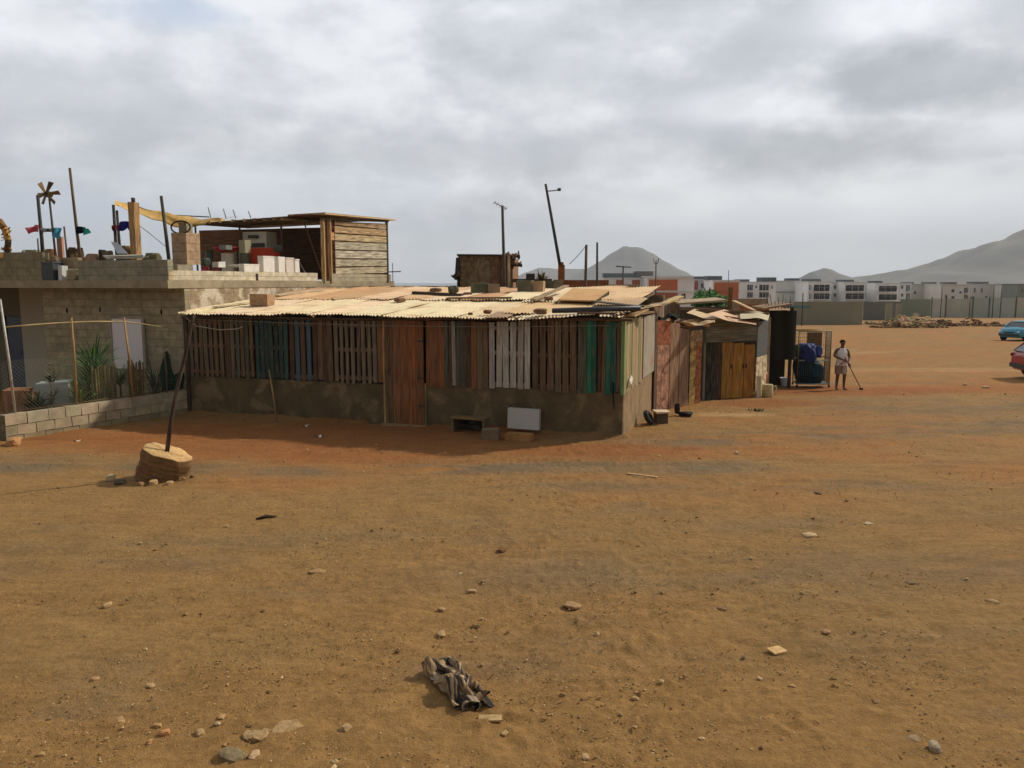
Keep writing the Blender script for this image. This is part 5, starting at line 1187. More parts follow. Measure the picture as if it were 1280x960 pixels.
# sleeve with an open cuff
mb2, r_ = froll([(.20, .02, .05), (.28, .03, .048), (.36, .05, .042)], [.04, .055, .078], 15, '', flat=.62, wr=.22, cols=[c(140, 124, 102), c(156, 140, 116), c(130, 114, 94)])
inner = [[p.lerp(sum(r_[-1], V()) / len(r_[-1]), .1) - dirA * d_ for p in r_[-1]] for d_ in (0, .12)]
for k in range(len(r_[-1])):
    k2 = (k + 1) % len(r_[-1]); mb2.face((r_[-1][k], r_[-1][k2], inner[0][k2], inner[0][k]), c(160, 146, 124)); mb2.face((inner[0][k], inner[0][k2], inner[1][k2], inner[1][k]), c(46, 40, 36))  # inside of the cuff painted dark for the shade in it
mb2.face(inner[1], c(30, 26, 24)); mb2.build('sleeve', M['cloth'], st_)
# dark flap behind the cuff and collar ring
mb = MB(); mb.grid(lambda u, v: ctr + dirA * (.14 + .26 * u) + dirB * (-.06 - .10 * v * (1 - .3 * u)) + Zu * (.045 + .03 * sin(u * 3 + v * 2) * (1 - v) - .03 * v + .0), 8, 6, c(52, 50, 46)); mb.build('flap', M['cloth'], st_)

# =================================================================== row of sheds right of the main shack
def X3(x, y, z=0): return V((x, y, z))
def gp(px, py): return G(px, py)
def wallseg(mb, p, q, z0, z1, th, cc, mode='grain', z1b=None):
    p, q = V((p.x, p.y, 0)), V((q.x, q.y, 0)); d = (q - p); nrm = V((-d.y, d.x, 0)).normalized() * th; z1b = z1 if z1b is None else z1b
    mb.hexa([p + Zu * z0, q + Zu * z0, q + nrm + Zu * z0, p + nrm + Zu * z0, p + Zu * z1, q + Zu * z1b, q + nrm + Zu * z1b, p + nrm + Zu * z1], cc, mode)
def atx(px, p, q, z=1.):
    """point on segment pq (plan) at photo column px"""
    best = None
    for i in range(101):
        r = p.lerp(q, i / 100); e = abs(xpx(px, r.y, z) - r.x)
        if best is None or e < best[0]: best = (e, r)
    r = best[1]; return V((r.x, r.y, 0))
rsd = empty('rusty_lean_to', G(840, 512), 'leaning storeroom of rusty sheets and old boards at the corner of the shack', 'shed')
q0, q1 = G(817, 514), G(861, 506); q1.z = 0; q0.z = 0
def panel_on(p, q, px0, px1, z0, pyt0, pyt1, cc, mat, name, label=None, parent=None, th=.03, corr=False, pitch=.08):
    a_, b_ = atx(px0, p, q), atx(px1, p, q); zt0_, zt1_ = zpx(pyt0, a_.y), zpx(pyt1, b_.y); mb = MB(); z0 += gz(0, a_.y)
    if corr:
        d = b_ - a_; nrm = V((d.y, -d.x, 0)).normalized(); mb.corr(a_ + Zu * z0, d, Zu * ((zt0_ + zt1_) / 2 - z0), cc, pitch, .014, up=nrm)
    else: wallseg(mb, a_, b_, z0, zt0_, th, cc, 'grain', zt1_)
    o = mb.build(name, M[mat], parent)
    if label: o['label'] = label
    return o
panel_on(q0, q1, 817.5, 821, -.1, 400, 402, c(116, 92, 68), 'wood', 'edge_board', None, rsd)
panel_on(q0, q1, 821.5, 836.5, -.0, 431, 431, c(178, 132, 104), 'rust', 'lower_sheet', 'pinkish rusty sheet', rsd)
panel_on(q0, q1, 821, 838.5, 1.72, 400, 401, c(164, 92, 54), 'rust', 'upper_sheet', 'heavily rusted upper sheet', rsd)
panel_on(q0, q1, 837.5, 848.5, -.0, 404, 404, c(160, 122, 90), 'wood', 'board', None, rsd)
panel_on(q0, q1, 849, 860.5, -.0, 410, 412, c(150, 118, 92), 'wood', 'board', None, rsd)
r0 = q1.copy(); r1 = G(877, 503); r1.z = 0
panel_on(r0, r1, 861, 869, .0, 427, 427, c(216, 186, 118), 'rust', 'yellow_sheet', 'yellow ribbed sheet streaked with rust', rsd, corr=True, pitch=.07)
panel_on(r0, r1, 869.2, 876, .0, 426, 426, c(190, 126, 84), 'rust', 'orange_sheet', 'orange brown ribbed sheet', rsd, corr=True, pitch=.07)
panel_on(r0, r1, 861, 877, 1.62, 414, 412, c(188, 164, 120), 'rust', 'cap_sheet', 'pale creased sheet above the yellow one', rsd, th=.04)
# its roof of creased pale scraps and dark inside walls
mb = MB(); p_ = V((q0.x, q0.y, 0)); zr = zpx(400, q0.y)
mb.hexa([q0 + Zu * (zr - .05) + V((.1, .1, 0)), q1 + Zu * (zpx(411, q1.y)) + V((.0, .05, 0)), r1 + Zu * (zpx(404, r1.y)), V((r1.x - 2.2, r1.y + .6, zr + .1)), q0 + Zu * (zr - .01) + V((.1, .1, 0)), q1 + Zu * (zpx(411, q1.y) + .04) + V((.0, .05, 0)), r1 + Zu * (zpx(404, r1.y) + .04), V((r1.x - 2.2, r1.y + .6, zr + .14))], c(120, 88, 62)); mb.build('roof_board', M['rust'], rsd)
def crumple(p, sx_, sy_, cc, parent, name, seed, h_=.1, mat='tin', rot=0.):
    R = Matrix.Rotation(rot, 3, 'Z'); mb = MB()
    mb.grid(lambda u, v: V(p) + R @ V(((u - .5) * sx_ * (1 + .2 * mnoise.noise((v * 3, seed, 0))), (v - .5) * sy_ * (1 + .2 * mnoise.noise((u * 3, seed, 5))), h_ * (mnoise.noise((u * 2.5 + seed, v * 2.5, 0)) + .5 * mnoise.noise((u * 7 + seed, v * 7, 0))))), 16, 16, cc)
    return mb.build(name, M[mat], parent)
z_ = zpx(404, q1.y); crumple(V((q1.x + .05, q1.y + .2, z_)), 1.1, .9, c(206, 176, 132), rsd, 'creased_sheet', 3, .16)
z_ = zpx(402, q1.y + .4); crumple(V((q1.x - .35, q1.y + .5, z_)), .9, .8, c(196, 160, 116), rsd, 'creased_sheet', 8, .14)
# two rough posts above and a pale propped board
for px, pyt, pyb, cc, l in ((820, 377, 404, c(132, 120, 84), 'post'), (846, 371, 406, c(140, 112, 68), 'post')):
    p = atx(px, q0, q1); p += V((-.1, .25, 0)); mb = MB(); mb.beam(V((p.x, p.y, 1.6)), V((p.x, p.y, zpx(pyt, p.y))), .09, .09, cc); mb.build('post', M['wood'], rsd)
p, q = P(822, 383, 20.6), P(850, 371, 21.6); mb = MB(); mb.beam(p, q, .24, .035, c(222, 190, 134), jit=.01); tag(mb.build('plank', M['wood']), 'pale yellow plank propped across the two posts of the rusty lean-to', 'plank')
p, q = P(826, 399, 21.0), P(852, 395, 21.3); mb = MB(); mb.grid(lambda u, v: p.lerp(q, u) + V((0, .5 * v, -.05 * sin(u * 9) - .1 * v + .12 * sin(v * 3))), 10, 6, c(36, 44, 34)); tag(mb.build('dark_net', M['cloth']), 'dark cloth bundled between the two posts of the lean-to', 'cloth')
# planks heaped on the corner of the main roof
for px0, py0, y0, px1, py1, y1, w_, cc, l in ((780, 389, 17.2, 822, 381, 19.5, .14, c(190, 164, 124), 'weathered pale plank across the shack corner roof'), (775, 396, 17.0, 815, 390, 18.6, .12, c(150, 116, 78), 'brown plank end sticking out under the corner roof'), (790, 383, 19.5, 830, 380, 20.4, .16, c(206, 178, 146), 'pinkish plank lying behind the corner of the shack roof'), (740, 377, 19.0, 812, 381, 19.4, .10, c(60, 52, 44), 'dark thin plank just behind the grey pipe'), (788, 395, 17.1, 806, 387, 18.6, .2, c(176, 140, 90), 'short tan board tilted on the shack corner roof')):
    p, q = P(px0, py0, y0), P(px1, py1, y1); mb = MB(); mb.beam(p, q, w_, .035, cc, jit=.008); tag(mb.build('plank', M['wood']), l, 'plank')
# things at the foot: worn tyre, block with a white top, crumpled shoe-like rubber
p = G(811, 531); e = empty('worn_tyre', p, 'worn tyre standing against the side of the shack', 'tyre')
def torus(ctr_, ax_, R_, r_, cc, n=24, m_=10, mat='rubber', name='tread', parent=None):
    ax_ = V(ax_).normalized(); s1 = ax_.orthogonal().normalized(); s2 = ax_.cross(s1); rings = []
    for i in range(n): a_ = 2 * pi * i / n; d = s1 * cos(a_) + s2 * sin(a_); rings.append([V(ctr_) + d * (R_ + r_ * cos(b_)) + ax_ * r_ * 1.1 * sin(b_) for b_ in [2 * pi * k / m_ for k in range(m_)]])
    mb = MB(); mb.loft(rings + [rings[0]], cc, cap=False); return mb.build(name, M[mat], parent)
torus(p + V((0, .05, .17)), (.8, -.35, .5), .13, .055, c(54, 48, 42), parent=e); torus(p + V((.015, .045, .18)), (.8, -.35, .5), .105, .02, c(200, 190, 170), parent=e, name='sidewall')
p = G(827, 530); mb = MB(); mb.cbox(p + V((0, .1, -.02)), (.27, .3, .28), c(92, 78, 60), rot=.1, mode='wall', jit=.015); tag(mb.build('concrete_block', M['concrete']), 'dark block at the shack corner with a white slab on top', 'concrete block')
mb = MB(); mb.cbox(p + V((0, .08, .262)), (.34, .32, .045), c(222, 200, 168), rot=.12, jit=.008); tag(mb.build('slab', M['concrete']), 'white slab resting on the dark block at the shack corner', 'slab')
p = G(857, 521); mb = MB(); mb.rock(p + V((0, .1, .06)), (.42, .3, .14), c(40, 34, 30), 5, 3, .3); mb.rock(p + V((-.17, .2, .18)), (.12, .2, .34), c(48, 38, 34), 8, 3, .3); tag(mb.build('rubber_scrap', M['rubber']), 'crumpled black rubber scrap before the rusty sheets', 'scrap')

# ---- garage shed with orange doors
gs = empty('garage_shed', G(912, 497), 'small shed with yellow brown plank doors and a sagging roof', 'shed')
g0, g1 = G(878, 501), G(944, 497); g2 = G(957, 492)
zg = gz(0, 23)
def gpan(px0, px1, z0, pyt, cc, mat, name, label=None, th=.035, z_abs=None):
    a_, b_ = atx(px0, g0, g1), atx(px1, g0, g1); mb = MB(); zb_ = (zg + z0) if z_abs is None else z_abs; wallseg(mb, a_, b_, zb_, zpx(pyt, a_.y), th, cc); o = mb.build(name, M[mat], gs)
    if label: o['label'] = label
    return o
gpan(878, 882.5, -.1, 402, c(120, 124, 100), 'pwood', 'door_post', 'grey green door post')
gpan(883, 893, 0, 427, c(40, 42, 34), 'wood', 'dark_board'); gpan(893.2, 902, 0, 427, c(64, 52, 36), 'wood', 'dark_board')
dg = gpan(902.4, 915.6, .02, 428, c(164, 118, 44), 'wood', 'door', 'yellow brown plank door leaf'); dg2 = gpan(916.4, 929.6, .02, 429, c(172, 124, 44), 'wood', 'door'); dg3 = gpan(930.4, 943, .02, 431, c(166, 110, 38), 'wood', 'door')
for d_, px in ((dg, 914), (dg2, 928), (dg3, 932)):
    a_ = atx(px, g0, g1); mb = MB(); mb.box(a_ + V((0, -.03, zg + .9)), (.03, 0, 0), (0, .02, 0), (0, 0, .12), c(50, 44, 38)); mb.build('handle', M['metal'], d_)
mb = MB(); a_, b_ = atx(881, g0, g1), atx(944, g0, g1); a_.z = b_.z = 0
for k, (pt_, pb_, cc) in enumerate(((398, 410, c(112, 112, 92)), (410, 419, c(130, 128, 110)), (419, 428, c(116, 112, 92)))): wallseg(mb, a_ + V((0, -.05 - .012 * k, 0)), b_ + V((0, -.05 - .012 * k, 0)), zpx(pb_, a_.y), zpx(pt_, a_.y), .03, cc, 'grain')
mb.build('lintel_boards', M['wood'], gs)
mb = MB(); g3 = V((g1.x, g1.y, 0)); g4 = V((g2.x, g2.y, 0)); wallseg(mb, g3 + (g4 - g3) * .0, g4, zg - .1, zpx(447, g3.y), .03, c(210, 192, 152)); plabel(mb.build('side_panel', M['rust'], gs), 'pale lower side panel')
mb = MB(); wallseg(mb, g3 - V((0, 0, 0)), g4, zpx(446.5, g3.y), zpx(402, g3.y), .035, c(78, 92, 92)); plabel(mb.build('side_panel', M['rust'], gs), 'blue grey upper side panel')
mb = MB(); wallseg(mb, g3 + V((.02, -.06, 0)), g3 + V((.16, -.03, 0)), zg - .05, zpx(470, g3.y), .03, c(216, 200, 166)); mb.build('corner_board', M['wood'], gs)
mb = MB(); wallseg(mb, V((g0.x + .05, g0.y + 2.2, 0)), V((g4.x, g4.y + .9, 0)), zg - .2, 2.1, .05, c(70, 60, 46)); wallseg(mb, V((g0.x + .06, g0.y + .05, 0)), V((g0.x + .06, g0.y + 2.2, 0)), zg - .2, 2.1, .05, c(70, 60, 46)); mb.build('rear_wall', M['wood'], gs)
# sagging roof sheets
rf = [(P(858, 391, 22.2), P(905, 400, 22.6), P(915, 391, 25.0), P(868, 386, 25.0), c(196, 168, 124)), (P(884, 393.5, 22.3), P(945, 406.5, 22.5), P(950, 396, 24.8), P(905, 388, 25.0), c(206, 168, 130)), (P(925, 401, 22.7), P(960, 402, 22.9), P(962, 394, 25.0), P(925, 392, 25.0), c(190, 176, 140))]
for i, (p, q, r_, s_, cc) in enumerate(rf):
    mb = MB(); mb.grid(lambda u, v: p.lerp(q, u).lerp(s_.lerp(r_, u), v) + Zu * (.012 * sin(u * 9 + i) + .05 * sin(u * pi) * (-1 if i < 2 else 1) + .02 * i), 24, 10, cc); mb.build('roof_sheet', M['tin'], gs)
mb = MB(); p, q = P(870, 389, 24.2), P(960, 393.5, 24.6); mb.beam(p, q, .08, .1, c(104, 82, 56)); mb.build('roof_rail', M['wood'], gs)
mb = MB(); p, q = P(880, 391, 24.6), P(925, 398, 22.4); mb.beam(p, q, .03, .03, c(150, 92, 60)); mb.build('roof_batten', M['wood'], gs)
# second roof and beams behind
rb = empty('back_shed', V((5.9, 26.5, 0)), 'low shed with a flat board roof behind the garage doors', 'shed')
mb = MB(); p, q = P(850, 381, 25.8), P(910, 377, 26.4); mb.hexa([p, q, q + V((0, 1.6, .05)), p + V((0, 1.6, .05)), p + Zu * .06, q + Zu * .06, q + V((0, 1.6, .11)), p + V((0, 1.6, .11))], c(184, 160, 124)); mb.build('roof_board', M['wood'], rb)
mb = MB(); p, q = P(850, 383, 25.9), P(912, 380, 26.3); wallseg(mb, p, q, gz(0, 26) - .1, p.z - .02, .06, c(110, 84, 58)); mb.build('front_wall', M['wood'], rb)
mb = MB(); mb.beam(P(851, 385.5, 25.7), P(962, 391.5, 25.2), .1, .09, c(150, 120, 84)); mb.build('long_beam', M['wood'], rb)
p = P(913, 359, 26.6); mb = MB(); mb.beam(V((p.x, p.y, gz(0, 26) - .1)), p, .12, .12, c(140, 98, 52), jit=.01); tag(mb.build('post', M['wood']), 'short brown post rising behind the garage shed roof', 'post')
mb = MB(); mb.beam(P(917, 376, 26.2), P(945, 389, 25.4), .16, .035, c(214, 176, 128)); tag(mb.build('plank', M['wood']), 'pale pinkish plank sloping down right of the brown post', 'plank')
# ---- dark recess beyond, with lit edge
dk = empty('dark_shelter', G(975, 486), 'dark sheeted shelter with a ragged pale edge beside the cage trolley', 'shelter')
d0, d1 = G(958, 488), G(991, 486); d0.z = d1.z = 0; zd = gz(0, 25.2)
mb = MB(); wallseg(mb, V((d0.x, d0.y + .9, 0)), V((d1.x + .05, d1.y + 1.0, 0)), zd - .1, zpx(389, 26), .04, c(38, 34, 28)); mb.build('back_sheet', M['cloth'], dk)
mb = MB(); mb.grid(lambda u, v: V((d0.x + (d1.x - d0.x) * u, d0.y + .35 + .06 * sin(u * 13 + v), zd + .95 + v * (zpx(389, 25.3) - zd - .95))), 14, 8, c(44, 42, 36)); plabel(mb.build('hanging_sheet', M['cloth'], dk), 'black hanging sheet')
mb = MB(); p = V((d0.x + .02, d0.y, 0)); mb.beam(V((p.x, p.y, zd - .1)), V((p.x - .02, p.y, zpx(396, p.y))), .08, .08, c(190, 172, 136)); mb.build('post', M['wood'], dk)
mb = MB(); e0 = V((d1.x + .0, d1.y, 0)); 
mb.grid(lambda u, v: e0 + V((.10 * u + .03 * mnoise.noise((0, v * 9, 1)) + (.12 * (1 - v) ** 2 * -1), .5 * u, zpx(466, e0.y) + v * (zpx(386, e0.y) - zpx(466, e0.y)))), 4, 20, lambda u, v: vary(c(206, 184, 136), .12)); plabel(mb.build('edge_strip', M['wood'], dk), 'ragged pale edge board')
mb = MB(); mb.beam(V((e0.x - .1, e0.y + .1, zd - .1)), V((e0.x - .1, e0.y + .1, zpx(384, e0.y))), .09, .09, c(60, 52, 36)); mb.build('post', M['wood'], dk)
mb = MB(); p, q = P(955, 387, 25.0), P(990, 381.5, 25.2); mb.hexa([p, q, q + V((0, 1.3, .02)), p + V((0, 1.3, .02)), p + Zu * .05, q + Zu * .05, q + V((0, 1.3, .07)), p + V((0, 1.3, .07))], c(150, 120, 86)); mb.build('roof_board', M['wood'], dk)
for i in range(9):
    px = 957 + i * 4; p = P(px, 386, 25.6); mb = MB(); q = P(px + random.uniform(-3, 3), 366 + random.uniform(0, 12), 25.7); mb.tube([p, q], .014, c(110, 100, 80), 5); tag(mb.build('stick', M['wood']), 'thin upright stick on the roof of the dark shelter', 'stick', 'sticks on the roof of the dark shelter')
# clay-coloured drum, white bucket, jug
p = G(957, 490); mb = MB(); mb.tube([p + V((.0, .25, 0)), p + V((.02, .25, .5)), p + V((.0, .25, .62))], [.1, .12, .09], c(180, 96, 44), 10); tag(mb.build('clay_jar', M['plastic']), 'orange clay coloured jar beside the garage shed corner', 'jar')
jg = empty('jug', G(961, 497), 'big beige jug with a side handle outside the garage shed', 'jug'); p = V(jg.location) + V((0, .15, 0))
mb = MB(); mb.tube([p, p + Zu * .04, p + Zu * .3, p + Zu * .36, p + Zu * .38], [.15, .165, .165, .15, .155], c(186, 170, 126), 20); mb.build('body', M['plastic'], jg)
mb = MB(); mb.tube([p + V((.15, 0, .32)), p + V((.25, 0, .33)), p + V((.27, 0, .22)), p + V((.22, 0, .12)), p + V((.15, 0, .1))], .02, c(196, 180, 136), 8); mb.build('handle', M['plastic'], jg)
bk = empty('bucket', G(982, 483), 'white bucket in the shade of the dark shelter', 'bucket'); p = V(bk.location) + V((0, .05, 0))
mb = MB(); mb.tube([p, p + Zu * .02, p + Zu * .28], [.13, .135, .185], c(190, 194, 196), 18); mb.build('body', M['plastic'], bk)
mb = MB(); mb.tube([p + V((.18 * cos(t_), .18 * sin(t_) , .28)) for t_ in [2 * pi * k / 18 for k in range(19)]], .012, c(206, 208, 208), 6); mb.build('rim', M['plastic'], bk)
p = G(972, 482); pt = empty('potted_plant', p + V((0, .3, 0)), 'small pale leaved plant behind the white bucket', 'plant'); mb = MB(); p = V(pt.location); mb.tube([p, p + Zu * .3], [.12, .15], c(60, 56, 46), 12); mb.build('pot', M['plastic'], pt); blades(p + Zu * .3, 40, .42, .016, [c(120, 130, 100), c(84, 100, 70)], .9, 1., .6, parent=pt, zj=.1)
# ---- cage trolley with blue sacks
ct = empty('cage_trolley', G(1016, 485), 'tall wire cage trolley filled with dark blue bundles', 'trolley')
p0, p1 = G(996, 485), G(1036, 485); zc_ = gz(0, 25.4); dpt = V((.12, .75, 0)); zt_ = zpx(414, p0.y); zm = zpx(450, p0.y)
p0.z = p1.z = zc_
fr = MB(); up_ = Zu * (zt_ - zc_)
for q in (p0, p1, p0 + dpt, p1 + dpt): fr.tube([q + Zu * .08, q + up_], .02, c(104, 92, 58), 7)
for z_ in (.12, .95, zt_ - zc_):
    fr.tube([p0 + dpt + Zu * z_, p1 + dpt + Zu * z_], .018, c(110, 98, 64), 6); fr.tube([p0 + Zu * z_, p0 + dpt + Zu * z_], .016, c(110, 98, 64), 6); fr.tube([p1 + Zu * z_, p1 + dpt + Zu * z_], .016, c(110, 98, 64), 6)
fr.tube([p0 + up_, p1 + up_], .022, c(150, 128, 78), 7); fr.tube([p0 + Zu * .12, p1 + Zu * .12], .02, c(110, 130, 124), 7); fr.tube([p0 + Zu * .90, p1 + Zu * .90], .018, c(150, 160, 150), 7); fr.build('frame', M['metal'], ct)
wm = MB()
for k in range(1, 12): q = p1.lerp(p1 + dpt, k / 12); wm.tube([q + Zu * .12, q + up_], .006, c(120, 106, 70), 4)
for k in range(1, 14): z_ = .12 + k * (zt_ - zc_ - .12) / 14; wm.tube([p1 + Zu * z_, p1 + dpt + Zu * z_], .006, c(120, 106, 70), 4); wm.tube([p0 + dpt + Zu * z_, p1 + dpt + Zu * z_], .005, c(90, 82, 60), 4)
for k in range(1, 16): q = (p0).lerp(p1, k / 16); wm.tube([q + dpt + Zu * .12, q + dpt + up_], .005, c(90, 82, 60), 4); wm.tube([q + Zu * .12, q + Zu * .90], .005, c(96, 112, 108), 4)
wm.build('wire_mesh', M['metal'], ct)
wd_ = MB(); wd_.box(p0 + dpt * .98 + V((.42, 0, zm - zc_)), (.5, 0, 0), (0, .02, 0), (0, 0, zt_ - zm - .08), c(120, 98, 66)); wd_.build('back_board', M['wood'], ct)
for q in (p0, p1, p0 + dpt, p1 + dpt):
    w_ = MB(); w_.tube([q + V((-.02, 0, .045)), q + V((.02, 0, .045))], .045, c(40, 38, 36), 12); w_.build('wheel', M['rubber'], ct)
fl_ = MB(); fl_.box(p0 + Zu * .1, p1 - p0, dpt, (0, 0, .03), c(96, 90, 74)); fl_.build('tray', M['metal'], ct)
for i, (dx, dy, z_, sx_, sy_, sz_, cc, l) in enumerate(((.5, .36, .52, 1.02, .7, .9, c(22, 52, 62), 'dark teal sack filling the bottom of the cage trolley'), (.40, .35, 1.12, .86, .68, .66, c(30, 42, 96), 'dark blue bundle on top in the cage trolley'), (.70, .38, 1.16, .42, .5, .40, c(36, 52, 112), 'smaller blue bundle pushed against the right side of the cage'), (.16, .36, 1.18, .32, .5, .42, c(40, 70, 62), 'greenish bundle in the upper left of the cage'))):
    mb = MB(); mb.rock(p0 + V((dx, dy, z_)), (sx_ * 1.12, sy_, sz_ * 1.25), cc, i + 31, 3, .16); tag(mb.build('sack', M['tarp']), l, 'sack')
# clump of weeds before the garage
p = G(950, 514); pt = empty('weed', p, 'small green weed patch on the dirt before the garage doors', 'weed')
for k in range(7): blades(p + V((random.uniform(-.25, .25), random.uniform(-.12, .12), 0)), 14, .09, .006, [c(92, 104, 44), c(76, 92, 40)], 1., .8, .5, parent=pt, seg=3)

# ---- tree crown showing over the sheds
def tree(px, pyt, wpx, y_, label, cols, n=2600, name='tree', leaf=.055):
    p = P(px, pyt, y_); base = gz(0, y_); R_ = wpx / 2 / FPX * y_; e = empty(name, V((p.x, y_, base)), label, 'tree')
    mb = MB(); b0 = V((p.x, y_, base - .1)); zc2 = p.z - R_ * .55; mb.tube([b0, b0 + V((.05, 0, (zc2 - base) * .5)), V((p.x, y_, zc2))], [.11, .09, .06], c(96, 78, 56), 9)
    for k in range(7): a_ = k * .9; q = V((p.x + cos(a_) * R_ * .6, y_ + sin(a_) * R_ * .6, zc2 + .1 + .15 * (k % 3))); mb.tube([V((p.x, y_, zc2 - .4)), (V((p.x, y_, zc2)) + q) / 2, q], [.05, .035, .015], c(90, 74, 54), 6)
    mb.build('trunk', M['bark'], e)
    cr = MB(); cl = [V((random.uniform(-1, 1) * R_ * .75, random.uniform(-1, 1) * R_ * .75, 0)) for _ in range(16)]
    for q in cl: q.z = (.55 * R_) * (1 - (abs(q.x) / R_) ** 2 * .9) * random.uniform(.2, 1.) - .25 * R_
    for k in range(n):
        q = random.choice(cl); d = V((random.gauss(0, 1), random.gauss(0, 1), random.gauss(0, 1))).normalized() * R_ * .34 * random.random() ** .4
        o_ = V((p.x, y_, p.z - R_ * .62)) + q + V((d.x, d.y, d.z * .8))
        t_ = V((random.gauss(0, 1), random.gauss(0, 1), random.gauss(0, .6))).normalized(); s_ = t_.orthogonal().normalized(); l_ = leaf * random.uniform(.6, 1.3)
        cr.face((o_ - t_ * l_, o_ + s_ * l_ * .5, o_ + t_ * l_, o_ - s_ * l_ * .5), vary(random.choice(cols), .25))
    cr.build('crown', M['leaf'], e); return e
tree(887, 357, 54, 31, 'rounded green tree crown rising behind the sheds', [c(60, 120, 36), c(48, 100, 30), c(80, 140, 46), c(36, 76, 26)], 5200, leaf=.06)

# ------------------------------------------------------------------ rusty hut and walls behind the main shack
hb = empty('rusty_hut', V((-1.2, 29, 0)), 'square hut patched with rusty and grey sheets behind the main shack', 'hut')
yh = 29.0; gh = gz(0, yh)
def hp(px, py, y_=yh): return P(px, py, y_)
mb = MB(); a_, b_ = hp(573, 318), hp(640, 318)
for k, (x0, x1, pt_, cc) in enumerate(((573, 592, 319, c(134, 116, 84)), (592.3, 613, 318, c(142, 122, 92)), (613.3, 624, 318, c(132, 104, 78)), (624.3, 640, 319, c(120, 72, 46)))):
    p, q = hp(x0, pt_), hp(x1, pt_); mb = MB(); wallseg(mb, p, q, gh - .1, p.z, .05, cc); mb.build('wall_sheet', M['rust'], hb)
mb = MB()
for k in range(5): p, q = hp(622 + k * 4, 336), hp(624.6 + k * 4, 336); wallseg(mb, p + V((0, -.04, 0)), q + V((0, -.04, 0)), 3.0, p.z, .03, vary(c(126, 92, 64), .2))
mb.build('lower_slats', M['wood'], hb)
p, q = hp(640, 319), hp(648, 322, yh + 2.4); mb = MB(); wallseg(mb, p, q, gh - .1, p.z - .1, .05, c(150, 112, 76)); mb.build('side_sheet', M['rust'], hb)
mb = MB(); p, q = hp(571, 319, yh + 2.5), hp(648, 321, yh + 2.5); wallseg(mb, p, q, gh - .1, p.z - .15, .05, c(90, 72, 54)); p, q = hp(573, 319), V((hp(573, 319).x, yh + 2.5, 0)); wallseg(mb, q, p, gh - .1, p.z - .05, .05, c(90, 72, 54)); mb.build('rear_wall', M['wood'], hb)
mb = MB(); p, q = hp(571, 317.5, yh - .15), hp(643, 318, yh - .15); mb.hexa([p - Zu * .05, q - Zu * .05, q + V((0, 2.8, -.15)), p + V((0, 2.8, -.15)), p, q, q + V((0, 2.8, -.1)), p + V((0, 2.8, -.1))], c(70, 58, 44)); mb.build('roof_sheet', M['rust'], hb)
for px in (569.5, 571.5): mb = MB(); p = hp(px + 2, 322, yh - .1); q = hp(px, 350, yh - .15); mb.beam(V((q.x, q.y, q.z)), p, .08, .05, c(60, 50, 40)); mb.build('edge_board', M['wood'], hb)
for (px, py, s_) in ((641, 320, .3), (645, 331, .25), (570, 345, .2)): crumple(hp(px, py, yh - .05), s_ * 1.6, .6, c(96, 72, 50), hb, 'torn_sheet', px, .25, 'rust')
# antenna poles
def antenna(px0, pyb, px1, pyt, y_, r_, cc, label, head, zb_=None, name='antenna'):
    p, q = P(px0, pyb, y_), P(px1, pyt, y_); e = empty(name, V((p.x, p.y, zb_ if zb_ is not None else p.z)), label, 'antenna'); 
    if zb_ is not None: p.z = zb_
    mb = MB(); mb.tube([p, (p + q) / 2, q], [r_, r_ * .9, r_ * .75], cc, 8); mb.build('mast', M['wood'], e); head(e, q); return e
def head_yagi(e, q):
    k = MB(); k.tube([q + V((-.26, 0, .10)), q + V((.12, 0, -.10))], .013, c(110, 110, 110), 5); k.build('boom', M['metal'], e)
    k = MB()
    for t_ in (-.26, -.16, -.06, .06, .12): o_ = q + V((t_, 0, .10 - (t_ + .26) * .53)); k.tube([o_ + V((-.04, -.22, -.02)), o_ + V((.04, .22, .02))], .008, c(120, 120, 118), 4); k.tube([o_ + V((-.05, -.02, -.06)), o_ + V((.05, .02, .06))], .007, c(120, 120, 118), 4)
    k.build('elements', M['metal'], e)
antenna(632, 353, 628, 257, 27.5, .06, c(86, 76, 64), 'wooden antenna mast rising in front of the rusty hut', head_yagi, 1.6)
mb = MB(); p, q = P(637, 358, 27), P(636, 320, 27); p.z = 1.6; mb.beam(p, q, .09, .09, c(196, 172, 132)); tag(mb.build('post', M['wood']), 'pale thick post at the right corner of the rusty hut', 'post')
def head_arm(e, q):
    k = MB(); o_ = q + V((.03, 0, -.26)); k.tube([o_, o_ + V((.25, 0, .02)), o_ + V((.52, 0, .06))], [.02, .022, .018], c(84, 80, 76), 6); k.build('arm', M['metal'], e)
    k = MB(); o_ = q + V((.5, 0, -.2)); k.cbox(o_ + V((0, 0, -.05)), (.12, .1, .1), c(70, 68, 66)); k.tube([o_ + V((-.06, -.12, 0)), o_ + V((.06, .12, 0))], .012, c(84, 80, 76), 4); k.build('arm_tip', M['metal'], e)
antenna(700, 332, 682, 230, 30, .06, c(70, 72, 70), 'tall tilted mast with a short side arm standing on the brick stub', head_arm)
bs_ = empty('brick_stub', V((P(703, 345, 30).x, 30, gz(0, 30))), 'slim brick chimney stub holding the tilted mast', 'pillar'); p, q = P(698, 345, 30), P(706, 331, 30)
mb = MB(); mb.box(V((p.x, 29.95, gz(0, 30))), (q.x - p.x, 0, 0), (0, .3, 0), (0, 0, q.z - gz(0, 30)), c(160, 100, 62), 'wall', .01); mb.build('shaft', M['block'], bs_)
mb = MB(); mb.box(V((p.x + .05, 29.98, q.z)), (.14, 0, 0), (0, .14, 0), (0, 0, .1), c(140, 90, 60), 'wall', .01); mb.build('top', M['block'], bs_)
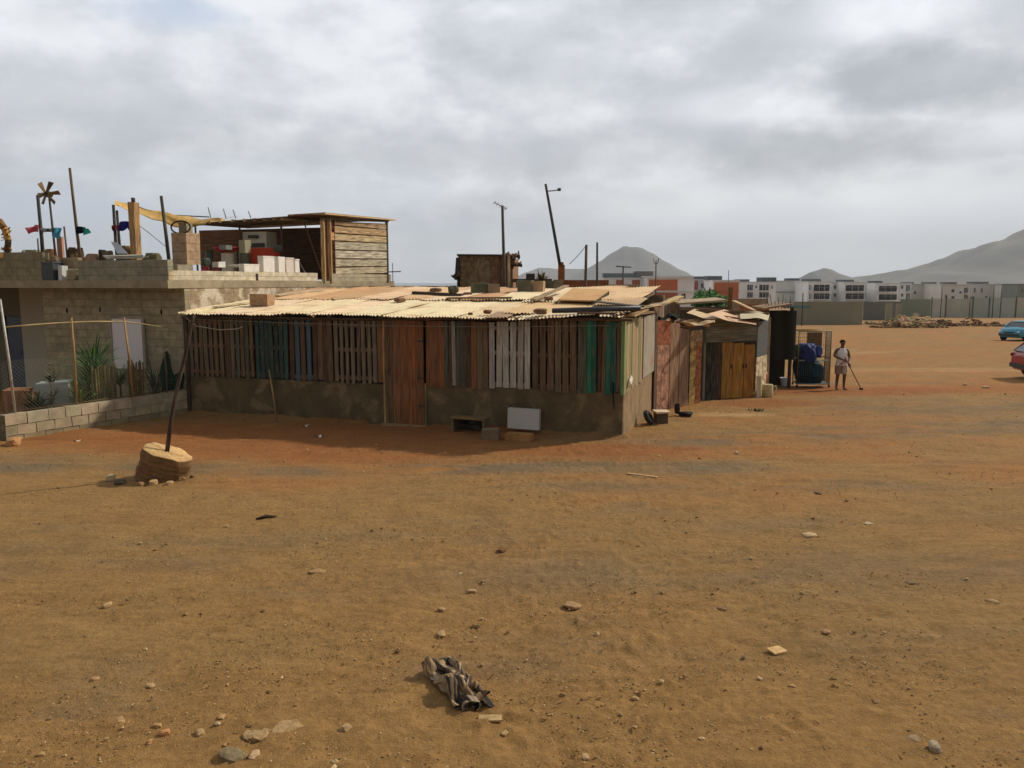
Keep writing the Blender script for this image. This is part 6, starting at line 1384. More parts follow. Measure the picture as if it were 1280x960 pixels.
for (px0, pyb, px1, pyt, l, r_) in ((731, 360, 733, 306, 'bare wooden pole left of its twin behind the raised sheet', .06), (747, 360, 746.5, 303, 'slimmer dark pole right of its twin behind the raised sheet', .045)):
    p, q = P(px0, pyb, 29), P(px1, pyt, 29); p.z = 1.5; mb = MB(); mb.tube([p, (p + q) / 2, q], [r_, r_ * .9, r_ * .8], c(104, 84, 64) if r_ > .05 else c(72, 66, 60), 8); tag(mb.build('pole', M['wood']), l, 'pole')
mb = MB(); mb.tube([P(732, 308, 29), P(722, 320, 29), P(712, 330, 29.5)], .012, c(140, 140, 136), 4); tag(mb.build('guy_wire', M['metal']), 'slanting wire from the bare wooden pole to the brick stub', 'wire')
def head_T(e, q):
    k = MB(); k.tube([q + V((-.55, 0, .06)), q + V((.6, 0, 0))], .05, c(70, 74, 74), 6); k.build('boom', M['metal'], e); k = MB()
    for t_ in (-.5, -.3, -.1, .1, .3, .5): k.tube([q + V((t_, -.3, .03)), q + V((t_, .3, .03))], .02, c(80, 84, 84), 4)
    k.build('elements', M['metal'], e)
def head_Y(e, q):
    k = MB(); k.tube([q + V((-.2, 0, .42)), q + V((-.12, 0, .08)), q, q + V((.12, 0, .08)), q + V((.2, 0, .42))], .035, c(90, 94, 94), 5); k.build('fork', M['metal'], e); k = MB(); k.tube([q + V((0, 0, 0)), q + V((0, 0, .3))], .03, c(90, 94, 94), 5); k.build('tip', M['metal'], e)
antenna(779, 348, 779, 334, 60, .07, c(84, 84, 80), 'flat headed roof antenna left of the forked one', head_T, 1.0)
antenna(820, 360, 820, 330, 60, .06, c(84, 84, 80), 'forked antenna standing before the far cone hill', head_Y, 1.0)
p, q = P(911, 350, 120), P(911, 338, 120); mb = MB(); mb.tube([V((p.x, 120, gz(0, 120))), q], .06, c(100, 100, 100), 5); tag(mb.build('pole', M['metal']), 'thin far pole above the orange walled apartment block', 'pole')
# dry palm-like tuft and parapets in the back
e = empty('dry_agave', V((P(677, 345, 28).x, 28, 2.6)), 'dry spiky plant tuft on the wall behind the shack', 'plant'); p = V(e.location); p.z = zpx(350, 28)
blades(p - Zu * .05, 46, .42, .03, [c(120, 108, 76), c(96, 84, 56), c(140, 130, 96)], 1.1, .7, .5, parent=e)
mb = MB(); mb.cbox(V((p.x, p.y, 2.55)), (.3, .3, p.z - 2.55), c(110, 96, 74), mode='wall'); mb.build('base', M['concrete'], e)
def wall_thing(name, px0, px1, pyt, y_, cc, label, z0=None, mat='block', th=.2, pyt1=None, cat='wall', dy=0.):
    p, q = P(px0, pyt, y_), P(px1, pyt1 if pyt1 else pyt, y_ + dy); mb = MB(); wallseg(mb, p, q, z0 if z0 is not None else gz(0, y_) - .2, p.z, th, cc, 'wall', q.z); return tag(mb.build(name, M[mat]), label, cat)
wall_thing('block_wall', 645, 700, 351, 28.6, c(132, 124, 100), 'grey block wall right of the rusty hut')
wall_thing('block_wall', 706, 761, 350, 30.5, c(140, 92, 62), 'reddish brick wall behind the two bare poles')
wall_thing('block_wall', 692, 704, 349.5, 28.2, c(150, 134, 106), 'short pale block pier in front of the brick stub')
wall_thing('block_wall', 735, 800, 355.5, 34, c(170, 150, 120), 'low tan wall behind the raised sheet', dy=1)
wall_thing('roof_ledge', 640, 690, 348.5, 29.2, c(96, 84, 64), 'dark roof ledge on top of the grey block wall', z0=3.3, mat='concrete', cat='ledge')
wall_thing('board_wall', 570, 660, 359.5, 26.5, c(150, 122, 92), 'brown board wall right behind the shack roof', mat='wood')
wall_thing('block_wall', 404, 560, 357.5, 29.0, c(162, 140, 112), 'low tan wall stretching right from under the rooftop shed')
wall_thing('tin_wall', 762, 850, 371, 27, c(170, 150, 126), 'pale board fence behind the corner of the shack', mat='wood', pyt1=373)
wall_thing('block_wall', 905, 960, 373.5, 40, c(150, 136, 112), 'low grey wall behind the sloping pale plank')
wall_thing('brick_wall', 925, 962, 380, 36, c(160, 100, 72), 'reddish low wall left of the stick topped shelter')
mb = MB(); p = P(657, 352, 28); mb.cbox(V((P(664, 0, 28).x, 28, 3.1)), (.3, .3, zpx(342, 28) - 3.1), c(70, 66, 56), mode='wall'); tag(mb.build('small_post', M['concrete']), 'small dark stub on the ledge left of the dry plant', 'post')

# =================================================================== far ground things
wall_thing('grey_wall', 993, 1079, 377, 92, c(138, 136, 116), 'plain grey green block building wall beyond the person', mat='plaster', th=.2)
wall_thing('grey_wall_side', 1079.3, 1080, 377, 62, c(110, 110, 96), 'shaded end of the plain grey green block building', mat='plaster', th=5) if False else None
wall_thing('grey_wall', 1080, 1126, 377, 112, c(116, 118, 110), 'darker grey yard wall right of the block building', mat='plaster')
wall_thing('green_wall', 1126, 1172, 374, 134, c(130, 138, 120), 'dark green fenced yard wall below the white flats', mat='plaster')
gw = empty('green_wall', V((P(1240, 373, 128).x, 128, gz(0, 128))), 'long pale green yard wall of mixed panels at the right', 'wall')
xw = P(1165, 373, 128).x; k = 0
while xw < P(1330, 373, 128).x:
    wd_2 = random.uniform(2.2, 4.4); zt_2 = zpx(373 + random.uniform(-1.0, 1.5), 128); mb = MB(); mb.box(V((xw, 128 + random.uniform(-.05, .05), gz(0, 128) - .2)), (wd_2 - .05, 0, 0), (0, .15, 0), (0, 0, zt_2 - gz(0, 128) + .2), vary(random.choice([c(176, 182, 172), c(184, 186, 172), c(164, 174, 164), c(178, 178, 162)]), .06), 'wall'); mb.build('panel', M['plaster'], gw)
    mb = MB(); mb.cbox(V((xw - .02, 127.9, gz(0, 128) - .2)), (.12, .12, zt_2 - gz(0, 128) + .45), c(88, 92, 80)); mb.build('post', M['concrete'], gw)
    xw += wd_2
wall_thing('tin_hut', 1108, 1116, 379, 108, c(150, 146, 124), 'tiny pale gate pillar at the left of the dark green wall', mat='plaster'); wall_thing('tin_hut', 1121, 1127, 380, 108, c(146, 142, 118), 'second tiny pale gate pillar', mat='plaster')
wall_thing('teal_beam', 978, 1013, 381.5, 88, c(70, 112, 112), 'narrow teal board along the top of the grey green wall', z0=zpx(385, 88), mat='paint', cat='board')
for px, pyt, y_, l in ((1178, 357, 124, 'thin dark pole before the long green wall, leftmost'), (1243, 356, 124, 'thin dark pole before the long green wall near its middle'), (1253, 355, 124, 'paler pole right next to the middle one at the green wall'), (1213, 372, 124, 'short slim pole between the taller ones at the green wall'), (989, 369, 88, 'thin pole at the left end of the grey green wall'), (1004, 366, 88, 'wire pole over the grey green wall')):
    p = P(px, pyt, y_); mb = MB(); mb.tube([V((p.x, y_, gz(0, y_) - .1)), p], .07 if y_ > 70 else .04, c(70, 74, 66), 6); tag(mb.build('pole', M['metal']), l, 'pole')
bt = empty('small_boat', G(1090, 396), 'small white boat hull lying before the grey yard wall', 'boat'); p = V(bt.location); mb = MB()
rings = []
for i in range(9): t_ = i / 8; w_ = .42 * sin(pi * (.12 + .88 * min(1, t_ * 1.1))) ** .6 if t_ < .9 else .2; x_ = -.65 + 1.3 * t_; rings.append([p + V((x_, -w_, .38)), p + V((x_, -w_ * .6, .05)), p + V((x_, w_ * .6, .05)), p + V((x_, w_, .38)), p + V((x_, w_ * .85, .36)), p + V((x_, w_ * .5, .14)), p + V((x_, -w_ * .5, .14)), p + V((x_, -w_ * .85, .36))])
mb.loft(rings, c(220, 220, 210)); mb.build('hull', M['plastic'], bt); mb = MB(); mb.box(p + V((-.05, -.34, .3)), (.16, 0, 0), (0, .68, 0), (0, 0, .03), c(170, 150, 120)); mb.build('thwart', M['wood'], bt)
# rubble and dry brush heaps in front of the green wall
def rubble(px0, px1, py, hpx, cols, label, n, seed, dp=2.2):
    r_ = random.Random(seed); p, q = G(px0, py), G(px1, py); mb = MB(); hm = hpx / FPX * p.y
    for k in range(n):
        t_ = r_.random(); prof_ = (sin(pi * min(1, max(0, t_))) ** .5) * (.65 + .35 * sin(t_ * 17 + seed)); v_ = r_.random(); o_ = p.lerp(q, t_) + V((0, v_ * dp, 0)); s_ = r_.uniform(.1, .42); z_ = gz(0, o_.y) + r_.random() ** .7 * hm * prof_ * sin(pi * min(1, .15 + v_ * .7))
        mb.rock(V((o_.x, o_.y, z_)), (s_ * 1.5, s_, s_ * .8), tuple(x * r_.uniform(.7, 1.25) for x in r_.choice(cols)), k, 1)
    return tag(mb.build('rubble_heap', M['stone']), label, 'rubble heap')
rubble(1098, 1185, 410, 14, [c(150, 120, 78), c(122, 92, 56), c(176, 150, 104), c(96, 76, 48)], 'long brown heap of rubble and dry brush, left part', 300, 3)
rubble(1160, 1262, 408, 12, [c(144, 114, 74), c(116, 88, 54), c(166, 138, 96), c(96, 76, 50)], 'right continuation of the long brown rubble heap', 300, 4)
rubble(1122, 1172, 402, 12, [c(206, 186, 150), c(190, 168, 130)], 'pale sandy rubble heap on top behind the brown one', 140, 5)
rubble(1088, 1110, 406, 6, [c(96, 88, 52), c(120, 104, 64)], 'low dark brush tuft at the left tip of the rubble heap', 60, 6)
e = empty('bush', V((G(1150, 392).x, G(1150, 392).y, gz(0, 80))), 'dark green bush before the dark green wall', 'bush'); blades(V(e.location), 160, .9, .05, [c(70, 84, 50), c(90, 96, 60), c(54, 66, 40)], 1.6, .5, .5, parent=e)

# ------------------------------------------------------------------ apartment blocks
def zf_(py, y_): return zpx(py, y_)
WP = c(232, 232, 230)
def flats(px0, px1, pyt, y_, label, parts, cc=WP, dp=9, side=None, pyb=386, roofh=0, name='apartment_block'):
    """parts: (kind, px0, px1, py_top, py_bottom[, colour]) built as raised pieces, balcony recesses as dark panes"""
    p, q = P(px0, pyt, y_), P(px1, pyt, y_); zb_ = gz(0, y_) - .3; e = empty(name, V(((p.x + q.x) / 2, y_, zb_ + .3)), label, 'apartment building')
    mb = MB(); mb.box(V((p.x, y_, zb_)), (q.x - p.x, 0, 0), (0, dp, 0), (0, 0, p.z - zb_), cc, 'wall'); mb.build('wall', M['plaster'], e)
    mb = MB(); mb.box(V((p.x - .15, y_ - .15, p.z + .003)), (q.x - p.x + .3, 0, 0), (0, dp + .3, 0), (0, 0, .25), tuple(x * .85 for x in cc), 'wall'); mb.build('roof', M['plaster'], e)
    for t_ in parts:
        k, x0, x1, y0, y1 = t_[:5]; a_, b_ = P(x0, y1, y_), P(x1, y0, y_)
        if k == 'w':      # framed window with dark pane
            f = MB(); fw_ = .07; w_, h_ = b_.x - a_.x, b_.z - a_.z
            for bx_ in ((a_.x, a_.z, w_, fw_), (a_.x, b_.z - fw_, w_, fw_), (a_.x, a_.z + fw_ + .001, fw_, h_ - 2 * fw_ - .002), (b_.x - fw_, a_.z + fw_ + .001, fw_, h_ - 2 * fw_ - .002)): f.box(V((bx_[0], y_ - .06, bx_[1])), (bx_[2], 0, 0), (0, .08, 0), (0, 0, bx_[3]), c(150, 150, 146))
            f.box(V((a_.x + w_ / 2 - .03, y_ - .055, a_.z + fw_ + .001)), (.06, 0, 0), (0, .07, 0), (0, 0, h_ - 2 * fw_ - .002), c(150, 150, 146))
            o = f.build('window', M['plaster'], e); g = MB(); g.box(V((a_.x + fw_, y_ - .02, a_.z + fw_)), (w_ - 2 * fw_, 0, 0), (0, .015, 0), (0, 0, h_ - 2 * fw_), c(34, 38, 40)); g.build('pane', M['pane'], o)
        elif k == 'b':    # balcony: slab, rails, dark pane for doors and painted recess shade
            g = MB(); g.box(V((a_.x, y_ - .03, a_.z)), (b_.x - a_.x, 0, 0), (0, .028, 0), (0, 0, b_.z - a_.z), c(30, 34, 34)); o = g.build('balcony', M['pane'], e)
            f = MB(); f.box(V((a_.x - .1, y_ - 1.2, a_.z - .18)), (b_.x - a_.x + .2, 0, 0), (0, 1.168, 0), (0, 0, .16), cc); n_ = max(2, int((b_.x - a_.x) / .45))
            f.box(V((a_.x, y_ - 1.16, a_.z + .95)), (b_.x - a_.x, 0, 0), (0, .05, 0), (0, 0, .06), c(170, 172, 170))
            for i in range(n_ + 1): f.box(V((a_.x + (b_.x - a_.x - .04) * i / n_, y_ - 1.15, a_.z - .02)), (.04, 0, 0), (0, .04, 0), (0, 0, .97), c(140, 144, 142))
            f.build('railing', M['plaster'], o)
            m_ = MB()
            for i in range(1, 3): m_.box(V((a_.x + (b_.x - a_.x) * i / 3, y_ - .07, a_.z)), (.12, 0, 0), (0, .04, 0), (0, 0, b_.z - a_.z), c(176, 176, 172))
            m_.build('mullion', M['plaster'], o)
        elif k == 'p':    # painted wall panel standing proud
            g = MB(); g.box(V((a_.x, y_ - .12, a_.z)), (b_.x - a_.x, 0, 0), (0, .118, 0), (0, 0, b_.z - a_.z), t_[5], 'wall'); g.build('painted_panel', M['plaster'], e)
        elif k == 'r':    # rooftop structure
            g = MB(); g.box(V((a_.x, y_ + 2, zpx(pyt, y_) + .26)), (b_.x - a_.x, 0, 0), (0, 4, 0), (0, 0, max(.3, b_.z - zpx(pyt, y_))), t_[5] if len(t_) > 5 else c(110, 114, 112), 'wall'); g.build('roof_housing', M['plaster'], e)
        elif k == 'l':    # ledge
            g = MB(); g.box(V((a_.x, y_ - .3, a_.z)), (b_.x - a_.x, 0, 0), (0, .298, 0), (0, 0, b_.z - a_.z), t_[5] if len(t_) > 5 else cc, 'wall'); g.build('ledge', M['plaster'], e)
    return e
ORG = c(190, 104, 58); ORD = c(166, 92, 58)
flats(761, 809, 348.5, 165, 'white apartment block with two reddish panels and a grey roof line', [('p', 770, 778, 350, 362, ORD), ('p', 790, 800, 350, 362, ORD), ('l', 761, 809, 363, 364.5), ('w', 781, 786, 366, 373), ('w', 764, 769, 366, 373), ('w', 792, 798, 366, 373), ('r', 757, 796, 343, 348, c(96, 110, 108)), ('r', 797, 819, 340.5, 348, c(112, 106, 104))])
flats(809.3, 867, 346.5, 160, 'white apartment block with a broad orange upper panel', [('p', 811, 847, 349.5, 363, ORG), ('l', 809, 867, 363.5, 365, c(220, 218, 210)), ('p', 811, 847, 366, 378, ORD), ('w', 852, 857, 367, 373), ('l', 809, 867, 346.5, 347.6, c(220, 218, 214))])
flats(867.3, 891, 350, 170, 'narrow pale apartment block with a small red panel', [('p', 868, 872.5, 351, 362, c(150, 84, 62)), ('l', 867, 891, 363, 364), ('w', 876, 880, 354, 360), ('r', 869, 884, 347, 350, c(96, 100, 104)), ('r', 887, 891, 347, 350, c(96, 100, 104))], c(196, 198, 200))
flats(891.3, 924, 351.5, 162, 'apartment block with a solid orange brown wall', [('p', 892, 923.5, 353, 376, c(184, 104, 62)), ('l', 891, 924, 364, 364.8, c(170, 96, 60)), ('r', 888, 906, 346.5, 351, c(92, 98, 100))])
flats(924.3, 970, 353.5, 190, 'white apartment block with two dark window bays beside the orange wall', [('b', 934, 941, 356, 363), ('b', 934, 941, 365.5, 372), ('b', 949, 961, 356, 363), ('b', 949, 961, 365.5, 372), ('w', 944, 946.5, 357, 360), ('r', 926, 940, 350.5, 353, c(96, 100, 104)), ('r', 955, 974, 348, 353, c(92, 98, 102)), ('w', 964, 966, 357, 361)])
flats(970.3, 1010, 352, 205, 'blank white apartment gable in the middle of the row', [('l', 970, 1010, 364.5, 365.7, c(150, 152, 152)), ('r', 990, 1003, 349, 352, c(96, 100, 104))], c(214, 214, 210))
flats(1010.3, 1040, 353, 195, 'white apartment block with wide dark balconies left of four small windows', [('b', 1011.5, 1014, 356, 363), ('b', 1017, 1037, 356, 364), ('b', 1011.5, 1014, 367, 374), ('b', 1017, 1037, 367, 374), ('r', 1013, 1030, 350, 353, c(104, 108, 108))])
flats(1040.3, 1055, 354, 198, 'narrow white block with four small windows', [('w', 1042, 1045, 356.5, 361.5), ('w', 1049, 1052, 356.5, 361.5), ('w', 1042, 1045, 366.5, 371.5), ('w', 1049, 1052, 366.5, 371.5)], c(216, 218, 218))
flats(1055.3, 1081.5, 353.5, 194, 'white apartment block with wide dark balconies right of four small windows', [('b', 1057, 1080, 356.5, 364), ('b', 1057, 1080, 367, 374), ('r', 1057, 1072, 351, 353.5, c(96, 100, 100))])
flats(1081.8, 1097, 355, 198, 'narrow white block with four small dark windows above the grey wall', [('w', 1084, 1087, 357.5, 362), ('w', 1090.5, 1093.5, 357.5, 362), ('w', 1084, 1087, 367, 372), ('w', 1090.5, 1093.5, 367, 372)], c(216, 218, 218))
flats(1097.3, 1123, 355, 192, 'white apartment block with two storeys of deep dark balconies', [('b', 1098.5, 1121, 357.5, 364.5), ('b', 1098.5, 1121, 368, 375), ('r', 1098, 1108, 352.5, 355, c(90, 94, 96))])
flats(1123.3, 1139, 355, 198, 'white block with small windows and one dark bay, left of the cream flats', [('w', 1126, 1129, 357, 361), ('w', 1126, 1129, 367, 371), ('b', 1132.5, 1137.5, 356.5, 364), ('b', 1132.5, 1137.5, 367, 374)], c(212, 214, 214))
CR = c(196, 192, 180)
flats(1139.3, 1178, 356, 205, 'cream apartment block half hidden by the dark green wall', [('w', 1142, 1145, 364, 368), ('b', 1155, 1160, 358, 372), ('w', 1166, 1169, 359, 364), ('r', 1140, 1147, 354, 356, c(110, 108, 104)), ('r', 1166, 1176, 354, 356, c(110, 106, 104))], CR)
flats(1178.3, 1212, 356.5, 196, 'white block with scattered square windows, second from the right', [('w', 1189, 1193, 361.5, 365.5), ('w', 1189, 1193, 370, 374), ('b', 1205, 1210, 360, 366), ('b', 1205, 1210, 369, 375), ('w', 1199, 1202, 364, 367), ('w', 1181, 1184, 368.5, 374), ('r', 1191, 1202, 354, 356, c(110, 108, 106))], c(210, 206, 198))
flats(1212.3, 1252, 356, 200, 'white block with tall narrow windows and a dark stairwell', [('w', 1217, 1219.5, 360, 366), ('w', 1226, 1228.5, 360, 366), ('w', 1213, 1216, 370.5, 374), ('w', 1240, 1243, 362, 367), ('b', 1246, 1250, 358.5, 366), ('b', 1246, 1250, 369, 377), ('w', 1231, 1234, 370, 376), ('r', 1225, 1242, 353.5, 356, c(104, 104, 102))], c(212, 208, 200))
flats(1252.3, 1272, 357, 196, 'white block with three dark windows near the right edge', [('w', 1260, 1263, 360, 366), ('w', 1263, 1266, 369, 375), ('w', 1268, 1271, 361, 367)], c(218, 214, 206))
flats(1272.3, 1330, 356, 190, 'grey green apartment block at the right edge', [('w', 1276, 1279, 361, 366), ('w', 1290, 1294, 361, 366), ('w', 1305, 1309, 361, 366)], c(130, 138, 126))

# =================================================================== cars
def car(name, label, loc, rot, paint, parts_cc=None, L=4.1, Wd=1.72, Ht=1.48, van=True):
    e = bpy.data.objects.new(name, None); col.objects.link(e); tag(e, label, 'car')
    hw_ = Wd / 2
    def build(mb, nm, mat, parent=e):
        o = mb.build(nm, M[mat], None); o.location = (0, 0, 0)
        return o
    # all parts are made around the origin (nose at -x, wheels on z=0) and hung on the empty afterwards
    pieces = []
    def part(mb, nm, mat, par=None):
        me_obj = MBbuild(mb, nm, M[mat]); me_obj.parent = par or e; return me_obj
    def MBbuild(mb, nm, mat):
        o = mb.build(nm, mat, None)
        off = V(o.location)
        for vv_ in o.data.vertices: vv_.co += off
        o.location = (0, 0, 0); return o
    # lower body stations along x: (x, z_low, z_shoulder, half width)
    stn = [(-2.05, .34, .52, .62), (-2.0, .27, .70, .76), (-1.8, .24, .84, .83), (-1.3, .23, .95, .86), (-.7, .23, 1.0, .86), (.3, .23, 1.01, .86), (1.2, .23, 1.02, .86), (1.75, .25, 1.0, .84), (1.97, .30, .92, .78), (2.05, .36, .80, .68)]
    k = L / 4.1
    def ring(x, zl, zs, w_):
        x *= k; return [V((x, -w_ * .8, zl)), V((x, -w_, zl + .12)), V((x, -w_ * 1.01, (zl + zs) / 2)), V((x, -w_ * .97, zs - .07)), V((x, -w_ * .86, zs)), V((x, 0, zs + .03)), V((x, w_ * .86, zs)), V((x, w_ * .97, zs - .07)), V((x, w_ * 1.01, (zl + zs) / 2)), V((x, w_, zl + .12)), V((x, w_ * .8, zl))]
    mb = MB(); mb.loft([ring(*s_) for s_ in stn], paint); body_ = part(mb, 'body', 'paint')
    # greenhouse
    gs_ = [(-1.25, .96, .02, .74), (-.62, .98, Ht - 1.02, .66), (-.2, 1.0, Ht - .97, .67), (.9, 1.0, Ht - .97, .67), (1.45, 1.0, Ht - 1.04, .66), (1.95, .96, .03, .72)]
    def gr(x, z0, h_, w_): x *= k; return [V((x, -.80, z0)), V((x, -w_ * .97, z0 + h_ * .9)), V((x, -w_ * .85, z0 + h_)), V((x, w_ * .85, z0 + h_)), V((x, w_ * .97, z0 + h_ * .9)), V((x, .80, z0))]
    mb = MB(); mb.loft([gr(*s_) for s_ in gs_], c(30, 38, 42), smooth=False); part(mb, 'windows', 'glass')
    mb = MB(); mb.grid(lambda u, v: V(((-.68 + 2.2 * u) * k, (v - .5) * 1.3, Ht + .0 + .025 * sin(pi * v) - .05 * abs(2 * u - 1) ** 4)), 10, 8, paint); 
    mb.grid(lambda u, v: V(((-.68 + 2.2 * u) * k, (v - .5) * 1.3, Ht - .03 + .0 * sin(pi * v) - .05 * abs(2 * u - 1) ** 4)), 10, 8, paint); part(mb, 'roof', 'paint')
    for sy_ in (-1, 1):
        for (x0, z0, x1, z1) in ((-1.25, .97, -.64, Ht - .03), (-.05, 1.0, -.02, Ht - .03), (.85, 1.0, .85, Ht - .03), (1.9, .98, 1.45, Ht - .05)):
            mb = MB(); mb.beam(V((x0 * k, sy_ * .81, z0)), V((x1 * k, sy_ * .655, z1)), .06, .06, paint); part(mb, 'pillar', 'paint')
        mb = MB(); mb.rock(V((-1.0 * k, sy_ * .93, 1.05)), (.14, .2, .14), paint, 2, 2, .05); part(mb, 'mirror', 'paint')
        mb = MB(); mb.rock(V((-1.90 * k, sy_ * .62, .66)), (.28, .34, .17), c(210, 214, 214), 3, 2, .05); part(mb, 'headlight', 'glass')
        mb = MB(); mb.rock(V((1.98 * k, sy_ * .66, .84)), (.14, .26, .2), c(130, 20, 18), 3, 2, .05); part(mb, 'tail_light', 'glass')
        for x0 in (-1.28, 1.28):
            mb = MB(); o_ = V((x0 * k, sy_ * .80, .30)); mb.tube([o_ + V((0, -.1, 0)), o_ + V((0, -.085, 0)), o_ + V((0, .085, 0)), o_ + V((0, .1, 0))], [.27, .305, .305, .27], c(24, 24, 24), 24); wh_ = part(mb, 'wheel', 'rubber')
            mb = MB(); mb.tube([o_ + V((0, sy_ * .08, 0)), o_ + V((0, sy_ * .112, 0))], [.19, .17], c(150, 150, 150), 18); mb.tube([o_ + V((0, sy_ * .1, 0)), o_ + V((0, sy_ * .118, 0))], [.06, .05], c(60, 60, 60), 12); part(mb, 'rim', 'metal', wh_)
        mb = MB(); mb.box(V((-.02 * k, sy_ * .872 - .01, .8)), (.16, 0, 0), (0, .02, 0), (0, 0, .03), c(40, 40, 40)); part(mb, 'door_handle', 'plastic')
    mb = MB(); mb.cbox(V((-2.04 * k, 0, .36)), (.1, 1.42, .16), c(44, 46, 46)); part(mb, 'front_bumper', 'plastic')
    mb = MB(); mb.cbox(V((-2.03 * k, 0, .56)), (.06, .7, .1), c(30, 32, 32)); part(mb, 'grille', 'plastic')
    mb = MB(); mb.cbox(V((2.04 * k, 0, .38)), (.1, 1.42, .16), c(44, 46, 46)); part(mb, 'rear_bumper', 'plastic')
    e.location = V(loc); e.rotation_euler = (0, 0, rot); return e
p = G(1253, 426); car('parked_car', 'turquoise blue car parked far off at the right edge', (p.x + 2.1, p.y + .8, p.z - .02), radians(26), c(40, 140, 164), L=3.8, Ht=1.38)
p = G(1267, 478); car('parked_car', 'red car cut off by the right edge, only its rear corner in view', (p.x + 3.0, p.y + 1.0, p.z - .01), radians(180 - 6), c(150, 30, 32))

# =================================================================== the person with a hoe
def person():
    loc = G(1050, 487); e = empty('person', loc, 'person in a pale sleeveless top and light shorts leaning on a hoe', 'person'); h = .2 * 8   # ~1.6 m
    # local: x right in view, -y toward camera
    J = {}; vs = []; rad = []; ed = []
    def v(n, x, y, z, r, par=None):
        J[n] = len(vs); vs.append((x, y, z)); rad.append(r)
        if par: ed.append((J[par], J[n]))
    v('pelvis', 0, 0, .86, .115); v('belly', 0, -.01, .98, .105, 'pelvis'); v('chest', 0, .0, 1.17, .125, 'belly'); v('uchest', 0, .01, 1.28, .105, 'chest'); v('neck', 0, -.01, 1.37, .05, 'uchest'); v('nape', 0, -.02, 1.42, .048, 'neck')
    v('jaw', 0, -.045, 1.465, .062, 'nape'); v('head', 0, -.03, 1.53, .082, 'jaw'); v('crown', 0, -.015, 1.585, .066, 'head')
    for s, n in ((-1, 'l'), (1, 'r')):
        v('hip' + n, s * .09, 0, .80, .095, 'pelvis'); v('thigh' + n, s * .105, -.01, .62, .078, 'hip' + n); v('knee' + n, s * .11, -.03, .44, .055, 'thigh' + n); v('calf' + n, s * .115, .0, .30, .052, 'knee' + n); v('ank' + n, s * .12, .01, .085, .034, 'calf' + n); v('heel' + n, s * .125, .0, .04, .036, 'ank' + n); v('ball' + n, s * .14, -.12, .028, .034, 'heel' + n); v('toe' + n, s * .145, -.17, .022, .024, 'ball' + n)
        v('sh' + n, s * .17, .01, 1.30, .06, 'uchest')
    # arms: (viewer left) elbow out, both hands meet on the hoe handle
    v('elbl', -.27, -.05, 1.10, .042, 'shl'); v('wrl', -.05, -.22, 1.0, .028, 'elbl')
    v('elbr', .25, -.02, 1.05, .042, 'shr'); v('wrr', .13, -.21, .90, .028, 'elbr')
    hl, hr = V((.0, -.26, .975)), V((.145, -.265, .835))
    for n, w_, hnd, fwd in (('l', 'wrl', hl, V((.75, -.5, -.35))), ('r', 'wrr', hr, V((.1, -.55, -.8)))):
        v('palm' + n, hnd.x, hnd.y, hnd.z, .03, w_)
        sd_ = fwd.cross(V((0, 1, .3))).normalized()
        for f_, (o_, l_) in enumerate(((-.03, .055), (-.01, .065), (.01, .062), (.028, .048))):
            b = hnd + fwd.normalized() * .02 + sd_ * o_; m_ = b + fwd.normalized() * l_ * .6; t_ = m_ + (fwd.normalized() * .35 + V((.3, -.1, -.5))) * l_ * .6
            v(f'f{n}{f_}a', *b, .0095, 'palm' + n); v(f'f{n}{f_}b', *m_, .0088, f'f{n}{f_}a'); v(f'f{n}{f_}c', *t_, .0075, f'f{n}{f_}b')
        b = hnd + V((.0, .0, .03)); v(f'th{n}a', b.x + .015, b.y - .015, b.z, .011, 'palm' + n); v(f'th{n}b', b.x + .045, b.y - .03, b.z - .005, .009, f'th{n}a')
    me = bpy.data.meshes.new('body'); me.from_pydata(vs, ed, []); o = bpy.data.objects.new('body', me); col.objects.link(o)
    sk = o.modifiers.new('skin', 'SKIN'); me.skin_vertices or None
    for i, r_ in enumerate(rad): me.skin_vertices[0].data[i].radius = (r_, r_ * (.78 if i in (J['chest'], J['uchest'], J['belly'], J['pelvis']) else 1))
    for i in range(len(vs)): me.skin_vertices[0].data[i].use_root = (i == 0)
    sb = o.modifiers.new('sub', 'SUBSURF'); sb.levels = 2; sb.render_levels = 2
    dg_ = bpy.context.evaluated_depsgraph_get(); m2 = bpy.data.meshes.new_from_object(o.evaluated_get(dg_)); o.modifiers.clear(); o.data = m2; o.name = 'body'
    ca = m2.attributes.new('Col', 'FLOAT_COLOR', 'POINT'); ca.data.foreach_set('color', [*c(104, 72, 54), 1.] * len(m2.vertices)); m2.materials.clear(); m2.materials.append(M['skin'])
    for p_ in m2.polygons: p_.use_smooth = True
    o.parent = e
    L_ = V(loc)
    def ell(z, w_, d_, cx=0, cy=0, n=20, wr=0.): return [L_ + V((cx + w_ * cos(t_) * (1 + wr * sin(t_ * 5 + z * 20)), cy + d_ * sin(t_) * (1 + wr * sin(t_ * 5 + z * 20)), z)) for t_ in [2 * pi * k / n for k in range(n)]]
    WHC = c(226, 220, 218)
    mb = MB(); mb.loft([ell(.80, .185, .135, wr=.04), ell(.9, .172, .125, wr=.03), ell(1.0, .16, .118, wr=.02), ell(1.12, .17, .128), ell(1.22, .178, .126, 0, .005), ell(1.30, .15, .105, 0, .01), ell(1.355, .085, .07, 0, 0)], WHC, cap=False)
    plabel(mb.build('tank_top', M['cloth'], e), 'pale sleeveless top')
    mb = MB(); SH = c(170, 150, 140)
    mb.loft([ell(.93, .165, .122), ell(.86, .178, .13, wr=.03), ell(.78, .185, .135, wr=.03)], SH, cap=False)
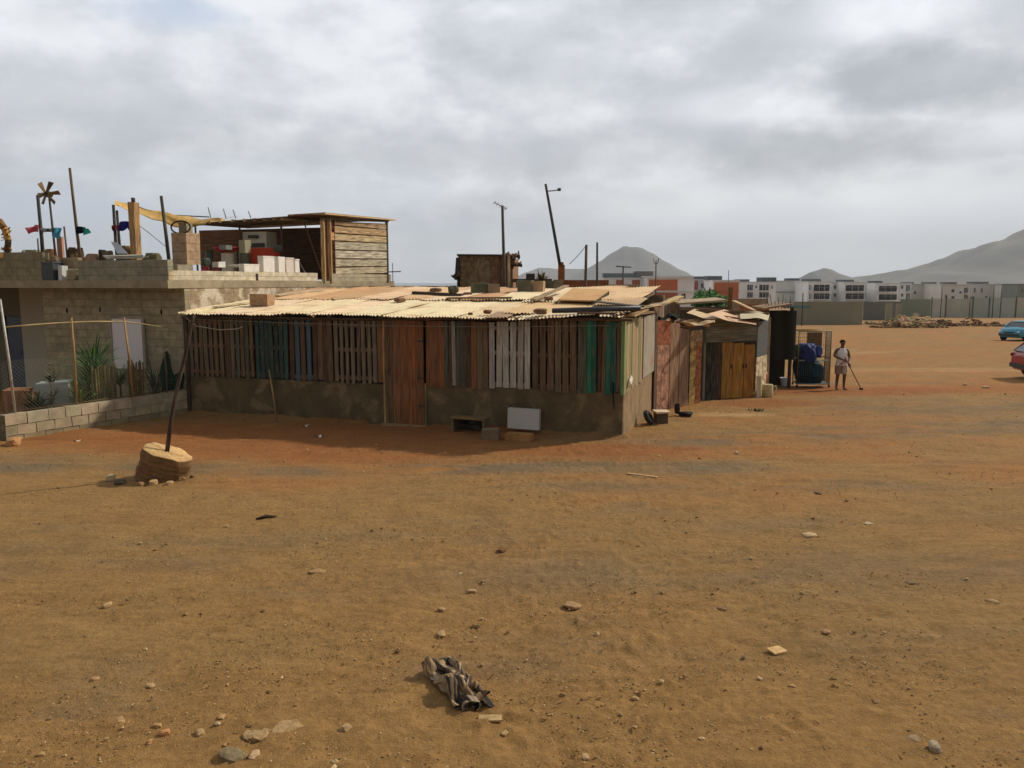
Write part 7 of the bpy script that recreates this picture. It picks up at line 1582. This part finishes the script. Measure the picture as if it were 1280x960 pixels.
    for s, cc in ((-1, c(146, 116, 104)), (1, c(186, 174, 156))): mb.loft([ell(.80, .105, .118, s * .088), ell(.68, .105, .108, s * .10, -.01, wr=.05), ell(.52, .098, .10, s * .108, -.02, wr=.07)], cc, cap=False)
    mb.build('shorts', M['cloth'], e)
    # hair, face
    hc = L_ + V((0, -.02, 1.545))
    mb = MB(); rings = []
    for i in range(7): a_ = pi / 2 * i / 6 * 1.05; rings.append([hc + V((.088 * sin(a_) * cos(t_), .012 + .098 * sin(a_) * sin(t_), .082 * cos(a_) + (.02 if sin(t_) < -.3 and i > 4 else 0))) for t_ in [2 * pi * k / 20 for k in range(20)]])
    mb.loft(rings, c(22, 18, 16)); mb.build('hair', M['cloth'], e)
    for s in (-1, 1):
        mb = MB(); mb.rock(hc + V((s * .03, -.088, -.01)), (.022, .012, .012), c(190, 184, 176), 1, 2, 0); mb.rock(hc + V((s * .03, -.094, -.01)), (.010, .008, .010), c(16, 12, 10), 1, 1, 0); mb.build('eye', M['glass'], e)
        mb = MB(); mb.rock(hc + V((s * .085, .0, -.02)), (.02, .035, .055), c(66, 44, 32), 1, 2, .05); mb.build('ear', M['skin'], e)
    mb = MB(); mb.rock(hc + V((0, -.102, -.035)), (.028, .035, .045), c(72, 48, 34), 1, 2, .05); mb.build('nose', M['skin'], e)
    mb = MB(); mb.rock(hc + V((0, -.09, -.068)), (.045, .014, .014), c(90, 48, 42), 1, 2, .05); mb.build('mouth', M['skin'], e)
    # hoe, held: its own thing
    tip = G(1076, 487); a_ = L_ + hl + V((-.02, -.035, .10)); b_ = tip + Zu * .04
    he = empty('hoe', tip, 'long wooden hoe the person leans on', 'hoe')
    mb = MB(); mb.tube([a_, a_.lerp(b_, .5), b_], .016, c(110, 76, 48), 7); mb.build('handle', M['wood'], he)
    mb = MB(); mb.hexa([b_ + V((-.07, -.01, -.12)), b_ + V((.07, -.01, -.12)), b_ + V((.07, .0, -.115)), b_ + V((-.07, .0, -.115)), b_ + V((-.05, -.05, .03)), b_ + V((.05, -.05, .03)), b_ + V((.05, -.04, .035)), b_ + V((-.05, -.04, .035))], c(110, 100, 92)); mb.build('blade', M['metal'], he)
person()
gstone(1075, 486, 4, 3, c(230, 200, 160), 'tiny bright stone by the blade of the hoe', 71)
for px, py, w_, h_, cc, l, sd_ in ((1232, 485, 8, 3, c(196, 170, 130), 'pale stone on the ground below the red car', 81), (921, 567, 5, 3, c(220, 200, 166), 'small white stone in the right middle distance', 82), (1206, 482, 6, 3, c(180, 150, 110), 'tan stone left of the red car shadow', 83)): gstone(px, py, w_, h_, cc, l, sd_)
